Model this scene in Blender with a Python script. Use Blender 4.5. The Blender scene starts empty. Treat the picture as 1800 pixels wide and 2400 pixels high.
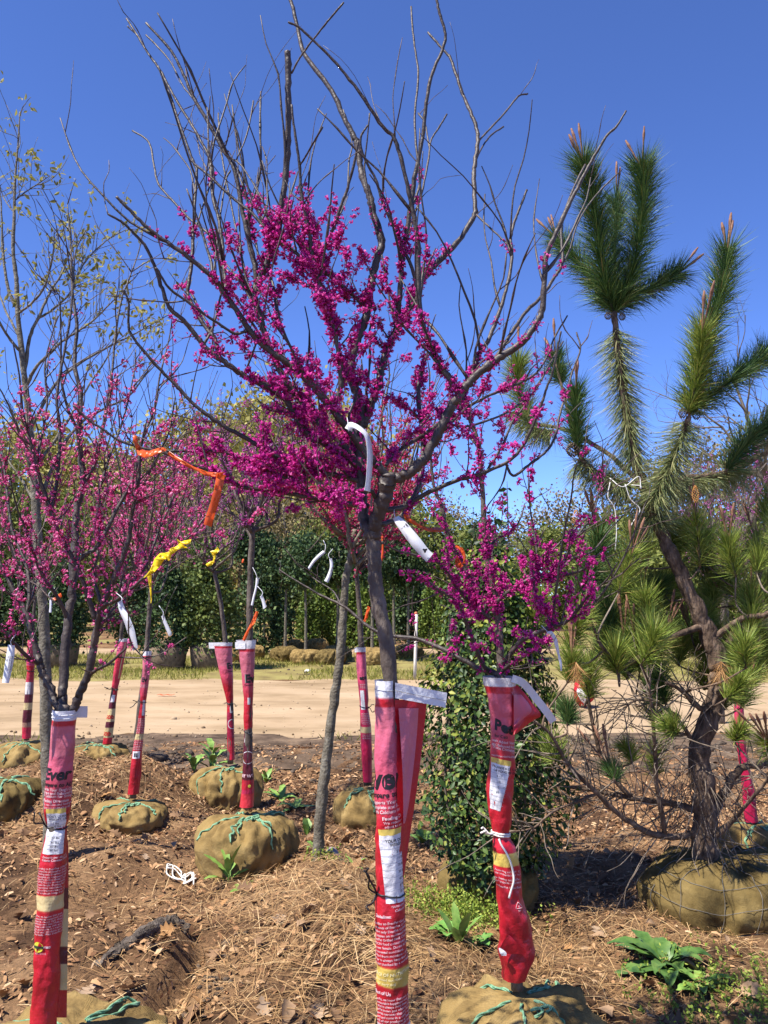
import bpy, bmesh, math
import numpy as np
from mathutils import Vector, Matrix, noise as mnoise

scene = bpy.context.scene
# ------------------------------------------------------------------ camera, sky, sun, exposure
F = 2000.0                       # focal length in pixels of the 1800 x 2400 photograph
CAMZ = 1.6
PITCH = math.atan(200.0 / F)
cam_data = bpy.data.cameras.new("camera")
cam_data.sensor_fit = 'VERTICAL'
cam_data.sensor_height = 24.0
cam_data.lens = 24.0 * F / 2400.0
cam_data.clip_start = 0.05
cam_data.clip_end = 2000.0
cam = bpy.data.objects.new("camera", cam_data)
cam.location = (0, 0, CAMZ)
cam.rotation_euler = (math.pi / 2 + PITCH, 0, 0)
scene.collection.objects.link(cam)
scene.camera = cam

SUN_EL = math.radians(59)
SUN_AZ = math.atan2(-0.86, -0.51)          # angle of the sun from +Y towards +X (sun stands behind the camera, to its left)
world = bpy.data.worlds.new("World")
scene.world = world
world.use_nodes = True
wn = world.node_tree
wn.nodes.clear()
sky = wn.nodes.new("ShaderNodeTexSky")
sky.sky_type = 'NISHITA'
sky.sun_disc = False
sky.sun_elevation = SUN_EL
sky.sun_rotation = SUN_AZ
sky.altitude = 0
sky.air_density = 0.5
sky.dust_density = 0.0
sky.ozone_density = 7.5
bg = wn.nodes.new("ShaderNodeBackground")
bg.inputs[1].default_value = 0.145
wo = wn.nodes.new("ShaderNodeOutputWorld")
hsv = wn.nodes.new("ShaderNodeHueSaturation")          # the whole sky, slightly more saturated
hsv.inputs["Saturation"].default_value = 1.07
hsv.inputs["Hue"].default_value = 0.511
wn.links.new(sky.outputs[0], hsv.inputs["Color"])
wn.links.new(hsv.outputs[0], bg.inputs[0])
wn.links.new(bg.outputs[0], wo.inputs[0])

sun_data = bpy.data.lights.new("sun", 'SUN')
sun_data.energy = 4.6
sun_data.angle = math.radians(0.53)
sun_data.color = (1.0, 0.95, 0.87)
sun = bpy.data.objects.new("sun", sun_data)
sd = Vector((math.sin(SUN_AZ) * math.cos(SUN_EL), math.cos(SUN_AZ) * math.cos(SUN_EL), math.sin(SUN_EL)))
sun.rotation_euler = sd.to_track_quat('Z', 'Y').to_euler()
sun.location = sd * 30
scene.collection.objects.link(sun)

vs = scene.view_settings
vs.view_transform = 'Standard'
vs.look = 'None'
vs.exposure = 1.12
vs.gamma = 1.0
vs.use_curve_mapping = False
scene.cycles.max_bounces = 6
scene.cycles.transparent_max_bounces = 8

# ------------------------------------------------------------------ helpers
RNG = np.random.default_rng(7)
COS, SIN = math.cos(PITCH), math.sin(PITCH)


def at(px, py, Y):
    """point at distance Y in front of the viewer that the photograph shows at (px, py)"""
    u = (np.asarray(px, float) - 900) / F
    v = (1200 - np.asarray(py, float)) / F
    s = np.asarray(Y, float) / (COS - v * SIN)
    return np.stack([u * s, np.broadcast_to(Y, u.shape) * 1.0, CAMZ + (SIN + v * COS) * s], -1)


def obj_link(name, mesh, parent=None):
    o = bpy.data.objects.new(name, mesh)
    scene.collection.objects.link(o)
    if parent is not None:
        o.parent = parent
    return o


def tag(o, label=None, cat=None, group=None, kind=None):
    if label: o["label"] = label
    if cat: o["category"] = cat
    if group: o["group"] = group
    if kind: o["kind"] = kind
    return o


def thing(name, label, cat, loc=(0, 0, 0), group=None):
    """an Empty at the thing's base; parts are modelled in world coordinates and keep their place"""
    o = bpy.data.objects.new(name, None)
    scene.collection.objects.link(o)
    o.location = loc
    o.empty_display_size = 0.1
    return tag(o, label, cat, group)


class MB:
    """collects vertices and faces (numpy) and builds ONE mesh object"""
    def __init__(self):
        self.V, self.Fs, self.n, self.uv = [], [], 0, []

    def add(self, V, *faces):
        V = np.asarray(V, float).reshape(-1, 3)
        for f in faces:
            f = np.asarray(f, int)
            if len(f):
                self.Fs.append(f + self.n)
        self.V.append(V)
        self.n += len(V)
        return self

    def mesh(self, name, mat, smooth=False, origin=(0, 0, 0), uv=None):
        me = bpy.data.meshes.new(name)
        if not self.V:
            self.V = [np.zeros((0, 3))]
        V = np.concatenate(self.V) - np.asarray(origin, float)
        me.vertices.add(len(V))
        me.vertices.foreach_set("co", V.ravel())
        if self.Fs:
            loops = np.concatenate([f.ravel() for f in self.Fs])
            cnt = np.concatenate([np.full(len(f), f.shape[1]) for f in self.Fs])
            start = np.concatenate([[0], np.cumsum(cnt)[:-1]])
            me.loops.add(len(loops))
            me.loops.foreach_set("vertex_index", loops)
            me.polygons.add(len(cnt))
            me.polygons.foreach_set("loop_start", start)
            me.polygons.foreach_set("loop_total", cnt)
            if smooth:
                me.polygons.foreach_set("use_smooth", np.ones(len(cnt), bool))
            if uv is not None:
                ul = me.uv_layers.new(name="UVMap")
                ul.data.foreach_set("uv", np.asarray(uv, float)[loops].ravel())
        me.update(calc_edges=True)
        if mat:
            me.materials.append(mat)
        return me

    def build(self, name, mat, parent=None, smooth=False, uv=None):
        org = np.array(parent_world(parent))
        return obj_link(name, self.mesh(name, mat, smooth, org, uv), parent)


def parent_world(p):
    v = Vector((0, 0, 0))
    while p is not None:
        v = v + p.location
        p = p.parent
    return v


def cr(P, per=6):
    """Catmull-Rom through the points"""
    P = np.asarray(P, float)
    if len(P) < 3:
        t = np.linspace(0, 1, per + 1)[:, None]
        return P[0] * (1 - t) + P[-1] * t
    Q = np.vstack([2 * P[0] - P[1], P, 2 * P[-1] - P[-2]])
    out = []
    t = np.linspace(0, 1, per, endpoint=False)[:, None]
    for i in range(1, len(Q) - 2):
        a, b, c, d = Q[i - 1], Q[i], Q[i + 1], Q[i + 2]
        out.append(0.5 * (2 * b + (c - a) * t + (2 * a - 5 * b + 4 * c - d) * t ** 2 + (3 * b - a - 3 * c + d) * t ** 3))
    out.append(P[-1:])
    return np.vstack(out)


def norm(v):
    return v / np.maximum(np.linalg.norm(v, axis=-1, keepdims=True), 1e-9)


def tube(P, R, sides=6, cap=True):
    P = np.asarray(P, float)
    n = len(P)
    R = np.broadcast_to(np.asarray(R, float), (n,))
    T = norm(np.gradient(P, axis=0))
    ref = np.array([0.0, 0, 1]) if abs(T[0, 2]) < 0.9 else np.array([1.0, 0, 0])
    N = np.zeros_like(P)
    a = norm(np.cross(T[0], ref))
    for i in range(n):
        a = a - T[i] * a.dot(T[i])
        a = a / max(np.linalg.norm(a), 1e-9)
        N[i] = a
    B = np.cross(T, N)
    ang = np.linspace(0, 2 * math.pi, sides, endpoint=False)
    V = P[:, None] + R[:, None, None] * (N[:, None] * np.cos(ang)[None, :, None] + B[:, None] * np.sin(ang)[None, :, None])
    V = V.reshape(-1, 3)
    i, j = np.meshgrid(np.arange(n - 1), np.arange(sides), indexing='ij')
    q = np.stack([i * sides + j, i * sides + (j + 1) % sides, (i + 1) * sides + (j + 1) % sides, (i + 1) * sides + j], -1).reshape(-1, 4)
    if not cap:
        return V, q, np.zeros((0, 3), int)
    V = np.vstack([V, P[-1] + T[-1] * R[-1] * 0.4, P[0] - T[0] * R[0] * 0.2])
    k = np.arange(sides)
    c1 = np.stack([(n - 1) * sides + k, (n - 1) * sides + (k + 1) % sides, np.full(sides, n * sides)], -1)
    c0 = np.stack([(k + 1) % sides, k, np.full(sides, n * sides + 1)], -1)
    return V, q, np.vstack([c1, c0])


def rot_frames(D, rng, roll=None):
    """N x 3 x 3 matrices whose columns are (x, y, D) with a random roll"""
    D = norm(np.asarray(D, float))
    ref = np.where(np.abs(D[:, 2:3]) < 0.9, np.array([[0, 0, 1.0]]), np.array([[1.0, 0, 0]]))
    X = norm(np.cross(ref, D))
    Yv = np.cross(D, X)
    r = rng.uniform(0, 2 * math.pi, len(D)) if roll is None else np.broadcast_to(roll, len(D))
    c, s = np.cos(r)[:, None], np.sin(r)[:, None]
    return np.stack([X * c + Yv * s, -X * s + Yv * c, D], -1)


def scatter(tv, tfs, pos, M, sc):
    tv = np.asarray(tv, float)
    sc = np.asarray(sc, float)
    if sc.ndim == 1:
        sc = sc[:, None]
    L = tv[None] * sc[:, None, :] if sc.shape[1] == 3 else tv[None] * sc[:, :, None]
    V = np.einsum('nij,nkj->nki', M, L) + pos[:, None]
    N, k = len(pos), len(tv)
    off = (np.arange(N) * k)[:, None, None]
    return [V.reshape(-1, 3)] + [(np.asarray(f)[None] + off).reshape(-1, np.asarray(f).shape[1]) for f in tfs]


def fbm(x, y, s=1.0, seed=0.0, oct=3):
    return mnoise.fractal(Vector((x * s + seed, y * s - seed, seed * 0.37)), 1.0, 2.0, oct)


# ------------------------------------------------------------------ materials
MATS = {}


def nd(nt, typ, **kw):
    n = nt.nodes.new(typ)
    for k, v in kw.items():
        setattr(n, k, v)
    return n


def ramp(nt, stops, interp='LINEAR'):
    r = nt.nodes.new("ShaderNodeValToRGB")
    r.color_ramp.interpolation = interp
    e = r.color_ramp.elements
    while len(e) < len(stops):
        e.new(0.5)
    for i, (p, c) in enumerate(stops):
        e[i].position = p
        e[i].color = (c[0], c[1], c[2], 1)
    return r


def srgb(r, g, b):
    f = lambda c: (c / 255 / 12.92) if c / 255 <= 0.04045 else ((c / 255 + 0.055) / 1.055) ** 2.4
    return (f(r), f(g), f(b))


def base(name):
    m = bpy.data.materials.new(name)
    m.use_nodes = True
    nt = m.node_tree
    nt.nodes.clear()
    out = nd(nt, "ShaderNodeOutputMaterial")
    p = nd(nt, "ShaderNodeBsdfPrincipled")
    nt.links.new(p.outputs[0], out.inputs[0])
    MATS[name] = m
    return m, nt, p, out


def noisy(name, c1, c2, scale=8, rough=0.7, bump=0.0, bscale=None, c3=None, stretch=None, spec=0.3, detail=5, coord='Object'):
    m, nt, p, out = base(name)
    tc = nd(nt, "ShaderNodeTexCoord")
    src = tc.outputs[coord]
    if stretch:
        mp = nd(nt, "ShaderNodeMapping")
        mp.inputs['Scale'].default_value = stretch
        nt.links.new(src, mp.inputs[0])
        src = mp.outputs[0]
    n = nd(nt, "ShaderNodeTexNoise")
    n.inputs['Scale'].default_value = scale
    n.inputs['Detail'].default_value = detail
    n.inputs['Roughness'].default_value = 0.62
    nt.links.new(src, n.inputs['Vector'])
    st = [(0.33, c1), (0.67, c2)] if c3 is None else [(0.3, c1), (0.5, c2), (0.7, c3)]
    r = ramp(nt, st)
    nt.links.new(n.outputs[0], r.inputs[0])
    nt.links.new(r.outputs[0], p.inputs['Base Color'])
    p.inputs['Roughness'].default_value = rough
    p.inputs['Specular IOR Level'].default_value = spec
    if bump:
        n2 = nd(nt, "ShaderNodeTexNoise")
        n2.inputs['Scale'].default_value = bscale or scale * 4
        n2.inputs['Detail'].default_value = 6
        nt.links.new(src, n2.inputs['Vector'])
        b = nd(nt, "ShaderNodeBump")
        b.inputs['Strength'].default_value = bump
        b.inputs['Distance'].default_value = 0.02
        nt.links.new(n2.outputs[0], b.inputs['Height'])
        nt.links.new(b.outputs[0], p.inputs['Normal'])
    return m


def island(name, stops, rough=0.5, spec=0.3, trans=0.0, tcol=None, sheen=0.0):
    """every loose piece of the mesh takes its own colour from the stops"""
    m, nt, p, out = base(name)
    g = nd(nt, "ShaderNodeNewGeometry")
    r = ramp(nt, stops)
    nt.links.new(g.outputs['Random Per Island'], r.inputs[0])
    nt.links.new(r.outputs[0], p.inputs['Base Color'])
    p.inputs['Roughness'].default_value = rough
    p.inputs['Specular IOR Level'].default_value = spec
    if trans:
        t = nd(nt, "ShaderNodeBsdfTranslucent")
        if tcol:
            t.inputs[0].default_value = (*tcol, 1)
        else:
            nt.links.new(r.outputs[0], t.inputs[0])
        mx = nd(nt, "ShaderNodeMixShader")
        mx.inputs[0].default_value = trans
        nt.links.new(p.outputs[0], mx.inputs[1])
        nt.links.new(t.outputs[0], mx.inputs[2])
        nt.links.new(mx.outputs[0], out.inputs[0])
    return m


def plain(name, c, rough=0.5, spec=0.4, trans=0.0, bump=0.0, bscale=60):
    d = tuple(x * 0.86 for x in c)
    m = noisy(name, d, c, scale=14, rough=rough, spec=spec, bump=bump, bscale=bscale)
    if trans:
        nt = m.node_tree
        p = [n for n in nt.nodes if n.type == 'BSDF_PRINCIPLED'][0]
        out = [n for n in nt.nodes if n.type == 'OUTPUT_MATERIAL'][0]
        t = nd(nt, "ShaderNodeBsdfTranslucent")
        t.inputs[0].default_value = (*c, 1)
        mx = nd(nt, "ShaderNodeMixShader")
        mx.inputs[0].default_value = trans
        nt.links.new(p.outputs[0], mx.inputs[1])
        nt.links.new(t.outputs[0], mx.inputs[2])
        nt.links.new(mx.outputs[0], out.inputs[0])
    return m


bark = noisy("redbud_bark", (0.040, 0.028, 0.022), (0.095, 0.072, 0.056), scale=22, rough=0.6, bump=0.4, bscale=90, c3=(0.16, 0.128, 0.105), stretch=(1, 1, 0.45))
bark_limb = noisy("redbud_limb_bark", (0.026, 0.018, 0.015), (0.052, 0.038, 0.032), scale=11, rough=0.52, bump=0.25, bscale=60, c3=(0.092, 0.071, 0.06), spec=0.4)
bark_dark = noisy("twig_bark", (0.035, 0.022, 0.019), (0.10, 0.066, 0.054), scale=30, rough=0.5, bump=0.2, bscale=120, spec=0.45)
bark_grey = noisy("grey_bark", (0.06, 0.05, 0.034), (0.14, 0.12, 0.085), scale=26, rough=0.75, bump=0.5, bscale=70, c3=(0.22, 0.20, 0.155))
bark_pine = noisy("pine_bark", (0.03, 0.02, 0.014), (0.12, 0.078, 0.052), scale=26, rough=0.9, bump=0.9, bscale=45, c3=(0.24, 0.17, 0.12), stretch=(1, 1, 0.4))
wood_dead = noisy("dead_branch_wood", (0.09, 0.065, 0.045), (0.24, 0.19, 0.145), scale=18, rough=0.8, bump=0.3)
bark_far = noisy("far_bark", (0.07, 0.055, 0.045), (0.16, 0.13, 0.10), scale=6, rough=0.9)
MAG = [(0.0, (0.30, 0.006, 0.14)), (0.25, (0.50, 0.014, 0.25)), (0.6, (0.67, 0.034, 0.34)), (0.88, (0.77, 0.09, 0.43)), (1.0, (0.84, 0.22, 0.53))]
COR = [(0.0, (0.34, 0.008, 0.06)), (0.3, (0.54, 0.020, 0.13)), (0.7, (0.68, 0.05, 0.20)), (1.0, (0.76, 0.16, 0.31))]
PNK = [(0.0, (0.42, 0.014, 0.11)), (0.3, (0.64, 0.060, 0.25)), (0.7, (0.80, 0.15, 0.39)), (1.0, (0.88, 0.38, 0.58))]
LAV = [(0.0, (0.30, 0.03, 0.22)), (0.5, (0.48, 0.08, 0.36)), (1.0, (0.66, 0.24, 0.52))]
blo_mag = island("magenta_blossom", MAG, 0.5, 0.25, 0.5)
blo_cor = island("coral_blossom", COR, 0.5, 0.25, 0.42)
blo_pnk = island("rose_blossom", PNK, 0.5, 0.25, 0.42)
blo_lav = island("lavender_blossom", LAV, 0.5, 0.25, 0.3)
burlap_m = None


def make_burlap(name, c1, c2, c3):
    m, nt, p, out = base(name)
    tc = nd(nt, "ShaderNodeTexCoord")
    n = nd(nt, "ShaderNodeTexNoise")
    n.inputs['Scale'].default_value = 7
    n.inputs['Detail'].default_value = 7
    nt.links.new(tc.outputs['Object'], n.inputs['Vector'])
    r = ramp(nt, [(0.3, c1), (0.52, c2), (0.75, c3)])
    nt.links.new(n.outputs[0], r.inputs[0])
    hs = []
    for ax in ('X', 'Y', 'Z'):
        w = nd(nt, "ShaderNodeTexWave", wave_type='BANDS', bands_direction=ax)
        w.inputs['Scale'].default_value = 95
        w.inputs['Distortion'].default_value = 2.0
        w.inputs['Detail'].default_value = 1
        w.inputs['Detail Scale'].default_value = 0.6
        nt.links.new(tc.outputs['Object'], w.inputs['Vector'])
        hs.append(w)
    a = nd(nt, "ShaderNodeMath", operation='ADD')
    nt.links.new(hs[0].outputs['Fac'], a.inputs[0])
    nt.links.new(hs[2].outputs['Fac'], a.inputs[1])
    a2 = nd(nt, "ShaderNodeMath", operation='ADD')
    nt.links.new(a.outputs[0], a2.inputs[0])
    nt.links.new(hs[1].outputs['Fac'], a2.inputs[1])
    b = nd(nt, "ShaderNodeBump")
    b.inputs['Strength'].default_value = 0.45
    b.inputs['Distance'].default_value = 0.003
    nt.links.new(a2.outputs[0], b.inputs['Height'])
    n3 = nd(nt, "ShaderNodeTexNoise")
    n3.inputs['Scale'].default_value = 16
    n3.inputs['Detail'].default_value = 4
    nt.links.new(tc.outputs['Object'], n3.inputs['Vector'])
    b2 = nd(nt, "ShaderNodeBump")
    b2.inputs['Strength'].default_value = 0.5
    b2.inputs['Distance'].default_value = 0.03
    nt.links.new(n3.outputs[0], b2.inputs['Height'])
    nt.links.new(b.outputs[0], b2.inputs['Normal'])
    nt.links.new(b2.outputs[0], p.inputs['Normal'])
    mx = nd(nt, "ShaderNodeMix", data_type='RGBA', blend_type='MULTIPLY')
    mx.inputs[0].default_value = 0.25
    nt.links.new(r.outputs[0], mx.inputs[6])
    d = nd(nt, "ShaderNodeMath", operation='MULTIPLY')
    d.inputs[1].default_value = 0.45
    nt.links.new(a2.outputs[0], d.inputs[0])
    nt.links.new(d.outputs[0], mx.inputs[7])
    nt.links.new(mx.outputs[2], p.inputs['Base Color'])
    p.inputs['Roughness'].default_value = 0.95
    p.inputs['Specular IOR Level'].default_value = 0.1
    return m


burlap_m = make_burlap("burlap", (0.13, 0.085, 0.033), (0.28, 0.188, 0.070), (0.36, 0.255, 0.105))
burlap_d = make_burlap("dark_burlap", (0.07, 0.048, 0.018), (0.16, 0.112, 0.040), (0.24, 0.172, 0.066))  # darker copy of the burlap; on the pine's ball it stands in for shade
rope_m = noisy("green_rope", (0.07, 0.20, 0.10), (0.24, 0.40, 0.24), scale=60, rough=0.7)
twine_m = plain("white_twine", (0.72, 0.69, 0.62), 0.8)
wire_m = plain("basket_wire", (0.16, 0.15, 0.13), 0.4)
tie_m = plain("black_tie", (0.012, 0.012, 0.014), 0.45)
white_tag = plain("white_tag_vinyl", (0.80, 0.80, 0.82), 0.4, trans=0.2)
orange_r = plain("orange_ribbon", (0.80, 0.13, 0.025), 0.35, trans=0.3)
yellow_r = plain("yellow_ribbon", (0.90, 0.68, 0.02), 0.35, trans=0.35)
ink = plain("black_ink", (0.012, 0.010, 0.012), 0.5)
inkw = plain("white_ink", (0.66, 0.42, 0.43), 0.5)
# ------------------------------------------------------------------ the ground
_tab = np.random.default_rng(3).uniform(-1, 1, (256, 256))


def vn(x, y, s, k=0):
    x = np.asarray(x, float) * s + 17.3 * k
    y = np.asarray(y, float) * s + 41.7 * k
    xi, yi = np.floor(x).astype(int), np.floor(y).astype(int)
    fx, fy = x - xi, y - yi
    fx = fx * fx * (3 - 2 * fx)
    fy = fy * fy * (3 - 2 * fy)
    g = lambda a, b: _tab[a % 256, b % 256]
    return (g(xi, yi) * (1 - fx) + g(xi + 1, yi) * fx) * (1 - fy) + (g(xi, yi + 1) * (1 - fx) + g(xi + 1, yi + 1) * fx) * fy


def sstep(a, b, x):
    t = np.clip((np.asarray(x, float) - a) / (b - a), 0, 1)
    return t * t * (3 - 2 * t)


MOUNDS = [  # x, y, sx, sy, height
    (-0.35, 4.75, 0.50, 0.62, 0.17), (0.05, 3.9, 0.6, 0.45, 0.09), (-2.15, 6.6, 0.75, 0.55, 0.34), (-2.75, 7.4, 0.8, 0.5, 0.20),
    (-1.6, 5.2, 0.55, 0.35, 0.13), (1.75, 4.9, 1.0, 0.6, 0.06), (-0.9, 8.6, 1.5, 0.5, 0.07), (0.9, 8.7, 1.2, 0.5, 0.06),
    (-1.25, 3.75, 0.22, 0.30, 0.12), (-3.0, 4.8, 0.8, 0.8, 0.10), (1.2, 3.9, 0.8, 0.4, 0.05)]


def gz(x, y):
    x = np.asarray(x, float)
    y = np.asarray(y, float)
    near = 1 - sstep(8.8, 10.4, y)
    z = near * (0.045 * vn(x, y, 1.1, 1) + 0.028 * vn(x, y, 3.1, 2) + 0.014 * vn(x, y, 8, 3) + 0.007 * vn(x, y, 19, 4))
    for mx, my, sx, sy, h in MOUNDS:
        z = z + near * h * np.exp(-((x - mx) / sx) ** 2 - ((y - my) / sy) ** 2) * (1 + 0.3 * vn(x, y, 4, 5))
    # the washed-out furrow: its left bank is a steep little scarp
    t = np.clip((y - 2.7) / 1.5, 0, 1)
    line = -0.83 - 0.10 * t + 0.03 * np.sin(y * 7) + 0.02 * vn(x, y, 6, 9)
    d = x - line
    w = sstep(2.4, 2.8, y) * (1 - sstep(3.95, 4.25, y))
    z = z + w * (0.11 * np.exp(-np.clip(-d, 0, 9) / 0.30) * (1 - sstep(-.02, .07, d)) - 0.05 * np.exp(-np.abs(d - .08) / 0.10))
    rut = np.exp(-((y - 12.0 - .25 * np.sin(x * .35)) / .28) ** 2) + np.exp(-((y - 13.7 - .25 * np.sin(x * .35 + .4)) / .28) ** 2)
    z = z - (1 - near) * .035 * rut * (1 + .5 * vn(x, y, .8, 22))
    far = sstep(16, 17.5, y)
    z = z + far * (0.03 * vn(x, y, 0.5, 6) + 0.02 * vn(x, y, 1.7, 7)) + 0.012 * (1 - near) * vn(x, y, 1.3, 8)
    return z


def graded(parts):
    out = []
    for a, b, s in parts:
        out.append(np.arange(a, b - 1e-9, s))
    out.append([parts[-1][1]])
    return np.concatenate(out)


xs = graded([(-600, -120, 60), (-120, -40, 10), (-40, -12, 2), (-12, -4.5, 0.25), (-4.5, 4.5, 0.045), (4.5, 12, 0.25), (12, 40, 2), (40, 120, 10), (120, 600, 60)])
ys = graded([(-30, -2, 2), (-2, 2, 0.2), (2, 6, 0.04), (6, 9.6, 0.06), (9.6, 17, 0.12), (17, 30, 0.4), (30, 100, 5), (100, 900, 80)])
GX, GY = np.meshgrid(xs, ys, indexing='ij')
GZ = gz(GX, GY)
n0, n1 = GX.shape
ii, jj = np.meshgrid(np.arange(n0 - 1), np.arange(n1 - 1), indexing='ij')
gq = np.stack([ii * n1 + jj, (ii + 1) * n1 + jj, (ii + 1) * n1 + jj + 1, ii * n1 + jj + 1], -1).reshape(-1, 4)

m, nt, p, out = base("mulch_soil")
tc = nd(nt, "ShaderNodeTexCoord")
na = nd(nt, "ShaderNodeTexNoise"); na.inputs['Scale'].default_value = 2.2; na.inputs['Detail'].default_value = 6
nb = nd(nt, "ShaderNodeTexNoise"); nb.inputs['Scale'].default_value = 55; nb.inputs['Detail'].default_value = 8; nb.inputs['Roughness'].default_value = 0.75
for n in (na, nb):
    nt.links.new(tc.outputs['Object'], n.inputs['Vector'])
ra = ramp(nt, [(0.35, (0.085, 0.048, 0.027)), (0.5, (0.21, 0.122, 0.064)), (0.68, (0.31, 0.195, 0.105))])
rb = ramp(nt, [(0.3, (0.35, 0.35, 0.35)), (0.5, (0.9, 0.88, 0.85)), (0.72, (1.5, 1.45, 1.35))])
nt.links.new(na.outputs[0], ra.inputs[0]); nt.links.new(nb.outputs[0], rb.inputs[0])
mx = nd(nt, "ShaderNodeMix", data_type='RGBA', blend_type='MULTIPLY'); mx.inputs[0].default_value = 1
nt.links.new(ra.outputs[0], mx.inputs[6]); nt.links.new(rb.outputs[0], mx.inputs[7])
nt.links.new(mx.outputs[2], p.inputs['Base Color'])
p.inputs['Roughness'].default_value = 0.95; p.inputs['Specular IOR Level'].default_value = 0.1
bm_ = nd(nt, "ShaderNodeBump"); bm_.inputs['Strength'].default_value = 0.9; bm_.inputs['Distance'].default_value = 0.02
nt.links.new(nb.outputs[0], bm_.inputs['Height']); nt.links.new(bm_.outputs[0], p.inputs['Normal'])

ground = MB().add(np.stack([GX, GY, GZ], -1), gq).build("ground", MATS["mulch_soil"], smooth=True)
tag(ground, kind="structure")

road_m = noisy("packed_dirt", (0.20, 0.138, 0.074), (0.335, 0.238, 0.142), scale=1.1, rough=0.95, bump=0.9, bscale=9, c3=(0.40, 0.295, 0.188), stretch=(0.45, 1.0, 1), spec=0.1, detail=9)
soil_edge = noisy("damp_soil", (0.035, 0.024, 0.016), (0.105, 0.072, 0.048), scale=3.5, rough=0.95, bump=0.9, bscale=26, c3=(0.20, 0.14, 0.09), spec=0.1, detail=9)
verge_m = noisy("verge_soil", (0.12, 0.085, 0.04), (0.22, 0.18, 0.065), scale=1.6, rough=0.95, bump=0.6, bscale=20, c3=(0.27, 0.24, 0.08), spec=0.1, detail=8)


def strip(name, mat, y0, y1, amp, lift, seed, x0=-60, x1=60, nx=420, ny=60):
    t = np.linspace(0, 1, ny)
    X = np.linspace(x0, x1, nx)
    Y0 = y0 + amp * vn(X, X * 0 + seed, 0.55, seed) + amp * 0.5 * vn(X, X * 0, 1.9, seed + 1)
    Y1 = y1 + amp * vn(X, X * 0 + seed, 0.5, seed + 2) + amp * 0.5 * vn(X, X * 0, 2.3, seed + 3)
    Y = Y0[:, None] * (1 - t) + Y1[:, None] * t
    XX = np.repeat(X[:, None], ny, 1)
    Z = gz(XX, Y) + lift * np.minimum(1, 6 * np.minimum(t, 1 - t) + 0.15)
    i, j = np.meshgrid(np.arange(nx - 1), np.arange(ny - 1), indexing='ij')
    q = np.stack([i * ny + j, (i + 1) * ny + j, (i + 1) * ny + j + 1, i * ny + j + 1], -1).reshape(-1, 4)
    return tag(MB().add(np.stack([XX, Y, Z], -1), q).build(name, mat, smooth=True), kind="structure")


strip("soil_margin", soil_edge, 7.9, 10.3, 0.45, 0.005, 51)
strip("dirt_road", road_m, 10.0, 16.6, 0.5, 0.014, 11)
strip("grass_verge", verge_m, 16.6, 24.2, 0.3, 0.006, 21)
strip("dirt_path", road_m, 24.0, 27.5, 0.35, 0.014, 31)
strip("nursery_yard", verge_m, 27.2, 120, 0.4, 0.004, 41, -160, 160, 120, 20)


def near_xy(n, y0, y1, rng, margin=1.15, dens=1.0):
    """points on the ground in the wedge in front of the viewer, a step wider than the view"""
    y = np.sqrt(rng.uniform(y0 ** 2, y1 ** 2, n)) if dens == 1.0 else rng.uniform(y0, y1, n)
    x = rng.uniform(-1, 1, n) * (0.47 * y + margin)
    return x, y


def slope_n(x, y, e=0.03):
    dx = (gz(x + e, y) - gz(x - e, y)) / (2 * e)
    dy = (gz(x, y + e) - gz(x, y - e)) / (2 * e)
    return norm(np.stack([-dx, -dy, np.ones_like(dx)], -1))


chip_m = island("bark_chips", [(0.0, (0.045, 0.024, 0.014)), (0.2, (0.14, 0.068, 0.033)), (0.45, (0.29, 0.152, 0.072)), (0.85, (0.40, 0.240, 0.118)), (1.0, (0.50, 0.34, 0.20))], 0.85, 0.15)
straw_m = island("pine_straw", [(0.0, (0.13, 0.065, 0.024)), (0.4, (0.30, 0.170, 0.068)), (0.8, (0.44, 0.275, 0.12)), (1.0, (0.55, 0.39, 0.20))], 0.6, 0.3)
soil_m = noisy("dark_soil", (0.035, 0.026, 0.02), (0.10, 0.075, 0.055), scale=20, rough=0.95, bump=0.6, c3=(0.15, 0.115, 0.085), spec=0.1)
leafd_m = island("dead_leaf", [(0.0, (0.16, 0.085, 0.045)), (0.5, (0.36, 0.22, 0.125)), (1.0, (0.52, 0.38, 0.26))], 0.75, 0.2, 0.15)

# mulch: curled bark chips and shredded leaves
rg = np.random.default_rng(21)
chipv = np.array([[-.5, -.22, 0], [.1, -.30, .07], [.55, -.1, .0], [.48, .2, .05], [-.05, .3, .1], [-.52, .14, .03]])
chipf = [np.array([[0, 1, 4, 5], [1, 2, 3, 4]])]
x, y = near_xy(98000, 2.1, 9.5, rg)
keep = ((y < 7.9 + 0.7 * vn(x, y, 0.9, 12)) | (rg.uniform(0, 1, len(x)) < .3)) & (rg.uniform(0, 1, len(x)) < 0.75 + 0.5 * vn(x, y, 0.9, 13))
x, y = x[keep], y[keep]
D = norm(slope_n(x, y) + rg.normal(0, 0.42, (len(x), 3)) + 1e-3)
D[:, 2] = np.abs(D[:, 2])
s = (0.008 + 0.030 * rg.uniform(0, 1, len(x)) ** 2) * (0.95 + 0.05 * y)
sc = np.stack([s, s * rg.uniform(0.25, 1.0, len(x)), s * rg.uniform(.5, 3, len(x))], -1)
pos = np.stack([x, y, gz(x, y) + 0.004 + rg.uniform(0, 0.012, len(x))], -1)
b = MB().add(*scatter(chipv, chipf, pos, rot_frames(D, rg), sc))
tag(b.build("bark_mulch", chip_m), "brown shredded bark mulch covering the bed", "mulch", kind="stuff")

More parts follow.
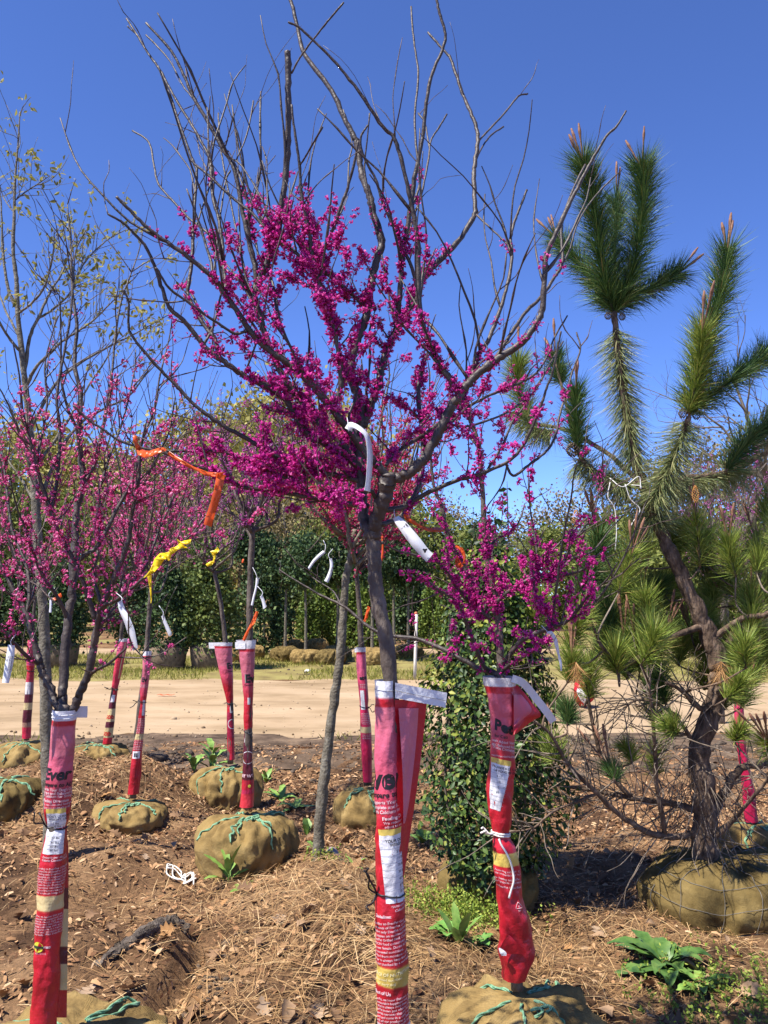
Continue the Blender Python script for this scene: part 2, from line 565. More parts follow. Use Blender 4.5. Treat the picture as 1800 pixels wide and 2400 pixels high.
# pine straw: long thin needles, thick on the mounds, thin elsewhere
strv = np.array([[-.5, -.006, 0], [-.5, .006, .0], [0, .008, .05], [0, -.008, .05], [.5, .02, .0], [.5, .012, 0]])
strf = [np.array([[0, 3, 2, 1], [3, 5, 4, 2]])]
x, y = near_xy(72000, 2.1, 7.5, rg, 0.9)
dm = np.exp(-((x + 0.12) / 0.75) ** 2 - ((y - 4.2) / 0.85) ** 2) + 0.55 * np.exp(-((x - 0.4) / 0.8) ** 2 - ((y - 3.3) / 0.8) ** 2) \
    + 0.45 * np.exp(-((x + 2.0) / 0.8) ** 2 - ((y - 6.6) / 0.7) ** 2) + 0.4 * np.exp(-((x - 1.3) / 0.8) ** 2 - ((y - 4.3) / 0.8) ** 2)
keep = rg.uniform(0, 1, len(x)) < 0.06 + dm + 0.10 * vn(x, y, 1.7, 14)
x, y = x[keep], y[keep]
D = norm(slope_n(x, y) + rg.normal(0, 0.16, (len(x), 3)))
M = rot_frames(D, rg)
L = rg.uniform(0.06, 0.17, len(x))
pos = np.stack([x, y, gz(x, y) + 0.008 + rg.uniform(0, 0.03, len(x)) * (0.4 + np.exp(-((x + .12) / .75) ** 2 - ((y - 4.2) / .85) ** 2))], -1)
b = MB().add(*scatter(strv, strf, pos, M, np.stack([L, np.maximum(L, .1) * 1.15, L], -1)))
tag(b.build("pine_straw", straw_m), "tan pine straw strewn over the mulch mounds", "pine straw", kind="stuff")

# clods of dark soil along the edge of the road and in the furrow
ico = bmesh.new(); bmesh.ops.create_icosphere(ico, subdivisions=1, radius=0.5)
icov = np.array([v.co[:] for v in ico.verts]); icof = [np.array([[v.index for v in f.verts] for f in ico.faces])]; ico.free()
x = np.concatenate([rg.uniform(-5.8, 5.8, 3600), rg.normal(-0.70, 0.05, 160), rg.uniform(-7, 7, 260)])
y = np.concatenate([9.0 + rg.normal(0, 0.6, 3600), rg.uniform(2.6, 4.1, 160), 17.5 + rg.uniform(0, 3, 260)])
keep = np.concatenate([vn(x[:3600], y[:3600], 1.1, 15) > -0.15, np.ones(160, bool), vn(x[-260:], y[-260:], 0.5, 16) > 0.25])
x, y = x[keep], y[keep]
s = np.where(y < 5, .35, .8) * (rg.gamma(2.0, 0.022, len(x)) + 0.012)
wob = np.stack([s * rg.uniform(.7, 1.4, len(x)), s * rg.uniform(.7, 1.3, len(x)), s * rg.uniform(.4, .9, len(x))], -1)
b = MB().add(*scatter(icov, icof, np.stack([x, y, gz(x, y) + s * .1], -1), rot_frames(rg.normal(0, 1, (len(x), 3)) * .4 + [0, 0, 1], rg), wob))
tag(b.build("soil_clods", soil_m), "dark crumbly soil clods along the road edge", "soil", kind="stuff")

# pebbles, clods and trodden litter on the road
n_ = 2600
x = rg.uniform(-9, 9, n_); y = rg.uniform(9.8, 16.4, n_)
keep = rg.uniform(0, 1, n_) < .25 + .9 * np.exp(-((y - 10.2) / .8) ** 2) + .5 * (vn(x, y, .9, 51) > .35)
x, y = x[keep], y[keep]
s = rg.gamma(1.6, .010, len(x)) + .008
b = MB().add(*scatter(icov, icof, np.stack([x, y, gz(x, y) + .012], -1), rot_frames(rg.normal(0, 1, (len(x), 3)), rg), np.stack([s * 1.3, s, s * .7], -1)))
tag(b.build("road_pebbles", island("pebble", [(0, (.10, .07, .04)), (.5, (.26, .18, .11)), (1, (.42, .32, .21))], .9, .1)), "small pebbles and crumbs of soil scattered on the dirt road", "pebbles", kind="stuff")

# single fallen oak leaves lying on the mulch: pieces of the ground
leafs = []
for k in range(6):
    r2 = np.random.default_rng(100 + k)
    mpts = np.linspace(0, 1, 9)
    wd = np.sin(np.pi * mpts ** 0.8) * 0.26 * (1 + 0.55 * np.cos(mpts * 26 + k)) + 0.012
    cz = 0.16 * np.sin(mpts * 3 + k) * r2.uniform(.5, 1.2)
    Lf = np.stack([mpts - .5, wd, cz + wd * r2.uniform(0, .9)], -1)
    Cf = np.stack([mpts - .5, mpts * 0, cz], -1)
    Rf = np.stack([mpts - .5, -wd, cz + wd * r2.uniform(0, .9)], -1)
    n = len(mpts)
    V = np.vstack([Lf, Cf, Rf])
    i = np.arange(n - 1)
    q = np.vstack([np.stack([i, i + 1, n + i + 1, n + i], -1), np.stack([n + i, n + i + 1, 2 * n + i + 1, 2 * n + i], -1)])
    c = [(0.24, 0.14, 0.075), (0.33, 0.21, 0.12), (0.18, 0.10, 0.052), (0.40, 0.28, 0.18), (0.28, 0.16, 0.075), (0.36, 0.19, 0.075)][k]
    lm = noisy("fallen_leaf_%d" % k, tuple(a * .7 for a in c), c, scale=40, rough=.75, spec=.2)
    leafs.append(MB().add(V, q).mesh("fallen_leaf", lm, smooth=True))
x, y = near_xy(270, 2.6, 6.2, rg, 0.35, 0.5)
for k in range(len(x)):
    if y[k] > 4.6 and rg.uniform() < .4:
        continue
    o = obj_link("fallen_leaf", leafs[k % 6], ground)
    o.location = (x[k], y[k], float(gz(x[k], y[k])) + 0.018)
    o.rotation_euler = (rg.normal(0, .35), rg.normal(0, .35), rg.uniform(0, 6.28))
    o.scale = [rg.uniform(.05, .115)] * 3

# grass on the verge, across the road and in tufts at its near edge
grassm = island("verge_grass", [(0.0, (0.13, 0.15, 0.022)), (0.5, (0.25, 0.245, 0.045)), (1.0, (0.38, 0.32, 0.10))], .7, .2, .3)
gv = np.array([[-.06, 0, 0], [.06, 0, 0], [.045, .06, .55], [-.045, .06, .55], [0, .25, 1]])
gf = [np.array([[0, 1, 2, 3]]), np.array([[3, 2, 4]])]
x = np.concatenate([rg.uniform(-13, 13, 46000), rg.uniform(-4.8, 4.8, 1500)])
y = np.concatenate([rg.uniform(16.7, 24.0, 46000), 9.4 + rg.normal(0, .45, 1500)])
keep = np.concatenate([(vn(x[:46000], y[:46000], .45, 17) + .5 * vn(x[:46000], y[:46000], 1.3, 18)) > -0.25, vn(x[46000:], y[46000:], 1.4, 19) > .35])
x, y = x[keep], y[keep]
D = norm(rg.normal(0, .45, (len(x), 3)) * [1, 1, 0] + [0, 0, 1])
b = MB().add(*scatter(gv, gf, np.stack([x, y, gz(x, y)], -1), rot_frames(D, rg), rg.uniform(.05, .15, len(x)) * np.where(y < 12, .7, 1)))
tag(b.build("verge_grass", grassm), "yellow-green grass along the far side of the road", "grass", kind="stuff")
# ------------------------------------------------------------------ trees: generic tools
# a redbud flower: swollen keel and two wings, along +Z
FLV = np.array([[0, 0, 0], [.26, 0, .45], [0, .2, .5], [-.26, 0, .45], [0, -.2, .5], [0, 0, 1.0],
                [.05, .1, .35], [.34, .42, .72], [.02, .32, .98], [-.05, .1, .35], [-.34, .42, .72], [-.02, .32, .98]])
FLF = [np.array([[0, 1, 2], [0, 2, 3], [0, 3, 4], [0, 4, 1], [5, 2, 1], [5, 3, 2], [5, 4, 3], [5, 1, 4], [6, 7, 8], [9, 11, 10]])]


def blossoms(P, rad, rng, per=(5, 11), size=(0.009, 0.015), spread=0.006, T=None):
    """clusters of flowers round the points P on the bark"""
    P = np.asarray(P, float)
    n = rng.integers(per[0], per[1], len(P))
    idx = np.repeat(np.arange(len(P)), n)
    side = norm(rng.normal(0, 1, (len(P), 3)) + [0, -.1, .25])
    cs = rng.uniform(.6, 1.25, len(P))
    d = norm(side[idx] * 0.7 + rng.normal(0, .75, (len(idx), 3)))
    pos = P[idx] + d * (np.asarray(rad)[idx][:, None] * .75 + .001) + rng.normal(0, spread, (len(idx), 3)) * .6
    if T is not None:
        pos += T[idx] * rng.normal(0, spread * 2.2, (len(idx), 1))
    return scatter(FLV, FLF, pos, rot_frames(d, rng), rng.uniform(size[0] * .75, size[1], len(idx)) * cs[idx])


class Tree:
    def __init__(self, name, label, group, Y, mat, seed, cat="tree", base_pt=None):
        self.Y, self.mat, self.rng = Y, mat, np.random.default_rng(seed)
        self.root = thing(name, label, cat, tuple(base_pt) if base_pt is not None else (0, 0, 0), group)
        self.samples = np.zeros((0, 4))      # px, py, Y, r
        self.pts, self.rad, self.tan = [], [], []

    def keep(self, P, R):
        self.pts.append(P); self.rad.append(R); self.tan.append(norm(np.gradient(P, axis=0)))

    def limb(self, pts, r0, r1, dY=0.0, Y0=None, name="branch", sides=7, jit=0.13, per=6, mat=None, curve=1.0):
        """a branch traced as (x, y) in the photograph, base first; it runs dY metres deeper (or nearer) to its tip"""
        pts = np.asarray(pts, float)
        if Y0 is None:
            if len(self.samples):
                d = np.hypot(self.samples[:, 0] - pts[0, 0], self.samples[:, 1] - pts[0, 1]) - self.samples[:, 3] * .5
                k = int(np.argmin(d))
                Y0 = self.samples[k, 2]
            else:
                Y0 = self.Y
        Q = cr(pts, per)
        n = len(Q)
        s = np.concatenate([[0], np.cumsum(np.hypot(*np.diff(Q, axis=0).T))])
        t = s / max(s[-1], 1e-6)
        Yl = Y0 + dY * t ** curve
        r = r0 + (r1 - r0) * t ** 1.15
        self.samples = np.vstack([self.samples, np.stack([Q[:, 0], Q[:, 1], Yl, r], -1)])
        R = r * Yl / F
        P = at(Q[:, 0], Q[:, 1], Yl)
        rng = self.rng
        P[1:] += rng.normal(0, 1, (n - 1, 3)) * (R[1:, None] * jit)
        Rn = R * (1 + rng.uniform(-.06, .16, n))
        b = MB().add(*tube(P, Rn, sides))
        o = b.build(name, mat or self.mat, self.root, smooth=True)
        self.keep(P, R)
        return o

    def limb3(self, P, r0, r1, name="branch", sides=6, jit=.15, per=5, mat=None, into=None):
        Q = cr(P, per)
        n = len(Q)
        t = np.linspace(0, 1, n)
        R = r0 + (r1 - r0) * t ** .8
        Q[1:] += self.rng.normal(0, 1, (n - 1, 3)) * (R[1:, None] * jit)
        self.keep(Q, R)
        tb = tube(Q, R * (1 + self.rng.uniform(-.06, .16, n)), sides)
        if into is not None:
            into.add(*tb)
        else:
            MB().add(*tb).build(name, mat or self.mat, self.root, smooth=True)
        return Q, R

    def cloud(self):
        return np.vstack(self.pts), np.concatenate(self.rad), np.vstack(self.tan)

    def twigs(self, n, L, weight, up=.55, r=.0016, mat=None, mb=None, out=1.0, sides=4, keep=True, buds=True):
        """thin side shoots from existing wood; weight(P, R) says where"""
        P, R, T = self.cloud()
        w = weight(P, R)
        rng = self.rng
        idx = rng.choice(len(P), n, p=w / w.sum())
        own = mb is None
        mb = mb or MB()
        for k in idx:
            d = rng.normal(0, 1, 3)
            d -= T[k] * d.dot(T[k])
            d = norm(norm(d) * out + T[k] * rng.uniform(.3, 1.1) + np.array([0, 0, up]))
            ln = rng.uniform(*L)
            m = 5
            pts = [P[k]]
            for i in range(m):
                d = norm(d + rng.normal(0, .16, 3) + np.array([0, 0, .10 * up]))
                pts.append(pts[-1] + d * ln / m)
            rr = min(r * rng.uniform(.8, 1.5), R[k] * .8)
            Q = cr(np.array(pts), 2)
            Rq = np.linspace(rr, rr * .45, len(Q))
            if buds:
                Rq = Rq * (1 + .5 * (rng.uniform(0, 1, len(Q)) < .25))
            mb.add(*tube(Q, Rq, sides))
            if keep:
                self.keep(Q, Rq)
        if own:
            tag(mb.build("twigs", mat or bark_dark, self.root), kind="stuff")

    def flowers(self, n, weight, mat, name="blossoms", **kw):
        P, R, T = self.cloud()
        w = weight(P, R)
        idx = self.rng.choice(len(P), n, p=w / w.sum())
        Q = P[idx] + T[idx] * self.rng.normal(0, .012, (n, 1))
        b = MB().add(*blossoms(Q, R[idx], self.rng, T=T[idx], **kw))
        return tag(b.build(name, mat, self.root), kind="stuff")


def px_of(P):
    d = P - np.array([0, 0, CAMZ])
    f = d[:, 1] * COS + d[:, 2] * SIN
    u = -d[:, 1] * SIN + d[:, 2] * COS
    return 900 + F * d[:, 0] / f, 1200 - F * u / f


def root_ball(parent, X, Y, rx, ztop, seed, mat=None, rope=True, ry=None, h=None, wire=False, knot=True, rsize=.0045):
    """burlapped ball of soil with gathered folds, tied with green rope over the top"""
    rng = np.random.default_rng(seed)
    ry = ry or rx * .92
    zb = float(gz(X, Y)) - .08
    h = ztop - zb
    nu, nv = 84, 40
    th = np.linspace(0, 2 * math.pi, nu, endpoint=False)
    ph = np.linspace(0, 1, nv)
    TH, PH = np.meshgrid(th, ph, indexing='ij')
    # profile: flat-ish crown, bulging shoulder, slightly drawn-in foot
    prof_r = np.interp(PH, [0, .12, .3, .48, .62, .8, 1], [.03, .33, .68, .93, 1.0, .95, .84])
    prof_z = np.interp(PH, [0, .12, .3, .48, .62, .8, 1], [1, .985, .93, .76, .52, .25, 0])
    nf = rng.integers(6, 9)
    ph0 = rng.uniform(0, 6.28, 4)
    env = .5 + .5 * np.sin(TH + ph0[2]) * np.cos(2 * TH + ph0[3])
    fold = -.075 * np.abs(np.sin(nf * .5 * TH + ph0[0] + 2.2 * PH)) ** 6 * env - .06 * np.abs(np.sin(nf * .5 * TH * 2 + ph0[1] - 3.5 * PH)) ** 5 * (1 - env) + .012 * np.sin(23 * TH + ph0[2] + 9 * PH)
    lump = .08 * np.sin(2 * TH + ph0[3]) + .055 * np.sin(3 * TH + ph0[1])
    cx, cy = np.cos(TH), np.sin(TH)
    wr = vn(cx * 2 + 5 * seed, cy * 2 + PH * 2, 2.2, seed % 50) * .09 + vn(cx * 3, cy * 3 + PH * 3, 3.3, seed % 40) * .06 + .03 * vn(cx * 9, cy * 9 + PH * 9, 1.5, seed % 31)
    rr = prof_r * (1 + (fold * .9 + lump + wr) * np.minimum(1, PH * 4))
    zz = prof_z + (fold * .5 + wr * .9) * np.sin(np.pi * np.clip(PH * 1.15, 0, 1)) * .8
    Xv = X + rx * rr * cx
    Yv = Y + ry * rr * cy
    Zv = zb + h * zz
    V = np.stack([Xv, Yv, Zv], -1)
    i, j = np.meshgrid(np.arange(nu), np.arange(nv - 1), indexing='ij')
    i2 = (i + 1) % nu
    q = np.stack([i * nv + j, i * nv + j + 1, i2 * nv + j + 1, i2 * nv + j], -1).reshape(-1, 4)
    cap = np.arange(nu)[None, :] * nv
    ball = MB().add(V, q, cap).build("root_ball", mat or burlap_m, parent, smooth=True)

    def surf(t, p, lift):
        fi = (t % (2 * math.pi)) / (2 * math.pi) * nu
        fj = np.clip(p, 0, 1) * (nv - 1)
        a = int(fi) % nu
        bq = (a + 1) % nu
        c = min(int(fj), nv - 2)
        u, v = fi - int(fi), fj - c
        pt = (V[a, c] * (1 - u) + V[bq, c] * u) * (1 - v) + (V[a, c + 1] * (1 - u) + V[bq, c + 1] * u) * v
        return pt + np.array([math.cos(t) * rx, math.sin(t) * ry, .35 * rx]) / rx * lift

    def strand(mb, path, r):
        Pc = cr(path, 5)
        n = len(Pc)
        T = norm(np.gradient(Pc, axis=0))
        N = norm(np.cross(T, [0.1, .2, 1.0]))
        B = np.cross(T, N)
        a = np.cumsum(np.concatenate([[0], np.linalg.norm(np.diff(Pc, axis=0), axis=1)])) / (r * 3.4)
        for k in range(2):
            c, s_ = np.cos(a + k * math.pi)[:, None], np.sin(a + k * math.pi)[:, None]
            mb.add(*tube(Pc + (N * c + B * s_) * r * .6, r * .75, 5))
    if rope:
        mb = MB()
        for t0 in rng.uniform(0, .5, 1) + np.array([-2.8, -1.9, -.9, .6, 2.0]):
            path = [surf(t0 + .25 * p + rng.normal(0, .03), p, rsize * 1.4) for p in np.linspace(.04, .58 + rng.uniform(-.12, .08), 12)]
            strand(mb, np.array(path), rsize)
            if rng.uniform() < .3:
                path = [surf(t0 + .12 + .3 * p + rng.normal(0, .03), p, rsize * 1.9) for p in np.linspace(.04, .36, 8)]
                strand(mb, np.array(path), rsize)
        if knot:
            for k in range(2):
                a = np.linspace(0, 2 * math.pi * 1.1, 16) + k
                c = surf(-1.3 + k * .4, .12, rsize)
                rr_ = rng.uniform(.012, .026)
                path = np.stack([c[0] + rr_ * np.cos(a), c[1] + .5 * rr_ * np.sin(a), c[2] + rsize + .4 * rr_ * np.sin(a + 1)], -1)
                strand(mb, path, rsize * .9)
        mb.build("rope", rope_m, ball, smooth=True)
    if wire:
        mb = MB()
        for p in (.40, .58, .78, .93):
            mb.add(*tube(np.array([surf(t, p + .015 * math.sin(5 * t), .006) for t in np.linspace(0, 2 * math.pi, 90)]), .0014, 4))
        for t in np.linspace(0, 2 * math.pi, 15)[:-1] + .2:
            mb.add(*tube(cr(np.array([surf(t + .05 * math.sin(7 * p + t), p, .007) for p in np.linspace(.1, .97, 14)]), 3), .0015, 4))
        mb.build("wire_basket", wire_m, ball)
    return ball


def leaf_cards(tv, tf, pos, D, rng, s):
    return scatter(tv, tf, pos, rot_frames(D, rng), s)


# broad leaf: folded along the midrib, along +Y, facing +Z
LFV = np.array([[0, 0, 0], [.30, .38, .10], [.20, .75, .07], [0, 1.05, -.06], [-.20, .75, .07], [-.30, .38, .10], [0, .40, 0], [0, .76, -.01]])
LFF = [np.array([[0, 1, 6, 5][:3], [0, 6, 5], [7, 2, 3], [7, 3, 4]]), np.array([[6, 1, 2, 7], [5, 6, 7, 4]])]
# ------------------------------------------------------------------ the redbud in the middle (magenta)
def ball_at(px, py, Y):
    p = at(px, py, Y)
    return float(p[0]), float(p[2])


YC = 2.35
bx, bz = ball_at(922, 2430, YC)
T1 = Tree("redbud_tree", "tall magenta redbud in the middle, its sleeve with a wide white-edged flap", None, YC, bark, 11, base_pt=(bx, YC, 0))
T1.limb([(922, 2440), (919, 2200), (917, 1900), (916, 1640), (905, 1500), (889, 1430), (880, 1360), (876, 1300), (872, 1258), (874, 1240)], 19, 15.5, 0, name="trunk", sides=12, jit=.05)
T1.mat = bark_limb
T1.limb([(874, 1262), (882, 1215), (897, 1175), (907, 1139), (911, 1116)], 14.4, 21, -0.04, sides=10, jit=.08)
T1.limb([(868, 1262), (853, 1222), (848, 1170), (846, 1110), (842, 1050), (844, 1000), (844, 960), (834, 915), (820, 860), (838, 800), (858, 745), (868, 677), (874, 646), (886, 601), (895, 565), (880, 517), (868, 469), (853, 427), (844, 384), (836, 336), (817, 298), (776, 212), (722, 141), (705, 103), (689, 27), (676, -12)], 12.9, 4.2, 0.25, sides=9)
T1.limb([(911, 1120), (940, 1118), (968, 1100), (998, 1069), (1022, 1027), (1046, 976), (1066, 940), (1095, 903), (1119, 877), (1161, 846), (1206, 816), (1236, 789), (1262, 750), (1272, 715), (1276, 650), (1280, 600), (1297, 559), (1316, 517), (1342, 463), (1378, 393), (1420, 321), (1444, 298), (1468, 260)], 11.9, 2.26, -0.113, sides=9)
T1.limb([(1098, 902), (1113, 861), (1122, 831), (1143, 800), (1173, 722), (1188, 671), (1199, 616), (1199, 580), (1197, 556), (1209, 511), (1221, 481), (1235, 445)], 5.94, 2.59, 0.3)
T1.limb([(1199, 582), (1150, 535), (1116, 503)], 2.18, 2.26, 0.1)
T1.limb([(1155, 850), (1200, 779), (1230, 734), (1269, 695), (1300, 650), (1315, 625), (1319, 601), (1316, 526), (1345, 440), (1372, 385)], 4.95, 2.26, 0.25)
T1.limb([(1075, 925), (1061, 900), (1034, 858), (1007, 804), (1001, 794), (986, 737), (980, 676), (981, 586), (974, 526), (958, 450), (937, 360), (919, 318), (898, 298), (830, 200), (770, 130), (705, 68), (676, 52)], 7.42, 2.59, -0.158)
T1.limb([(852, 1000), (856, 985), (871, 946), (886, 901), (898, 849), (910, 816), (925, 783), (945, 745), (965, 700), (989, 658), (1025, 616), (1070, 571), (1101, 523), (1113, 496), (1111, 420), (1113, 384), (1119, 339), (1118, 304), (1106, 271), (1079, 206), (1057, 141), (1041, 119), (1003, 76)], 9.45, 2.59, 0.45, sides=8)
T1.limb([(1118, 335), (1150, 300), (1180, 268), (1215, 226), (1237, 220)], 2.38, 2.1, 0.12)
T1.limb([(1114, 380), (1130, 345), (1150, 318), (1180, 297)], 1.98, 1.94, 0.2)
T1.limb([(928, 778), (937, 690), (944, 600), (950, 560), (959, 511), (971, 420), (989, 330), (1000, 240), (1011, 179), (1036, 119), (1044, 81), (1030, 30), (1022, -6)], 6.44, 3.23, -0.1)
T1.limb([(962, 500), (985, 420), (976, 350), (972, 270), (980, 180), (972, 110), (966, 60), (964, 16)], 2.97, 2.26, 0.15)
T1.limb([(952, 570), (971, 505), (989, 451), (1004, 375), (1010, 330), (1028, 300), (1047, 268)], 2.97, 2.1, 0.3)
T1.limb([(1007, 350), (996, 290), (980, 265)], 1.98, 2.1, 0.1)
T1.limb([(948, 760), (968, 700), (974, 655), (940, 571), (916, 517), (895, 469), (880, 420), (850, 360), (846, 322), (862, 293)], 4.95, 2.42, -0.113)
# left side
T1.limb([(908, 1122), (890, 1096), (871, 1078), (835, 1030), (805, 991), (769, 946), (730, 898), (699, 871), (675, 849), (645, 832), (606, 797), (570, 752), (536, 701), (515, 671), (494, 647), (461, 619), (431, 595), (383, 562), (340, 529), (310, 499), (273, 461)], 10.4, 3.55, -0.203, sides=8)
T1.limb([(848, 1090), (811, 1051), (757, 997), (705, 937), (669, 892), (640, 830), (625, 794), (608, 740), (597, 690), (600, 640), (585, 570), (570, 500), (556, 430), (545, 385), (520, 345), (488, 287), (456, 233), (434, 184), (401, 119), (342, 54)], 8.91, 2.74, 0.05, sides=8)
T1.limb([(470, 255), (445, 222), (429, 201), (400, 146), (370, 110), (342, 82)], 1.98, 1.94, 0.1)
T1.limb([(532, 692), (526, 631), (521, 571), (512, 511), (500, 469), (496, 420), (492, 372), (470, 330), (456, 304), (412, 233), (374, 163), (347, 125), (320, 81), (296, 43)], 4.55, 2.42, 0.2)
T1.limb([(320, 81), (310, 72), (299, 62)], 1.39, 1.93, 0)
T1.limb([(860, 1105), (835, 1088), (769, 1045), (720, 1015), (696, 979), (672, 940), (639, 913), (600, 895), (566, 877), (527, 849), (491, 822), (461, 790), (431, 752), (398, 722), (380, 677), (364, 629), (343, 580), (316, 550), (289, 523), (253, 502)], 8.91, 2.59, -0.248, sides=8)
T1.limb([(515, 840), (503, 794), (479, 764), (455, 722), (440, 689), (446, 647), (452, 571), (455, 511), (458, 451), (461, 402), (456, 385), (429, 315), (402, 233), (374, 165)], 4.95, 2.42, 0.15)
T1.limb([(580, 775), (551, 782), (512, 758), (467, 728), (443, 710), (395, 674), (371, 635), (364, 629)], 3.37, 2.91, -0.1)
T1.limb([(850, 1128), (800, 1118), (769, 1109), (733, 1097), (696, 1088), (660, 1076), (620, 1055), (582, 1030), (536, 1006), (491, 976), (446, 940), (416, 907), (371, 862), (334, 819), (307, 783), (301, 756), (301, 706), (287, 679)], 6.44, 2.42, -0.158)
T1.limb([(862, 1186), (850, 1184), (796, 1178), (727, 1166), (660, 1154), (575, 1142), (527, 1121), (491, 1103), (443, 1087), (401, 1068), (380, 1060)], 5.94, 2.59, -0.225)
T1.limb([(730, 1166), (700, 1136), (642, 1109), (597, 1088), (542, 1066), (506, 1057), (431, 1057), (371, 1057), (316, 1045), (277, 1031), (240, 1005), (211, 986), (172, 950)], 4.16, 2.42, -0.135)
T1.limb([(880, 1165), (868, 1151), (840, 1148), (811, 1150), (790, 1160), (770, 1165)], 5.45, 3.23, -0.2)
T1.limb([(600, 690), (612, 650), (628, 612), (639, 586), (654, 535), (660, 481), (669, 420), (675, 330), (676, 250), (675, 170), (673, 119)], 7.42, 7.42, -0.1, sides=8, jit=.1)
T1.limb([(683, 172), (700, 140), (722, 108), (760, 60), (806, 5)], 2.28, 2.26, -0.1)
T1.limb([(777, 957), (796, 919), (799, 870), (793, 819), (781, 764), (763, 713), (751, 671), (739, 625), (730, 586), (724, 541), (711, 481), (705, 436), (702, 387), (697, 350), (688, 290), (683, 245)], 6.44, 2.59, -0.135, sides=8)
T1.limb([(703, 388), (720, 360), (740, 325), (756, 298)], 2.18, 2.26, -0.1)
T1.limb([(862, 725), (811, 677), (757, 635), (742, 612), (763, 580), (781, 535), (800, 480), (815, 440), (832, 375), (840, 330)], 4.95, 2.91, -0.15)
T1.limb([(737, 620), (687, 589), (636, 550), (590, 499), (551, 469), (485, 408), (461, 388), (443, 372)], 4.16, 2.74, 0.05)
T1.limb([(628, 800), (612, 752), (585, 689), (560, 650), (530, 632), (512, 589), (491, 550), (446, 514), (395, 460), (371, 430), (361, 390), (349, 333), (310, 306)], 4.36, 1.94, 0.35)
T1.limb([(640, 540), (620, 480), (590, 425), (563, 385), (536, 368)], 2.18, 1.94, 0.1)
T1.limb([(578, 650), (563, 586), (548, 511), (536, 451), (524, 390), (515, 330), (512, 265)], 2.57, 2.1, 0.2)
T1.limb([(654, 770), (645, 707), (639, 662), (609, 607), (600, 571), (588, 517), (575, 457), (556, 395)], 2.97, 2.26, 0.25)
T1.limb([(552, 378), (575, 326), (586, 282), (594, 236)], 1.78, 1.94, 0.1)
T1.limb([(520, 350), (529, 340), (536, 315), (548, 266)], 1.78, 1.94, -0.1)
T1.limb([(500, 440), (489, 380), (488, 320), (486, 253)], 2.18, 1.94, 0.05)
T1.limb([(450, 560), (470, 500), (490, 440), (500, 400)], 1.98, 2.26, 0.1)
T1.limb([(500, 640), (510, 560), (520, 480), (530, 420), (540, 400)], 2.18, 2.26, 0.2)
# right side, low
T1.limb([(893, 1195), (915, 1194), (947, 1187), (971, 1163), (986, 1118), (992, 1051), (986, 979), (980, 931), (985, 880), (1000, 830)], 6.44, 4.85, 0.3)
T1.limb([(955, 1184), (1004, 1154), (1070, 1127), (1131, 1109), (1191, 1081), (1221, 1051), (1248, 1000), (1268, 950), (1281, 910), (1296, 870), (1308, 810), (1315, 777)], 5.45, 2.1, -0.15)
T1.limb([(1185, 1085), (1203, 1115), (1239, 1090), (1281, 1057), (1302, 1021), (1312, 970), (1330, 913), (1342, 870), (1360, 819), (1351, 779)], 3.37, 1.94, 0.2)
T1.limb([(893, 1230), (915, 1223), (940, 1215), (955, 1195), (975, 1170)], 6.44, 4.85, 0.15)
T1.limb([(1000, 1069), (1040, 1010), (1090, 960), (1140, 930), (1200, 905), (1250, 880), (1280, 840), (1300, 790), (1330, 740)], 3.96, 1.94, 0.35)
T1.limb([(905, 1090), (930, 1060), (975, 1030), (1020, 1000), (1055, 965), (1090, 930)], 4.46, 4.85, 0.3)
T1.limb([(1040, 985), (1080, 1000), (1130, 990), (1190, 965), (1250, 920), (1290, 850), (1320, 800)], 2.97, 1.94, 0.4)


def wC(P, R):
    px, py = px_of(P)
    core = np.exp(-((px - 790) / 240) ** 2 - ((py - 930) / 330) ** 2)
    return core * np.exp(-((R - .004) / .006) ** 2) * (py > 420) + 1e-6 + .1 * (py > 800) * (py < 1180)


T1.twigs(230, (.05, .22), lambda P, R: wC(P, R) * (R < .012), up=.4)
T1.twigs(55, (.25, .6), lambda P, R: (R < .012) * (R > .004) * (P[:, 2] > 2.05) * (P[:, 2] < 2.9) + 1e-9, up=1.1, r=.0032, mat=bark_limb, sides=5)
T1.twigs(90, (.08, .3), lambda P, R: (R < .006) * (R > .0015) * (P[:, 2] > 2.0) + 1e-9, up=.9, r=.0013)


def wF(P, R):
    px, py = px_of(P)
    a = np.exp(-((px - 760) / 250) ** 2 - ((py - 900) / 260) ** 2)
    a += 1.0 * np.exp(-((px - 720) / 140) ** 2 - ((py - 600) / 130) ** 2) + .55 * np.exp(-((px - 560) / 130) ** 2 - ((py - 1090) / 55) ** 2)
    a += .45 * np.exp(-((px - 660) / 210) ** 2 - ((py - 1110) / 80) ** 2)
    a += .65 * np.exp(-((px - 940) / 140) ** 2 - ((py - 660) / 170) ** 2) + .25 * np.exp(-((px - 450) / 60) ** 2 - ((py - 580) / 70) ** 2)
    a += .7 * np.exp(-((px - 1130) / 130) ** 2 - ((py - 940) / 130) ** 2) + .25 * np.exp(-((px - 1080) / 90) ** 2 - ((py - 640) / 120) ** 2)
    return a * np.where(R > .011, .12, 1) * (py < 1200) * (py > 395) + 1e-9


T1.flowers(980, wF, blo_mag, per=(9, 24), size=(.012, .0185))
root_ball(T1.root, bx, YC, .30, .33, 5)

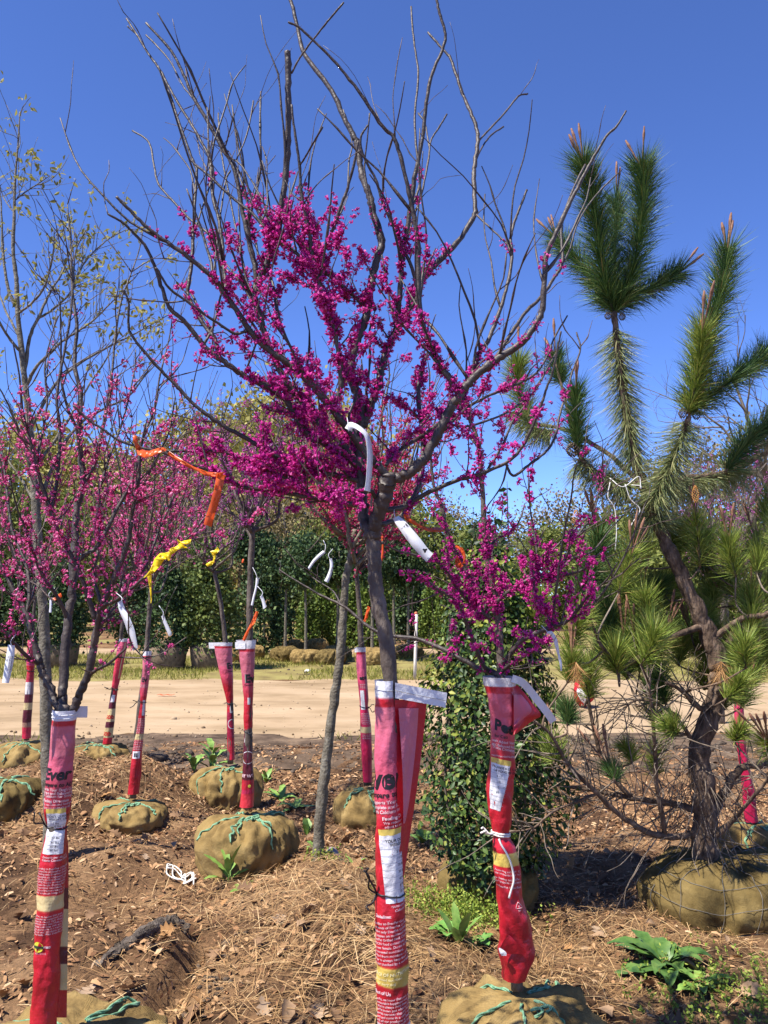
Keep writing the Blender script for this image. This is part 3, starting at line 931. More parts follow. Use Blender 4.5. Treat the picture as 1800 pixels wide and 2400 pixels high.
# ------------------------------------------------------------------ the redbud on the right (magenta, lower)
YR = 2.95
bx, bz = ball_at(1212, 2290, YR)
T2 = Tree("redbud_tree", "magenta redbud on the right growing out of the crumpled red sleeve tied with white twine", None, YR, bark, 12, base_pt=(bx, YR, 0))
T2.limb([(1212, 2320), (1205, 2150), (1180, 1960), (1176, 1800), (1176, 1680), (1174, 1600), (1172, 1542), (1170, 1481), (1164, 1436), (1158, 1391), (1146, 1331), (1138, 1270), (1134, 1210), (1131, 1150), (1127, 1110), (1122, 1051), (1114, 1015), (1100, 980), (1090, 930)], 13, 4, .05, name="trunk", sides=10, jit=.08)
T2.mat = bark_limb
T2.limb([(1167, 1440), (1164, 1415), (1197, 1382), (1251, 1355), (1300, 1352), (1340, 1345), (1372, 1331), (1408, 1295), (1447, 1270)], 6, 1.3, -.2)
T2.limb([(1174, 1560), (1191, 1539), (1221, 1503), (1263, 1481), (1297, 1469), (1336, 1451), (1378, 1397), (1420, 1361), (1447, 1319)], 6.5, 1.4, -.3)
T2.limb([(1173, 1578), (1190, 1562), (1212, 1548), (1251, 1527), (1272, 1534)], 5, 2, -.3)
T2.limb([(1172, 1582), (1143, 1572), (1119, 1566), (1095, 1551), (1055, 1530), (1010, 1509), (974, 1497), (920, 1490), (871, 1474), (811, 1425), (736, 1386), (672, 1347), (655, 1335)], 6.5, 1.3, .35)
T2.limb([(800, 1418), (780, 1385), (745, 1362), (728, 1350)], 2, 1.1, .1)
T2.limb([(1150, 1576), (1131, 1557), (1116, 1518), (1098, 1475), (1083, 1436), (1068, 1406), (1040, 1391), (995, 1358), (950, 1328)], 5, 1.5, -.2)
T2.limb([(1150, 1450), (1128, 1430), (1110, 1391), (1098, 1349), (1080, 1310), (1061, 1283), (1046, 1237), (1034, 1180), (1019, 1150), (1010, 1081), (1012, 1020), (1030, 950)], 6, 1.8, .1)
T2.limb([(1125, 1430), (1107, 1418), (1070, 1376), (1040, 1331), (1010, 1310), (970, 1300), (930, 1290), (880, 1265)], 5, 1.5, -.25)
T2.limb([(1300, 1468), (1275, 1430), (1254, 1400), (1251, 1346), (1257, 1286), (1245, 1210), (1239, 1150), (1239, 1090)], 3.4, 1.2, .1)
T2.limb([(1294, 1470), (1298, 1430), (1306, 1361), (1321, 1255), (1339, 1165), (1348, 1100), (1380, 1020)], 3.4, 1.2, -.15)
T2.limb([(1315, 1330), (1342, 1271), (1387, 1210), (1405, 1150), (1425, 1090), (1450, 1040)], 2.6, 1.1, .1)
T2.limb([(1330, 1455), (1375, 1430), (1420, 1380), (1460, 1310), (1490, 1240), (1510, 1190)], 3, 1.2, -.1)
T2.limb([(1300, 1352), (1340, 1310), (1390, 1290), (1440, 1230), (1500, 1170)], 2.4, 1.1, .15)
T2.limb([(1140, 1290), (1165, 1262), (1190, 1250), (1215, 1225), (1230, 1180)], 3, 1.3, .2)
T2.limb([(1128, 1125), (1150, 1090), (1180, 1040), (1200, 990), (1230, 950), (1260, 900), (1290, 860)], 3.6, 1.2, .1)
T2.limb([(1120, 1045), (1080, 1000), (1060, 960), (1050, 900)], 3.2, 1.5, .2)
T2.limb([(1250, 1360), (1270, 1320), (1295, 1290), (1340, 1240), (1360, 1200)], 2.6, 1.2, 0)
T2.twigs(150, (.06, .25), lambda P, R: (R < .011) * (P[:, 2] > 1.3) + 1e-9, up=.35)


def wR(P, R):
    px, py = px_of(P)
    a = np.exp(-((px - 1220) / 120) ** 2 - ((py - 1370) / 120) ** 2) + .6 * np.exp(-((px - 1080) / 90) ** 2 - ((py - 1300) / 170) ** 2) + .8 * np.exp(-((px - 1130) / 90) ** 2 - ((py - 980) / 130) ** 2)
    a += .18 * np.exp(-((px - 1020) / 60) ** 2 - ((py - 1500) / 60) ** 2) + .05
    return a * np.where(R > .012, .1, 1) * (px > 945) * (py < 1580) * (px < 1440) + 1e-9


T2.flowers(450, wR, blo_mag, per=(8, 20), size=(.012, .019))
root_ball(T2.root, bx + .01, YR - .02, .31, .30, 8)

# ------------------------------------------------------------------ the redbud on the left (rose pink, many stems)
YL = 2.6
bx, bz = ball_at(105, 2430, YL)
T3 = Tree("redbud_tree", "rose pink redbud at the left splitting into several stems above its red sleeve", None, YL, bark, 13, base_pt=(bx, YL, 0))
T3.limb([(103, 2450), (115, 2250), (128, 2000), (140, 1850), (148, 1740), (152, 1690), (153, 1655)], 19, 16, 0, name="trunk", sides=10, jit=.05)
T3.mat = bark_limb
T3.limb([(146, 1672), (130, 1645), (118, 1615), (102, 1579), (93, 1555), (84, 1520), (75, 1486), (60, 1434), (30, 1380), (5, 1330), (-20, 1280)], 10, 3, .1, sides=8)
T3.limb([(152, 1672), (146, 1640), (148, 1606), (151, 1531), (160, 1455), (167, 1395), (173, 1327), (176, 1251), (181, 1185), (196, 1137), (190, 1080), (185, 1000), (190, 930), (175, 850), (180, 760), (170, 690), (165, 560), (158, 480)], 11, 1.4, .3, sides=8)
T3.limb([(162, 1672), (178, 1650), (190, 1621), (208, 1579), (217, 1531), (229, 1470), (240, 1420), (270, 1350), (300, 1270), (310, 1200), (325, 1130), (330, 1050), (345, 980)], 10, 1.6, -.1, sides=8)
T3.limb([(208, 1582), (230, 1568), (256, 1555), (290, 1525), (305, 1512), (325, 1530), (343, 1556)], 4, 1, -.2)
T3.limb([(93, 1558), (60, 1535), (25, 1500), (0, 1470), (-30, 1450)], 5, 3, -.2)
T3.limb([(220, 1520), (235, 1429), (271, 1408), (337, 1354), (380, 1310), (422, 1275), (467, 1239), (500, 1205)], 5, 1.3, -.25)
T3.limb([(222, 1450), (208, 1402), (181, 1327), (151, 1275), (130, 1230), (118, 1191), (99, 1137), (84, 1086), (69, 1025), (54, 968), (45, 880), (30, 800)], 6, 1.6, -.15)
T3.limb([(180, 1320), (200, 1300), (229, 1279), (271, 1200), (301, 1143), (319, 1095), (337, 1025), (362, 956), (375, 880), (395, 800), (402, 760)], 5, 1.3, .15)
T3.limb([(120, 1195), (130, 1150), (138, 1080), (140, 1000), (133, 930), (150, 830), (165, 740), (172, 660), (177, 590), (200, 540)], 4.5, 1.3, .1)
T3.limb([(196, 1137), (225, 1080), (240, 1000), (255, 940), (262, 880), (270, 790), (285, 700), (300, 660), (325, 590), (335, 540)], 4, 1.2, .2)
T3.limb([(190, 1090), (180, 1010), (160, 960), (145, 900), (143, 820), (140, 700), (128, 690)], 4, 1.4, -.1)
T3.limb([(60, 1440), (70, 1390), (60, 1320), (30, 1250), (20, 1180), (10, 1100), (0, 1010)], 4.5, 1.5, .2)
T3.limb([(230, 1470), (265, 1430), (290, 1385), (340, 1330), (370, 1250), (400, 1180), (430, 1100), (450, 1030)], 4, 1.2, .3)
T3.limb([(240, 1420), (220, 1350), (235, 1260), (228, 1180), (250, 1090), (280, 1010), (300, 940), (315, 870), (318, 820)], 4, 1.3, .25)
T3.limb([(160, 1455), (135, 1400), (100, 1350), (80, 1300), (60, 1240), (40, 1190), (25, 1130)], 4.5, 1.5, -.2)
T3.limb([(84, 1090), (100, 1010), (110, 940), (105, 860), (120, 790), (135, 740)], 3, 1.2, .1)
T3.limb([(302, 1140), (320, 1180), (345, 1120), (375, 1060), (400, 1000), (410, 930)], 3, 1.2, .1)
T3.twigs(260, (.08, .32), lambda P, R: (R < .009) * (P[:, 2] > 1.35) + 1e-9, up=.75)


def wL(P, R):
    px, py = px_of(P)
    return (np.exp(-((py - 1220) / 230) ** 2) + .12 * (py < 1000) * (py > 760) + .05 * (py > 700)) * np.where(R > .011, .06, 1) * (py < 1600) * (py > 700) + 1e-9


T3.flowers(460, wL, blo_pnk, per=(5, 13), size=(.011, .018))
root_ball(T3.root, bx + .06, YL + .05, .40, .335, 9)


# ------------------------------------------------------------------ redbuds in the second row
def stems(T, n, base, H, spread, r0, seed, tiers=3, vase=.55):
    """limbs that leave the trunk between base and base + .35 H and sweep up and out"""
    rng = np.random.default_rng(seed)
    b = np.asarray(base, float)
    mbs = MB()
    for k in range(n):
        a = k * 2.399 + rng.uniform(-.4, .4)
        f = rng.uniform(.0, .42)
        out = spread * rng.uniform(.45, 1.0) * (1 - .45 * f)
        top = H * rng.uniform(.62, 1.0)
        c, s = math.cos(a), math.sin(a)
        pts = []
        for t in (0, .18, .4, .65, .85, 1):
            rr = out * (t ** .75) * (1 - .12 * t)
            w = rng.normal(0, .03, 3) * (t > 0)
            pts.append(b + np.array([c * rr, s * rr, f * H * .5 * (1 - t) + top * (t ** (1 + vase * .6))]) + w)
        T.limb3(np.array(pts), r0 * rng.uniform(.55, .9), .0022, sides=5)
    return


def second_row(label, trunk_px, Y, r_px, H, spread, nl, ntw, nfl, mat, seed, ball, stops=None, fs=(.010, .017), low=0.0):
    bpx, bpy = trunk_px[0]
    X, _ = ball_at(bpx, bpy, Y)
    T = Tree("redbud_tree", label, "redbuds in the second row", Y, bark, seed, base_pt=(X, Y, 0))
    T.limb(trunk_px, r_px, r_px * .62, 0, name="trunk", sides=8, jit=.06)
    b0 = T.pts[0][-1]
    stems(T, nl, b0 - np.array([0, 0, .06]), H, spread, r_px * .62 * Y / F, seed + 1)
    T.twigs(ntw, (.1, .42), lambda P, R: (R < .010) * (P[:, 2] > b0[2] - .2) + 1e-9, up=.6, r=.0019)
    T.flowers(nfl, lambda P, R: np.where(R > .012, .06, 1) * (P[:, 2] > b0[2] - .05) * np.exp(-((P[:, 2] - b0[2] - H * (.38 + low)) / (H * .34)) ** 2) + 1e-9, mat, per=(5, 11), size=(fs[0] * 1.35, fs[1] * 1.35))
    if ball:
        root_ball(T.root, X + ball[2], Y - .03, ball[0], ball[1], seed + 2, rsize=.0052)
    return T


second_row("rose pink redbud whose red sleeve has a barcode, above a flat sunken burlap ball", [(312, 1870), (322, 1720), (340, 1560), (346, 1490), (350, 1430), (356, 1370)], 6.0, 7.5, 1.55, .62, 15, 150, 560, blo_pnk, 31, (.26, .215, .0))
second_row("lavender pink redbud above the plump burlap ball beside the green weed", [(580, 1895), (582, 1700), (583, 1560), (585, 1480), (586, 1400), (588, 1320), (592, 1240)], 5.05, 10, .95, .48, 13, 130, 380, blo_lav, 33, (.265, .36, .0), fs=(.008, .013))
second_row("sparse lavender redbud with the widely flared sleeve, left of the plump burlap ball", [(540, 1790), (540, 1650), (530, 1530), (525, 1470), (515, 1400), (500, 1330)], 6.8, 7, 1.25, .55, 11, 110, 260, blo_lav, 35, (.26, .29, -.03), fs=(.009, .014))
second_row("coral redbud in a narrow red sleeve seen just left of the middle trunk", [(862, 1840), (856, 1700), (848, 1580), (846, 1500), (842, 1420), (835, 1340)], 6.3, 8, 1.8, .75, 14, 140, 680, blo_cor, 37, (.28, .235, .0), low=-.12)
second_row("pink redbud behind the mulch heap in the sleeve printed with cream bands", [(251, 1745), (262, 1650), (280, 1520), (287, 1460), (292, 1390)], 8.2, 6, 1.5, .7, 11, 100, 330, blo_pnk, 39, (.30, .23, -.1), fs=(.012, .019))
second_row("pink redbud in a dark red sleeve at the left edge, behind two burlap balls", [(62, 1735), (66, 1640), (72, 1540), (76, 1480), (82, 1400)], 8.0, 6, 1.4, .65, 10, 90, 300, blo_pnk, 41, (.33, .28, -.02), fs=(.012, .019))
T9 = second_row("young redbud behind the pine trunk in a leaning crimson sleeve", [(1760, 1925), (1745, 1810), (1732, 1700), (1722, 1600), (1710, 1500), (1700, 1400)], 5.6, 7, 1.2, .5, 9, 80, 130, blo_lav, 43, (.26, .17, .03), fs=(.009, .014))

# coral redbud with the bare grey trunk, no sleeve
YG = 4.85
X, _ = ball_at(738, 2040, YG)
T4 = Tree("redbud_tree", "coral pink redbud with a bare slender grey trunk rising from the pine straw mound", None, YG, bark_grey, 51, base_pt=(X, YG, 0))
T4.limb([(738, 2075), (744, 2010), (752, 1900), (765, 1780), (782, 1650), (795, 1560), (802, 1480), (806, 1420), (812, 1350), (824, 1300), (832, 1240)], 13, 8, 0, name="trunk", sides=10, jit=.06)
T4.limb([(818, 1322), (838, 1305), (852, 1290)], 6, 4, .2, mat=bark_grey)
T4.limb([(822, 1295), (808, 1265), (780, 1240), (765, 1205), (748, 1180)], 5, 2.5, -.2)
b0 = T4.pts[0][-1]
stems(T4, 22, b0 - np.array([0, 0, .24]), 1.3, .80, .018, 52)
T4.twigs(170, (.1, .34), lambda P, R: (R < .010) * (P[:, 2] > b0[2] - .2) + 1e-9, up=.5, r=.0018)
T4.flowers(1150, lambda P, R: np.where(R > .012, .05, 1) * (P[:, 2] > b0[2] - .1) * np.exp(-((P[:, 2] - b0[2] - .20) / .40) ** 2) + 1e-9, blo_cor, per=(6, 12), size=(.014, .022))
# ------------------------------------------------------------------ feed-bag sleeves round the trunks
FONT_JOBS = []
_txt_cache = {}


def text_arrays(s, offset=0.0, cut=0.12):
    """vertices (text units, cap height about 0.7) and triangles of a line of lettering"""
    key = (s, offset)
    if key in _txt_cache:
        return _txt_cache[key]
    cu = bpy.data.curves.new("lettering", 'FONT')
    cu.body = s
    cu.size = 1.0
    cu.resolution_u = 3
    cu.offset = offset
    o = bpy.data.objects.new("lettering", cu)
    scene.collection.objects.link(o)
    dg = bpy.context.evaluated_depsgraph_get()
    me = bpy.data.meshes.new_from_object(o.evaluated_get(dg))
    bpy.data.objects.remove(o)
    bm = bmesh.new()
    bm.from_mesh(me)
    if cut:
        xs_ = [v.co.x for v in bm.verts] or [0]
        for xc in np.arange(min(xs_), max(xs_), cut):
            bmesh.ops.bisect_plane(bm, geom=bm.verts[:] + bm.edges[:] + bm.faces[:], plane_co=(xc, 0, 0), plane_no=(1, 0, 0))
    bmesh.ops.triangulate(bm, faces=bm.faces[:])
    bm.verts.ensure_lookup_table()
    V = np.array([v.co[:] for v in bm.verts]).reshape(-1, 3)
    Fc = np.array([[v.index for v in f.verts] for f in bm.faces], int).reshape(-1, 3)
    bm.free()
    bpy.data.meshes.remove(me)
    _txt_cache[key] = (V, Fc)
    return V, Fc


def bag_material(name, stops):
    m, nt, p, out = base(name)
    uvn = nd(nt, "ShaderNodeUVMap")
    sp = nd(nt, "ShaderNodeSeparateXYZ")
    nt.links.new(uvn.outputs[0], sp.inputs[0])
    r = ramp(nt, stops)
    nt.links.new(sp.outputs[1], r.inputs[0])
    tc = nd(nt, "ShaderNodeTexCoord")
    n = nd(nt, "ShaderNodeTexNoise")
    n.inputs['Scale'].default_value = 9
    n.inputs['Detail'].default_value = 6
    nt.links.new(tc.outputs['Object'], n.inputs['Vector'])
    r2 = ramp(nt, [(.32, (.66, .62, .60)), (.55, (.95, .94, .94)), (.7, (1, 1, 1))])
    nt.links.new(n.outputs[0], r2.inputs[0])
    mx = nd(nt, "ShaderNodeMix", data_type='RGBA', blend_type='MULTIPLY')
    mx.inputs[0].default_value = 1
    nt.links.new(r.outputs[0], mx.inputs[6])
    nt.links.new(r2.outputs[0], mx.inputs[7])
    nt.links.new(mx.outputs[2], p.inputs['Base Color'])
    p.inputs['Roughness'].default_value = .42
    p.inputs['Specular IOR Level'].default_value = .45
    w = nd(nt, "ShaderNodeTexNoise")
    w.inputs['Scale'].default_value = 28
    w.inputs['Detail'].default_value = 3
    nt.links.new(tc.outputs['Object'], w.inputs['Vector'])
    b = nd(nt, "ShaderNodeBump")
    b.inputs['Strength'].default_value = .55
    b.inputs['Distance'].default_value = .012
    nt.links.new(w.outputs[0], b.inputs['Height'])
    nt.links.new(b.outputs[0], p.inputs['Normal'])
    return m


RED = (0.46, 0.010, 0.022)
PINK = (0.56, 0.14, 0.19)
MAROON = (0.10, 0.008, 0.018)
CREAM = (0.56, 0.44, 0.21)
YEL = (0.62, 0.46, 0.10)
WHITE = (0.66, 0.65, 0.66)
DEEP = (0.42, 0.008, 0.05)


def bands(top, bot, spec):
    """spec: list of (py_from, py_to, colour[, colour_end]) -> ramp stops over uv.y"""
    L = bot - top
    st = []
    for s in spec:
        a, b, c = s[:3]
        c2 = s[3] if len(s) > 3 else c
        st.append((min(max((a - top) / L, 0) + .0006, 1), c))
        st.append((min((b - top) / L, 1) - .0006, c2))
    return st


class Sleeve:
    def __init__(self, label, Y, rows, spec, seed, dmax=.045, wrinkle=.0034, group="feed-bag sleeves in the second row"):
        self.rows = np.array(rows, float)
        self.Y, self.dmax, self.wr, self.seed = Y, dmax, wrinkle, seed
        self.top, self.bot = self.rows[0, 0], self.rows[-1, 0]
        base_pt = self.S(np.array([self.bot]), np.array([math.pi]))[0]
        c = (self.S(np.array([self.bot]), np.array([0.0]))[0] + base_pt) / 2
        self.root = thing("trunk_sleeve", label, "tree sleeve", tuple(c), group)
        na, nr = 40, max(60, int((self.bot - self.top) / 6))
        a = np.linspace(-math.pi, math.pi, na)
        r = np.linspace(self.top, self.bot, nr)
        R, A = np.meshgrid(r, a, indexing='ij')
        V = self.S(R.ravel(), A.ravel())
        i, j = np.meshgrid(np.arange(nr - 1), np.arange(na - 1), indexing='ij')
        q = np.stack([i * na + j, (i + 1) * na + j, (i + 1) * na + j + 1, i * na + j + 1], -1).reshape(-1, 4)
        uv = np.stack([A.ravel() / 6.3 + .5, (R.ravel() - self.top) / (self.bot - self.top)], -1)
        self.mat = bag_material("bag_print_%d" % seed, bands(self.top, self.bot, spec))
        self.body = MB().add(V, q).build("sleeve_body", self.mat, self.root, smooth=True, uv=uv)

    def dims(self, py):
        xl = np.interp(py, self.rows[:, 0], self.rows[:, 1])
        xr = np.interp(py, self.rows[:, 0], self.rows[:, 2])
        w = (xr - xl) / 2 * self.Y / F
        return (xl + xr) / 2, w, np.minimum(w, self.dmax)

    def S(self, py, a, lift=0.0):
        c, w, d = self.dims(py)
        P = at(c, py, self.Y)
        n = self.wr * (vn(a * 1.7 + self.seed, py * .02, 1.0, self.seed) + .6 * vn(a * 4 + self.seed, py * .05 + a * 2, 1.0, self.seed + 3))
        return P + np.stack([(w + n + lift) * np.sin(a), -(d + n + lift) * np.cos(a), 0 * a], -1)

    def text(self, lines, mat, name, parent=None):
        """lines: (string, baseline py, start offset from the front in px, letter height px, slope, bold[, italic])"""
        mb = MB()
        for ln in lines:
            s, py0, x0, hpx, slope, bold = ln[:6]
            ital = ln[6] if len(ln) > 6 else 0
            V, Fc = text_arrays(s, bold)
            if not len(Fc):
                continue
            k = hpx / .7
            X = (V[:, 0] + ital * V[:, 1]) * k + x0
            py = py0 - V[:, 1] * k - slope * X
            c, w, d = self.dims(py)
            a = X * self.Y / F / ((w + d) / 2)
            ok = np.abs(a[Fc]).max(1) < 2.6
            if ok.any():
                mb.add(self.S(py, np.clip(a, -3.1, 3.1), .0009), Fc[ok])
        if mb.V:
            o = mb.build(name, mat, parent or self.root)
            if len(lines) > 1:
                o["kind"] = "stuff"
            return o

    def patch(self, py0, py1, x0, x1, mat, name, slope=0, lift=.0005, taper=(0, 0), parent=None, nx=16, ny=24):
        py = np.linspace(py0, py1, ny)
        t = np.linspace(0, 1, ny)
        L = x0 + taper[0] * t
        Rr = x1 + taper[1] * t
        X = L[:, None] + (Rr - L)[:, None] * np.linspace(0, 1, nx)
        P = py[:, None] - slope * X
        c, w, d = self.dims(P)
        A = X * self.Y / F / ((w + d) / 2)
        V = self.S(P.ravel(), A.ravel(), lift)
        i, j = np.meshgrid(np.arange(ny - 1), np.arange(nx - 1), indexing='ij')
        q = np.stack([i * nx + j, (i + 1) * nx + j, (i + 1) * nx + j + 1, i * nx + j + 1], -1).reshape(-1, 4)
        return MB().add(V, q).build(name, mat, parent or self.root, smooth=True)

    def disc(self, py, x, rpx, mat, name, lift=.0012, parent=None, n=20, inner=0.0):
        a = np.linspace(0, 2 * math.pi, n, endpoint=False)
        X = np.concatenate([x + rpx * np.cos(a), x + inner * rpx * np.cos(a)])
        P = np.concatenate([py + rpx * np.sin(a), py + inner * rpx * np.sin(a)])
        c, w, d = self.dims(P)
        V = self.S(P, X * self.Y / F / ((w + d) / 2), lift)
        k = np.arange(n)
        q = np.stack([k, (k + 1) % n, n + (k + 1) % n, n + k], -1)
        if inner:
            return MB().add(V, q).build(name, mat, parent or self.root)
        return MB().add(V[:n], np.arange(n)[None]).build(name, mat, parent or self.root)

    def tie(self, py, mat, r=.0022, ends=((-.06, -.02, .05), (-.05, -.02, -.04)), turns=1, name="tie", side=-1.2):
        mb = MB()
        for k in range(turns):
            a = np.linspace(-math.pi, math.pi, 40)
            P = self.S(py + 5 * k + 3 * np.sin(a), a, r * .8)
            mb.add(*tube(P, r, 5))
        s0 = self.S(np.array([py]), np.array([side]), r)[0]
        for e in ends:
            e = np.array(e)
            rr = np.random.default_rng(self.seed + int(abs(e[2]) * 1e4))
            pts = cr(np.array([s0, s0 + e * .35 + rr.normal(0, .006, 3), s0 + e * .7 + rr.normal(0, .008, 3), s0 + e]), 5)
            mb.add(*tube(pts, r, 5))
        return mb.build(name, mat, self.root, smooth=True)


def sheet(rows, name, mat, parent, spec_top=None, spec_bot=None, wav=.0, thick=.0012):
    """a hanging piece of bag: rows of (py, x_left, Y_left, x_right, Y_right); closed, two-sided, with thickness"""
    R = cr(np.array(rows, float), 5)
    n, m_ = len(R), 9
    t = np.linspace(0, 1, m_)
    X = R[:, 1:2] + (R[:, 3:4] - R[:, 1:2]) * t
    Yv = R[:, 2:3] + (R[:, 4:5] - R[:, 2:3]) * t + wav * np.sin(t * 7 + R[:, 0:1] * .03)
    P = np.repeat(R[:, 0:1], m_, 1)
    V = at(X.ravel(), P.ravel(), Yv.ravel())
    V2 = V + np.array([0, thick, 0])
    i, j = np.meshgrid(np.arange(n - 1), np.arange(m_ - 1), indexing='ij')
    q = np.stack([i * m_ + j, (i + 1) * m_ + j, (i + 1) * m_ + j + 1, i * m_ + j + 1], -1).reshape(-1, 4)
    top, bot = (spec_top, spec_bot) if spec_top is not None else (R[0, 0], R[-1, 0])
    uv = np.stack([np.tile(t, n), np.clip((P.ravel() - top) / (bot - top), 0, 1)], -1)
    return MB().add(np.vstack([V, V2]), q, q[:, ::-1] + len(V)).build(name, mat, parent, smooth=True, uv=np.vstack([uv, uv]))


m_white = plain("bag_white", WHITE, .45, bump=.2)
m_red = plain("bag_red", RED, .42, bump=.15)
m_pink = plain("bag_pink", PINK, .42, bump=.15)
m_yel = plain("bag_yellow", YEL, .45)
m_grey = plain("bag_grey_lines", (.35, .36, .40), .5)
m_maroon = plain("bag_maroon", MAROON, .4)
m_kib = noisy("kibble_print", (.08, .02, .01), (.55, .17, .05), scale=160, rough=.5)
m_dog = noisy("dog_print", (.16, .12, .11), (.62, .58, .55), scale=14, rough=.5, c3=(.75, .73, .72))
m_cream = plain("bag_cream", CREAM, .45)
m_badge = plain("badge_yellow", (.75, .72, .06), .45)
m_redink = plain("red_ink", (.5, .03, .015), .5)

PARA = ["According to EverPet Grilled Beef", "use amounts of EverPet Grilled", "or feeding only EverPet Grilled", "and puppies on moistened food", "to EverPet Grilled Beef, Chicken", "CAUTION food consumption", "pregnant female. During lactation", "environmental conditions.", "fresh food from moisture - store", "Water to always keep fresh, clean", "your dog checked by a veterinarian"]
PARA2 = ["EverPet, we know that pets are", "immeasurable happiness and energy", "so they're always right there beside", "EverPet knows just what an important", "essential nutrients that are developed", "treats, and come in a variety of", "Lastly, all our products are backed", "money back. With EverPet your pet"]

# middle sleeve ------------------------------------------------
SC = Sleeve("red printed feed-bag sleeve with a wide white-edged flap on the middle trunk", YC,
            [(1594, 879, 928), (1640, 880, 929), (1700, 881, 932), (1800, 881, 934), (1900, 881, 937), (1960, 881, 941), (2060, 882, 946), (2085, 884, 945), (2092, 885, 944), (2102, 884, 946), (2150, 882, 949), (2250, 884, 953), (2330, 886, 956), (2400, 888, 958), (2440, 889, 960)],
            [(1594, 1633, WHITE), (1634, 1655, RED), (1656, 1760, PINK, (.66, .125, .21)), (1760, 1925, (.66, .125, .21), RED), (1925, 2255, RED), (2256, 2300, YEL), (2301, 2390, RED), (2391, 2440, WHITE)], 1, group=None)
SC.text([("Ever", 1842, -77, 47, .10, .035)], ink, "brand_lettering")
SC.text([("Compare to ALPO", 1862, -62, 12, .10, .03)], ink, "comparison_lettering")
SC.text([("Supports Your Dog's Good Health", 1877, -44, 7.5, .12, .03), ("Complete and Balanced Nutrition", 1888, -46, 7.5, .12, .03), ("with Calcium for Strong Bones", 1899, -40, 7.5, .12, .03), ("Feeding Directions", 1914, -12, 7.5, .12, .04), ("We recommend feeding", 1924, -10, 6, .12, .02), ("adjust to maintain", 1933, -8, 6, .12, .02),
         ("*Amounts per day", 2118, 2, 5.5, .2, .02), ("Calorie Content", 2128, 10, 5.5, .2, .03), ("Guidelines:", 2140, -40, 6.5, .05, .04)]
        + [(s, 2154 + 9.3 * k, -52 - (k % 3) * 3, 5.6, .12, .02) for k, s in enumerate(PARA)] + [("Best of Us", 2316, -52, 8, .12, .04)] + [(s, 2329 + 8.2 * k, -52, 5.4, .14, .02) for k, s in enumerate(PARA2)], inkw, "printed_text")
tb = SC.patch(1950, 2107, -24, 44, m_white, "feeding_table", slope=.08, taper=(13, 0))
SC.patch(1936, 1951, -25, 44, m_yel, "table_header", slope=.08, taper=(1, 0))
SC.text([("YOUR DOG'S", 1967, -9, 7, .08, .02), ("WEIGHT, LBS", 1976, 2, 7, .08, .02)] + [(s, 1992 + 16 * k, 17 + k * 1.6, 6.5, .08, .0) for k, s in enumerate(["5 lbs", "10 lbs", "20 lbs", "30 lbs", "40 lbs", "60 lbs", "80 lbs"])], ink, "table_figures")
for k in range(7):
    SC.patch(1981 + 16 * k, 1981.8 + 16 * k, -21 + k * 1.2, 44, m_grey, "table_rule", slope=.08, lift=.0011, ny=3)
SC.patch(2259, 2260, -1, 0, m_yel, "seam", lift=.0003, ny=2, nx=2)
SC.text([("SCIENCE OF NUTRITION", 2272, -62, 7, .12, .01), ("guaranteed nutrition", 2283, -50, 6, .12, .0), ("for every dog", 2293, -40, 6, .12, .0)], plain("pale_yellow_ink", (.82, .74, .42), .5), "band_lettering")
hdr = bag_material("bag_print_flap", [(0, RED), (.12, RED), (.5, RED), (1, RED)])
sheet([(1640, 925, YC - .02, 1001, YC + .03), (1720, 927, YC - .02, 993, YC + .03), (1850, 930, YC - .02, 977, YC + .025), (1950, 934, YC - .02, 962, YC + .02), (2040, 938, YC - .02, 949, YC + .01), (2085, 940, YC - .02, 944, YC)], "flap", m_red, SC.root, wav=.003)
sheet([(1660, 934, YC - .030, 981, YC + .010), (1720, 938, YC - .030, 977, YC + .010), (1800, 943, YC - .030, 969, YC + .005), (1880, 945, YC - .030, 959, YC), (1930, 945, YC - .028, 950, YC)], "flap_panel", m_pink, SC.root, wav=.003)
hs = []
for t in np.linspace(0, 1, 9):
    x = 926 + (1048 - 926) * t
    hs.append((x, 1600 + 24 * t, 1636 + 23 * t, YC - .024 + .055 * t + .003 * math.sin(t * 9)))
hs = np.array(hs)
V = np.vstack([at(hs[:, 0], hs[:, 1], hs[:, 3]), at(hs[:, 0] - 4 * (np.arange(9) == 8), hs[:, 2], hs[:, 3] - .002)])
k = np.arange(8)
q = np.stack([k, k + 1, 9 + k + 1, 9 + k], -1)
hd = MB().add(np.vstack([V, V + [0, .0015, 0]]), q, q[:, ::-1] + 18).build("header_strip", m_white, SC.root, smooth=True)
st = np.array([at(926 + 120 * t, 1618 + 24 * t, YC - .0275 + .055 * t + .003 * math.sin(t * 9)) for t in np.linspace(0, 1, 30)])
MB().add(*tube(st, .0009, 4)).build("stitching", m_grey, hd)
a = np.linspace(-2.2, 2.2, 30)
MB().add(*tube(SC.S(1616 + 1.5 * np.sin(a), a, .0012), .0009, 4)).build("stitching", m_grey, SC.body)
SC.tie(2092, tie_m, .0026, ends=((-.022, -.03, .075), (-.034, -.02, .066), (-.02, -.03, -.032)), side=-1.3)

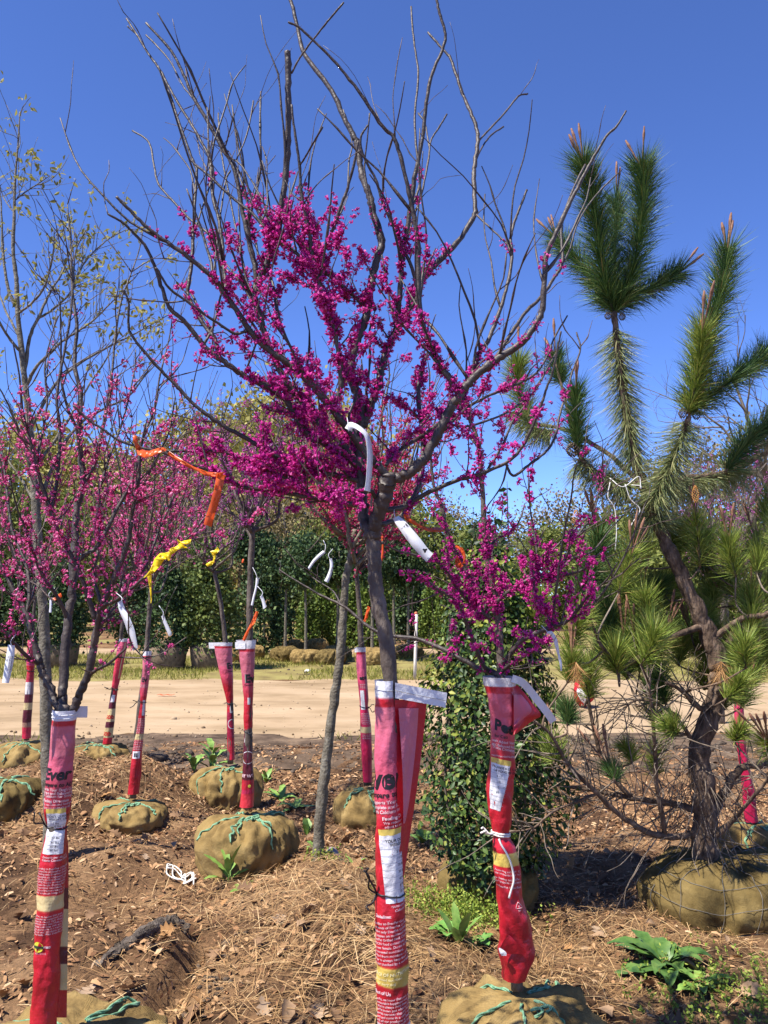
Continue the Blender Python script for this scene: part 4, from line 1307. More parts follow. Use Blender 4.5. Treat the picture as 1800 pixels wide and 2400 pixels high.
# left sleeve ---------------------------------------------------
SL = Sleeve("red printed feed-bag sleeve pinched by a black tie on the left trunk", YL,
            [(1663, 125, 181), (1700, 124, 178), (1750, 121, 175), (1800, 114, 170), (1850, 110, 166), (1900, 108, 161), (1925, 112, 157), (1938, 116, 151), (1948, 112, 154), (1970, 105, 156), (2000, 100, 155), (2050, 95, 152), (2100, 91, 147), (2200, 86, 140), (2300, 80, 136), (2400, 74, 131), (2450, 71, 129)],
            [(1663, 1686, WHITE), (1687, 1699, RED), (1700, 1770, PINK), (1770, 1900, (.66, .13, .21), RED), (1900, 2092, RED), (2093, 2126, CREAM), (2127, 2450, RED)], 2, group=None)
SL.text([("Ever", 1822, -34, 26, 0, .035, .15)], ink, "brand_lettering")
SL.text([("Compare to ALPO Prime", 1838, -44, 9, -.03, .03, .15)], ink, "comparison_lettering")
SL.text([("Supports Your Dog's Good Health", 1848, -44, 6, -.04, .03), ("Complete and Balanced Nutrition", 1856, -46, 6, -.04, .03), ("with Calcium for Strong Bones", 1863, -40, 6, -.04, .03), ("Feeding Directions", 1874, -30, 6, -.03, .04), ("We recommend feeding per pet", 1882, -30, 5, 0, .01), ("adjust to maintain proper", 1889, -28, 5, 0, .01), ("Amounts per day, as fed", 2004, -20, 5, 0, .02), ("Calorie Content: 336 kcal", 2011, -20, 5, 0, .03)]
        + [(s, 2030 + 6.3 * k, -36, 4.6, .02, .01) for k, s in enumerate(PARA[:10])] + [(s, 2140 + 6.0 * k, -34, 4.6, .03, .01) for k, s in enumerate(PARA2)] + [("DELICIOUS", 2227, -22, 4, 0, .0)], inkw, "printed_text")
SL.patch(1900, 1995, -16, 28, m_white, "feeding_table", taper=(-8, 0))
SL.patch(1889, 1901, -16, 28, m_yel, "table_header")
SL.text([("DOG'S CURRENT", 1910, -14, 5, 0, .01), ("WEIGHT, LBS", 1917, -11, 5, 0, .01)] + [(s, y, -2, 5, 0, 0) for s, y in (("5 lbs", 1926), ("10 lbs", 1934), ("20 lbs", 1960), ("40 lbs", 1970), ("60 lbs", 1979), ("80 lbs", 1988))], ink, "table_figures")
for y_ in (1919, 1928, 1954, 1964, 1973, 1982):
    SL.patch(y_, y_ + .7, -17, 27, m_grey, "table_rule", lift=.0011, ny=3)
SL.disc(2210, -13, 12.5, m_badge, "badge")
SL.patch(2207, 2213, -26, 0, plain("badge_green", (.03, .05, .03), .5), "badge_band", lift=.0018, ny=3)
SL.text([("GUARANTEED", 2212.4, -25, 4.4, 0, .02)], m_white, "badge_lettering")
flap_l = bag_material("bag_print_side", bands(1955, 2385, [(1955, 2080, (.45, .01, .03)), (2081, 2130, MAROON), (2131, 2218, CREAM), (2219, 2259, MAROON), (2260, 2320, CREAM), (2321, 2385, (.42, .015, .02))]))
sheet([(1955, 148, YL - .01, 157, YL + .02), (2000, 146, YL - .01, 160, YL + .03), (2120, 138, YL, 160, YL + .03), (2250, 130, YL, 158, YL + .03), (2385, 120, YL, 156, YL + .03)], "flap", flap_l, SL.root, wav=.002)
hs = [(1655, 170, YL + .02, 205, YL + .05), (1668, 170, YL + .02, 205, YL + .05), (1682, 170, YL + .02, 204, YL + .05)]
sheet(hs, "header_strip", m_white, SL.root)
a = np.linspace(-2.4, 2.4, 30)
for y_ in (1671, 1679):
    MB().add(*tube(SL.S(y_ + 2.5 * np.cos(a), a, .0008), .0011, 4)).build("stitching", m_white, SL.body)
SL.tie(1938, tie_m, .0022, ends=((-.03, -.02, .05), (-.02, -.01, .045)), side=-1.2)

# right sleeve --------------------------------------------------
SR = Sleeve("crumpled red feed-bag sleeve tied with white twine, its torn top folded over to the right", YR,
            [(1586, 1132, 1206), (1600, 1135, 1207), (1640, 1144, 1206), (1680, 1150, 1206), (1720, 1150, 1206), (1800, 1148, 1203), (1850, 1144, 1202), (1900, 1148, 1200), (1930, 1152, 1197), (1950, 1156, 1193), (1962, 1156, 1193), (1980, 1154, 1203), (2000, 1154, 1211), (2050, 1159, 1219), (2100, 1163, 1222), (2150, 1170, 1240), (2200, 1173, 1248), (2226, 1170, 1252), (2250, 1176, 1248), (2275, 1181, 1239), (2292, 1183, 1233)],
            [(1586, 1606, WHITE), (1607, 1622, RED), (1623, 1680, (.56, .10, .15)), (1680, 1780, (.62, .09, .14), RED), (1780, 1992, RED), (1993, 2022, YEL), (2023, 2292, RED)], 3, wrinkle=.0055, dmax=.05, group=None)
SR.text([("Pet", 1712, -25, 24, -.28, .05)], ink, "brand_lettering")
SR.text([("for Cats", 1726, -24, 7, -.1, .02)], ink, "comparison_lettering")
SR.text([("with Added Vitamins", 1738, -30, 6, -.14, .02), ("and Balanced Nutrition", 1747, -30, 6, -.16, .02), ("Taste Chicken and Tuna", 1754, -26, 6, -.18, .02), ("recommended food below", 1770, -28, 4.5, -.1, .01)]
        + [(s[:24], y, -32, 4.6, -.1, .01) for s, y in zip(PARA, (2036, 2043, 2054, 2061, 2072))] + [("5", 2117, 12, 6, 0, .02), ("PP", 2124, 10, 4, 0, .0)], inkw, "printed_text")
SR.patch(1788, 1896, -30, 17, m_white, "feeding_table", slope=-.2, taper=(0, -22))
SR.patch(1776, 1789, -30, 19, m_yel, "table_header", slope=-.2)
SR.text([("PROVIDE 8 OZ. CUPS", 1798, -26, 5, -.2, .02), ("OF FOOD PER DAY", 1806, -22, 5, -.2, .02), ("6 - 7", 1817, -14, 5, -.15, 0), ("10", 1830, -12, 5, -.15, 0), ("12 - 15", 1842, -14, 5, -.1, 0), ("20", 1853, -14, 5, -.1, 0)], ink, "table_figures")
for k in range(8):
    SR.patch(1809 + 10.5 * k, 1809.7 + 10.5 * k, -30, 15 - 2 * k, m_grey, "table_rule", slope=-.16, lift=.0011, ny=3)
tri = np.array([(0, -9), (8, 5), (-8, 5), (0, -9)], float)
Pt = np.array([SR.S(np.array([2112 + p_[1]]), np.array([(14 + p_[0]) * YR / F / .045]), .0012)[0] for p_ in cr(np.vstack([tri[:1] + (tri[1:2] - tri[:1]) * t for t in np.linspace(0, 1, 6)] + [tri[1:2] + (tri[2:3] - tri[1:2]) * t for t in np.linspace(.2, 1, 5)] + [tri[2:3] + (tri[3:4] - tri[2:3]) * t for t in np.linspace(.2, 1, 5)]), 1)])
MB().add(*tube(Pt, .0009, 4)).build("recycling_mark", inkw, SR.root)
# folded-over top: red triangle with its pink face and the white header strip sloping down to the right
sheet([(1606, 1196, YR - .04, 1214, YR - .01), (1630, 1200, YR - .045, 1234, YR), (1650, 1201, YR - .045, 1250, YR + .01), (1676, 1202, YR - .045, 1268, YR + .02), (1690, 1202, YR - .045, 1248, YR + .01), (1722, 1203, YR - .045, 1207, YR - .04)], "flap", m_red, SR.root, wav=.004)
sheet([(1628, 1204, YR - .052, 1222, YR - .015), (1650, 1204, YR - .055, 1240, YR - .005), (1670, 1204, YR - .055, 1249, YR), (1686, 1204, YR - .055, 1230, YR - .012), (1702, 1204, YR - .055, 1207, YR - .05)], "flap_panel", plain("bag_pink_deep", (.52, .09, .14), .42), SR.root, wav=.004)
path = cr(np.array([(1200, 1590), (1222, 1598), (1240, 1616), (1262, 1644), (1284, 1672), (1297, 1692)], float), 4)
tn = norm(np.gradient(path, axis=0))
nrm = np.stack([tn[:, 1], -tn[:, 0]], -1)
tt = np.linspace(0, 1, len(path))
A_ = at(path[:, 0] + nrm[:, 0] * 9, path[:, 1] + nrm[:, 1] * 9, YR - .05 + .09 * tt)
B_ = at(path[:, 0] - nrm[:, 0] * 9, path[:, 1] - nrm[:, 1] * 9, YR - .055 + .09 * tt)
k = np.arange(len(path) - 1)
nn = len(path)
q = np.stack([k, k + 1, nn + k + 1, nn + k], -1)
MB().add(np.vstack([A_, B_, A_ + [0, .0015, 0], B_ + [0, .0015, 0]]), q, q[:, ::-1] + 2 * nn).build("header_strip", m_white, SR.root, smooth=True)
# torn, folded hem at the foot
sheet([(2192, 1189, YR - .065, 1195, YR - .06), (2210, 1178, YR - .064, 1212, YR - .062), (2228, 1170, YR - .058, 1232, YR - .058), (2236, 1174, YR - .056, 1233, YR - .056)], "folded_hem", m_red, SR.root)
sheet([(2222, 1169, YR - .060, 1173, YR - .062), (2232, 1171, YR - .064, 1186, YR - .066), (2240, 1176, YR - .063, 1187, YR - .065)], "torn_edge", m_white, SR.root)
SR.tie(1950, twine_m, .0034, turns=2, ends=((-.040, -.02, .022), (-.044, -.025, .008)), name="twine", side=-1.0)
p0 = SR.S(np.array([1960.0]), np.array([-.35]), .004)[0]
pl = [p0] + [SR.S(np.array([y_]), np.array([a_]), .006)[0] for y_, a_ in ((1972, -.2), (1990, .05), (2012, .22), (2035, .32), (2055, .25), (2075, .05), (2092, -.12))]
MB().add(*tube(cr(np.array(pl), 5), .0036, 5)).build("twine_end", twine_m, SR.root, smooth=True)

# sleeves in the second row -------------------------------------
S1 = Sleeve("red sleeve with a white barcode label above the flat sunken burlap ball", 6.0,
            [(1526, 336, 355), (1580, 333, 351), (1640, 325, 343), (1650, 326, 341), (1700, 320, 339), (1760, 310, 333), (1820, 304, 329), (1860, 300, 325)],
            [(1526, 1536, WHITE), (1537, 1542, RED), (1543, 1590, PINK), (1590, 1640, (.62, .11, .18), RED), (1640, 1718, RED), (1719, 1732, CREAM), (1733, 1860, RED)], 4)
S1.text([("Ev", 1597, -7, 10, 0, .05)], ink, "brand_lettering")
S1.text([(s[:16], y, -9, 2.6, 0, .02) for s, y in zip((PARA * 3)[:18], list(range(1606, 1614, 4)) + list(range(1685, 1718, 4)) + list(range(1736, 1760, 4)))], inkw, "printed_text")
S1.patch(1640, 1676, 3, 10, m_white, "feeding_table")
lab = S1.patch(1759, 1776, -9, 10, m_white, "barcode_label")
for k, xb in enumerate(np.linspace(-4.5, 5, 8)):
    S1.patch(1763, 1773, xb, xb + (.9 if k % 3 else .5), ink, "barcode_bar", lift=.0014, ny=2, nx=2)
S1.tie(1644, tie_m, .003, ends=((-.05, -.02, -.04), (-.03, -.02, .01)))

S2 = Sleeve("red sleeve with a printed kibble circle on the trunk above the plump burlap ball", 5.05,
            [(1500, 552, 600), (1525, 559, 599), (1580, 567, 596), (1640, 572, 592), (1700, 572, 592), (1716, 573, 590), (1740, 571, 591), (1800, 570, 592), (1850, 567, 594), (1890, 562, 594)],
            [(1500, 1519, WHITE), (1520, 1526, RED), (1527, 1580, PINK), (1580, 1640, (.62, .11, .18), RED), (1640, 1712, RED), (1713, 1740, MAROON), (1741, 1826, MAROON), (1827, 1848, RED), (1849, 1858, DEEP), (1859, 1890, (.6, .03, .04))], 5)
S2.text([("Ev", 1598, -6, 18, 0, .06)], ink, "brand_lettering")
S2.text([("Compare", 1606, -8, 4, 0, .02)], ink, "comparison_lettering")
S2.patch(1634, 1650, 0, 6, m_dog, "dog_picture")
S2.patch(1718, 1739, -8, 3, m_dog, "dog_picture", taper=(0, -4))
S2.disc(1774, 1.5, 15, m_white, "kibble_ring", inner=.9)
S2.disc(1774, 1.5, 13.2, m_kib, "kibble_picture", lift=.0014)
S2.text([("NET WT 50 LB", 1820, -22, 7, 0, .03)], inkw, "weight_lettering")
S2.disc(1840, 6, 3.6, m_badge, "badge")
S2.tie(1716, tie_m, .003, ends=((.03, -.04, .006), (.03, -.04, -.015)), side=.2)
sheet([(1505, 551, 5.02, 575, 5.0), (1513, 551, 5.02, 575, 5.0), (1521, 552, 5.02, 575, 5.0)], "header_strip", m_white, S2.root)

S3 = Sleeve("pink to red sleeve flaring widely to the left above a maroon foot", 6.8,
            [(1506, 500, 544), (1530, 505, 544), (1580, 516, 545), (1640, 530, 546), (1650, 532, 545), (1700, 532, 549), (1740, 534, 549), (1780, 534, 550)],
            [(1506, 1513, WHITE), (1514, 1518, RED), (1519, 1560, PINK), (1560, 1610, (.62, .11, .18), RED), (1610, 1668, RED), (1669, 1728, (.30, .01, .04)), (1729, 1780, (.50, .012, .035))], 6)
S3.text([("Ev", 1566, 5, 13, 0, .05)], ink, "brand_lettering")
S3.text([("Compare", 1574, 6, 3, 0, .02)], ink, "comparison_lettering")
S3.disc(1696, 6, 11.5, m_white, "kibble_ring", inner=.88)
S3.patch(1653, 1670, 1, 7, m_dog, "dog_picture")
S3.tie(1649, tie_m, .003, ends=((.04, -.02, -.01),), side=1.0)
sheet([(1506, 489, 6.8, 530, 6.76), (1513, 489.5, 6.8, 530, 6.76), (1520, 490, 6.8, 530, 6.76)], "header_strip", m_white, S3.root)

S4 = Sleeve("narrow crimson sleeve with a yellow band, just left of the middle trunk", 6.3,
            [(1517, 834, 856), (1580, 837, 860), (1640, 843, 864), (1652, 844, 863), (1700, 845, 869), (1750, 846, 871), (1832, 852, 872)],
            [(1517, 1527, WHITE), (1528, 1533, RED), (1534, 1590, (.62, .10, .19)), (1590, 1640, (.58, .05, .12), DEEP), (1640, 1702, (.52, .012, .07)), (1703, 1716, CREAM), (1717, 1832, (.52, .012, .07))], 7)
S4.text([("et", 1592, -7, 9, 0, .05)], ink, "brand_lettering")
S4.disc(1588, 8, 4, ink, "paw_mark")
S4.text([(s[:14], y, -8, 2.6, 0, .02) for s, y in zip(PARA * 2, list(range(1604, 1616, 4)) + list(range(1672, 1700, 4)) + list(range(1722, 1734, 4)))], inkw, "printed_text")
S4.patch(1617, 1662, -8, 2, m_white, "feeding_table")
S4.tie(1657, tie_m, .003, ends=((.045, -.02, .02), (.045, -.02, -.03)), side=1.2)
sheet([(1518, 831, 6.3, 842, 6.27), (1525, 831, 6.3, 842, 6.27), (1529, 831, 6.3, 842, 6.27)], "header_strip", m_white, S4.root)

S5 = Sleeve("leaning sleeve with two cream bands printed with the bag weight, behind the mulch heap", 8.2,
            [(1497, 280, 303), (1560, 269, 287), (1610, 262, 277), (1618, 263, 276), (1650, 256, 271), (1700, 248, 267), (1742, 241, 262)],
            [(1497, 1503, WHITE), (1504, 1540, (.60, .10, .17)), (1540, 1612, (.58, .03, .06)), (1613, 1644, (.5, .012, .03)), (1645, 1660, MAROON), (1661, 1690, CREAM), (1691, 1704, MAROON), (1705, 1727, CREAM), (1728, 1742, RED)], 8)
S5.text([("50lb", 1684, -11, 9, 0, .04), ("50lb", 1723, -13, 9, 0, .04)], m_redink, "weight_lettering")
S5.patch(1628, 1645, -5, 5, m_dog, "dog_picture")
S5.patch(1506, 1590, 6, 9, m_cream, "side_stripe")
S5.tie(1614, tie_m, .0035, ends=((-.07, -.02, .02), (.07, -.05, .015)), side=-.6)

S6 = Sleeve("dark maroon and red sleeve at the left edge, behind the left grey trunk", 8.0,
            [(1500, 66, 83), (1560, 63, 81), (1575, 64, 80), (1620, 59, 78), (1680, 54, 74), (1730, 52, 72)],
            [(1500, 1560, (.52, .05, .10)), (1560, 1578, RED), (1579, 1598, (.4, .02, .04)), (1599, 1626, (.25, .15, .16)), (1627, 1646, MAROON), (1647, 1662, CREAM), (1663, 1692, MAROON), (1693, 1703, (.38, .2, .14)), (1704, 1730, (.5, .015, .05))], 9)
S6.patch(1598, 1626, -8, 6, m_dog, "dog_picture")
S6.tie(1572, tie_m, .0035, ends=((.06, -.03, .03),), side=.8)

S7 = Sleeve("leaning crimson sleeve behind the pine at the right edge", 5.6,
            [(1634, 1723, 1741), (1700, 1723, 1744), (1740, 1727, 1746), (1762, 1731, 1748), (1810, 1737, 1760), (1860, 1741, 1768), (1925, 1746, 1776)],
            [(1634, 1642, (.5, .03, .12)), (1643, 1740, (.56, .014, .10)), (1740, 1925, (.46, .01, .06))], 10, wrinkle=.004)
S7.tie(1700, tie_m, .003, ends=((.06, -.03, .01),), side=.9)

# ------------------------------------------------------------------ the young tree with yellow-green leaf tufts at the left
YT = 5.0
X, _ = ball_at(118, 2040, YT)
T5 = Tree("leafing_tree", "tall young tree at the left edge breaking into yellow-green leaf tufts", None, YT, bark_grey, 61, base_pt=(X, YT, 0))
T5.limb([(120, 2050), (114, 1850), (108, 1650), (104, 1500), (99, 1402), (93, 1327), (87, 1236), (81, 1131), (72, 1025), (66, 960), (58, 890), (52, 834), (43, 753), (40, 700), (38, 652), (31, 590), (33, 508), (35, 427), (42, 340), (47, 262)], 15.5, 1.3, .1, name="trunk", sides=10, jit=.05)
for pts, r, d in [([(57, 880), (70, 790), (92, 740), (115, 690), (145, 640), (165, 590), (190, 560)], 5, .2), ([(88, 748), (130, 720), (170, 680), (185, 640), (210, 600), (255, 560), (292, 540)], 3, .3),
                  ([(43, 735), (75, 710), (100, 680), (115, 640), (125, 590), (127, 540)], 3, -.3), ([(62, 905), (85, 860), (115, 830), (145, 800), (185, 775), (220, 750), (260, 710), (287, 685)], 4, -.3),
                  ([(41, 725), (20, 680), (10, 620), (5, 560), (2, 470), (-8, 410)], 4, .1), ([(34, 470), (60, 450), (90, 430), (116, 412)], 1.8, .1), ([(74, 1000), (130, 900), (190, 850), (250, 815), (310, 785), (395, 738)], 4, .3),
                  ([(52, 830), (20, 790), (-10, 740), (-40, 700)], 4, -.2), ([(45, 790), (10, 720), (-15, 640), (-20, 560)], 3, .3), ([(80, 1120), (40, 1000), (10, 930), (-20, 880)], 5, -.2), ([(34, 500), (12, 470), (0, 440)], 1.6, .1),
                  ([(85, 1200), (130, 1080), (180, 1000), (240, 960), (300, 930), (340, 880), (380, 840)], 5, .4), ([(80, 1100), (150, 1000), (210, 900), (250, 840), (270, 780)], 4, .6), ([(84, 1180), (40, 1110), (0, 1050)], 4, .2)]:
    T5.limb(pts, r, 1.1, d)
T5.twigs(170, (.12, .4), lambda P, R: (R < .008) * (P[:, 2] > 2.3) + 1e-9, up=.6, r=.0018, mat=bark_grey)
P, R, T = T5.cloud()
tips = np.array([q[-1] for q in T5.pts[1:]] + [q[-4] for q in T5.pts[1:] if len(q) > 6])
tips = tips[tips[:, 2] > 2.2]
rg5 = np.random.default_rng(62)
tips = tips[rg5.uniform(0, 1, len(tips)) < .6]
idx = np.repeat(np.arange(len(tips)), rg5.integers(4, 9, len(tips)))
D = norm(rg5.normal(0, .8, (len(idx), 3)) + [0, 0, -.45])
lm = island("spring_leaf", [(0, (.16, .15, .03)), (.5, (.28, .26, .06)), (1, (.38, .34, .11))], .6, .25, .4)
pos = tips[idx] + rg5.normal(0, .022, (len(idx), 3))
fr = rot_frames(D, rg5)
fr = fr[:, :, [0, 2, 1]]
tag(MB().add(*scatter(LFV * [.75, 1, 1], LFF, pos, fr, rg5.uniform(.026, .05, len(idx)))).build("leaf_tufts", lm, T5.root), kind="stuff")

# ------------------------------------------------------------------ the pine on the right
YP = 4.55
X, _ = ball_at(1655, 2010, YP)
T6 = Tree("pine_tree", "bent pine with long green needle candles standing in the big wire-bound burlap ball", None, YP, bark_pine, 71, base_pt=(X, YP, 0))
T6.limb([(1655, 2040), (1650, 1955), (1648, 1860), (1640, 1760), (1668, 1670), (1684, 1600), (1683, 1549), (1649, 1462), (1608, 1370), (1574, 1300), (1539, 1220), (1520, 1170), (1500, 1125)], 27, 12, .0, name="trunk", sides=12, jit=.12)
for pts, r0, r1, d in [([(1502, 1128), (1485, 1060), (1462, 930), (1445, 800), (1440, 730)], 11, 7, .05), ([(1525, 1180), (1560, 1100), (1590, 1040), (1615, 975)], 9, 6, -.2), ([(1515, 1160), (1600, 1125), (1700, 1110), (1760, 1080), (1830, 1040)], 9, 5, .2),
                       ([(1505, 1140), (1440, 1130), (1380, 1095), (1352, 1055)], 8, 5, -.1), ([(1352, 1060), (1335, 980), (1310, 880), (1302, 850)], 5, 3, .15), ([(1500, 1130), (1420, 1060), (1330, 1010), (1250, 990), (1215, 960)], 6, 3, .35),
                       ([(1683, 1560), (1720, 1480), (1745, 1420), (1775, 1355), (1800, 1300)], 10, 5, .1), ([(1670, 1500), (1740, 1450), (1800, 1440), (1850, 1400)], 8, 5, -.25), ([(1649, 1465), (1560, 1500), (1500, 1540), (1450, 1560), (1400, 1500)], 8, 4, -.3),
                       ([(1650, 1950), (1560, 1960), (1480, 1930), (1400, 1860), (1330, 1790), (1290, 1720), (1250, 1690)], 8, 3, -.35), ([(1645, 1900), (1560, 1880), (1480, 1870), (1380, 1850), (1300, 1840)], 8, 3, .1), ([(1480, 1870), (1420, 1800), (1390, 1700), (1375, 1610), (1380, 1560)], 6, 3, -.1),
                       ([(1560, 1960), (1540, 1850), (1535, 1760), (1530, 1690), (1520, 1600)], 6, 3, -.3), ([(1660, 1930), (1700, 1850), (1740, 1800), (1800, 1790), (1850, 1770)], 11, 7, .0), ([(1680, 1640), (1640, 1660), (1600, 1620), (1560, 1600)], 7, 3, -.2),
                       ([(1640, 1770), (1600, 1700), (1560, 1660), (1500, 1640), (1460, 1660)], 5, 2, -.1), ([(1655, 1980), (1720, 1920), (1780, 1850), (1820, 1800)], 6, 3, -.35), ([(1400, 1860), (1300, 1900), (1250, 1940), (1190, 1950)], 3.5, 1.5, -.1)]:
    T6.limb(pts, r0, r1, d, sides=7)
T6.limb([(1430, 1480), (1400, 1390), (1385, 1340)], 9, 8, .0, Y0=YP + .3)
T6.limb([(1560, 1490), (1530, 1520), (1505, 1545)], 8, 8, -.1, mat=wood_dead)
T6.twigs(330, (.12, .48), lambda P, R: (R < .025) * (P[:, 2] < 1.2) + 1e-9, up=.1, r=.0024, mat=wood_dead, sides=4)

PINE_G = [(0, (.020, .056, .014)), (.5, (.058, .125, .030)), (.93, (.15, .22, .055)), (1, (.26, .20, .07))]
PINE_Y = [(0, (.09, .15, .022)), (.5, (.21, .28, .042)), (.92, (.36, .39, .085)), (1, (.34, .22, .08))]
PINE_P = [(0, (.10, .15, .06)), (.5, (.24, .27, .10)), (1, (.38, .36, .17))]
nee_g = island("needles_green", PINE_G, .5, .3, .15)
nee_y = island("needles_yellow_green", PINE_Y, .5, .3, .22)
nee_p = island("needles_pale", PINE_P, .5, .3, .2)
nee_d = island("needles_dead", [(0, (.24, .11, .03)), (1, (.50, .28, .10))], .6, .3)
bud_m = noisy("pine_bud", (.12, .055, .03), (.30, .15, .09), scale=60, rough=.7)
cone_m = noisy("cone_scales", (.05, .035, .022), (.18, .13, .08), scale=50, rough=.8)
pol_m = noisy("pollen_cone", (.45, .19, .04), (.68, .36, .12), scale=60, rough=.7)
NEV = np.array([[-.5, 0, 0], [.5, 0, 0], [.42, .04, .55], [-.42, .04, .55], [0, .15, 1.0]])
NEF = [np.array([[0, 1, 2, 3]]), np.array([[3, 2, 4]])]


def needles(path, n, L, tilt, rng, droop=0.0, w=.0028, tip=True):
    P = cr(np.array(path), 8)
    T = norm(np.gradient(P, axis=0))
    k = rng.uniform(0, len(P) - 1, n)
    i = np.minimum(k.astype(int), len(P) - 2)
    f = (k - i)[:, None]
    pos = P[i] * (1 - f) + P[i + 1] * f
    t = T[i]
    d = rng.normal(0, 1, (n, 3))
    d = norm(d - t * (d * t).sum(1, keepdims=True))
    tl = rng.normal(tilt, .27, n)[:, None] * (1 - .30 * (k / (len(P) - 1))[:, None] * tip)
    D = norm(t * np.cos(tl) + d * np.sin(tl) + np.array([0, 0, -droop]))
    ln = L * rng.uniform(.5, 1.15, n)
    M = rot_frames(D, rng)
    return scatter(NEV, NEF, pos, M, np.stack([np.full(n, w) * rng.uniform(.8, 1.4, n), ln * .6, ln], -1))


rp = np.random.default_rng(72)


def candle(px_path, Y0, dY, n, L, mat, tilt=.98, droop=0., buds=True, name="needles", w=.0028, axis=True):
    Q = np.array(px_path, float)
    Yl = np.linspace(Y0, Y0 + dY, len(Q))
    P = at(Q[:, 0], Q[:, 1], Yl)
    n = int(n * 1.35); L = L * 1.48
    sh = MB().add(*tube(cr(P, 5), np.linspace(.008, .005, (len(P) - 1) * 5 + 1 if len(P) > 2 else 6), 6)).build("shoot", bark_pine, T6.root, smooth=True) if axis else T6.root
    tag(MB().add(*needles(P, n, L, tilt, rp, droop, w)).build(name, mat, sh), kind="stuff")
    if buds:
        d = norm(P[-1] - P[-2])
        mb = MB()
        for k in range(rp.integers(2, 5)):
            e = norm(d + rp.normal(0, .22, 3) + [0, 0, .5])
            ln = rp.uniform(.15, .26)
            p = np.array([P[-1] + e * s * ln for s in np.linspace(-.2, 1, 7)])
            mb.add(*tube(p, np.array([.0045, .0045, .0042, .0042, .0044, .0085, .004]) * rp.uniform(.9, 1.2), 6))
        mb.build("bud", bud_m, sh, smooth=True)
    return P


candle([(1440, 735), (1412, 640), (1400, 540), (1385, 450), (1368, 385)], YP + .05, -.15, 2300, .125, nee_g)
candle([(1445, 730), (1480, 640), (1500, 540), (1508, 450), (1505, 395)], YP + .05, -.05, 2300, .125, nee_g)
candle([(1440, 735), (1470, 700), (1520, 680), (1560, 655), (1590, 640)], YP + .05, .1, 1100, .11, nee_g)
candle([(1435, 725), (1400, 670), (1345, 600), (1305, 560)], YP + .08, .25, 1300, .115, nee_g)
candle([(1448, 725), (1440, 620), (1445, 520), (1445, 470)], YP + .08, .15, 1200, .11, nee_g)
candle([(1485, 1080), (1470, 980), (1455, 880), (1443, 770)], YP + .02, .03, 1500, .13, nee_p, tilt=1.75, droop=.9, buds=False, axis=False)
candle([(1615, 975), (1640, 880), (1660, 780), (1690, 680), (1705, 590)], YP - .2, .0, 2100, .125, nee_g)
candle([(1612, 970), (1630, 900), (1640, 830), (1645, 780)], YP - .22, -.15, 900, .10, nee_y)
candle([(1625, 960), (1700, 900), (1760, 860), (1800, 830)], YP - .2, .1, 1200, .115, nee_g)
candle([(1700, 1105), (1740, 1050), (1780, 1010), (1830, 990)], YP, .1, 1300, .12, nee_g, buds=False)
candle([(1530, 1170), (1575, 1080), (1610, 985)], YP - .08, -.1, 1000, .13, nee_p, tilt=1.5, droop=.8, buds=False, axis=False)
candle([(1352, 1060), (1352, 1010), (1350, 960), (1350, 920)], YP - .1, .0, 900, .10, nee_g)
candle([(1315, 900), (1308, 870), (1302, 835)], YP + .05, .05, 650, .09, nee_g)
candle([(1480, 1140), (1420, 1115), (1360, 1075)], YP - .05, 0, 900, .13, nee_p, tilt=1.4, droop=.8, buds=False, axis=False)
candle([(1560, 1140), (1640, 1120), (1740, 1100)], YP + .05, .1, 900, .13, nee_p, tilt=1.4, droop=.9, buds=False, axis=False)
candle([(1240, 990), (1220, 930), (1212, 880), (1215, 850)], YP + .3, 0, 900, .11, nee_y)
candle([(1300, 1010), (1250, 1000), (1210, 960)], YP + .2, .1, 700, .11, nee_p, tilt=1.4, droop=.8, buds=False, axis=False)
candle([(1540, 1225), (1530, 1200), (1515, 1160)], YP, 0, 700, .12, nee_p, tilt=1.6, droop=.6, buds=False, axis=False)
low = [((1640, 1250), (1648, 1320), .10), ((1560, 1440), (1590, 1360), .10), ((1790, 1230), (1800, 1160), .09), ((1780, 1330), (1770, 1260), .10), ((1690, 1480), (1650, 1400), .10), ((1560, 1400), (1580, 1330), .09), ((1760, 1480), (1760, 1390), .11), ((1500, 1430), (1540, 1370), .10),
       ((1720, 1570), (1740, 1500), .11), ((1800, 1560), (1780, 1480), .11), ((1430, 1530), (1440, 1420), .11), ((1520, 1480), (1510, 1400), .10), ((1330, 1600), (1340, 1540), .09), ((1260, 1690), (1290, 1640), .09), ((1330, 1700), (1330, 1660), .08), ((1300, 1790), (1290, 1740), .10),
       ((1380, 1640), (1380, 1560), .09), ((1530, 1700), (1525, 1600), .10), ((1520, 1640), (1545, 1560), .10), ((1540, 1820), (1535, 1760), .08), ((1480, 1790), (1465, 1750), .07), ((1440, 1830), (1430, 1800), .07), ((1700, 1640), (1730, 1600), .09), ((1720, 1740), (1735, 1710), .07),
       ((1840, 1770), (1800, 1740), .10), ((1590, 1720), (1570, 1700), .08), ((1620, 1490), (1660, 1430), .09), ((1450, 1390), (1480, 1300), .11), ((1350, 1400), (1380, 1330), .10), ((1500, 1330), (1490, 1250), .11), ((1420, 1310), (1400, 1240), .11), ((1330, 1520), (1360, 1450), .10), ((1590, 1560), (1600, 1500), .10), ((1740, 1420), (1700, 1350), .10),
       ((1810, 1420), (1800, 1350), .10), ((1400, 1560), (1410, 1500), .1), ((1640, 1330), (1630, 1210), .10), ((1470, 1560), (1480, 1490), .1), ((1250, 1460), (1270, 1400), .09)]
for _ in range(34):
    xx_, yy_ = rp.uniform(1380, 1850), rp.uniform(1290, 1680)
    low.append(((xx_, yy_), (xx_ + rp.uniform(-25, 35), yy_ - rp.uniform(50, 90)), rp.uniform(.08, .11)))
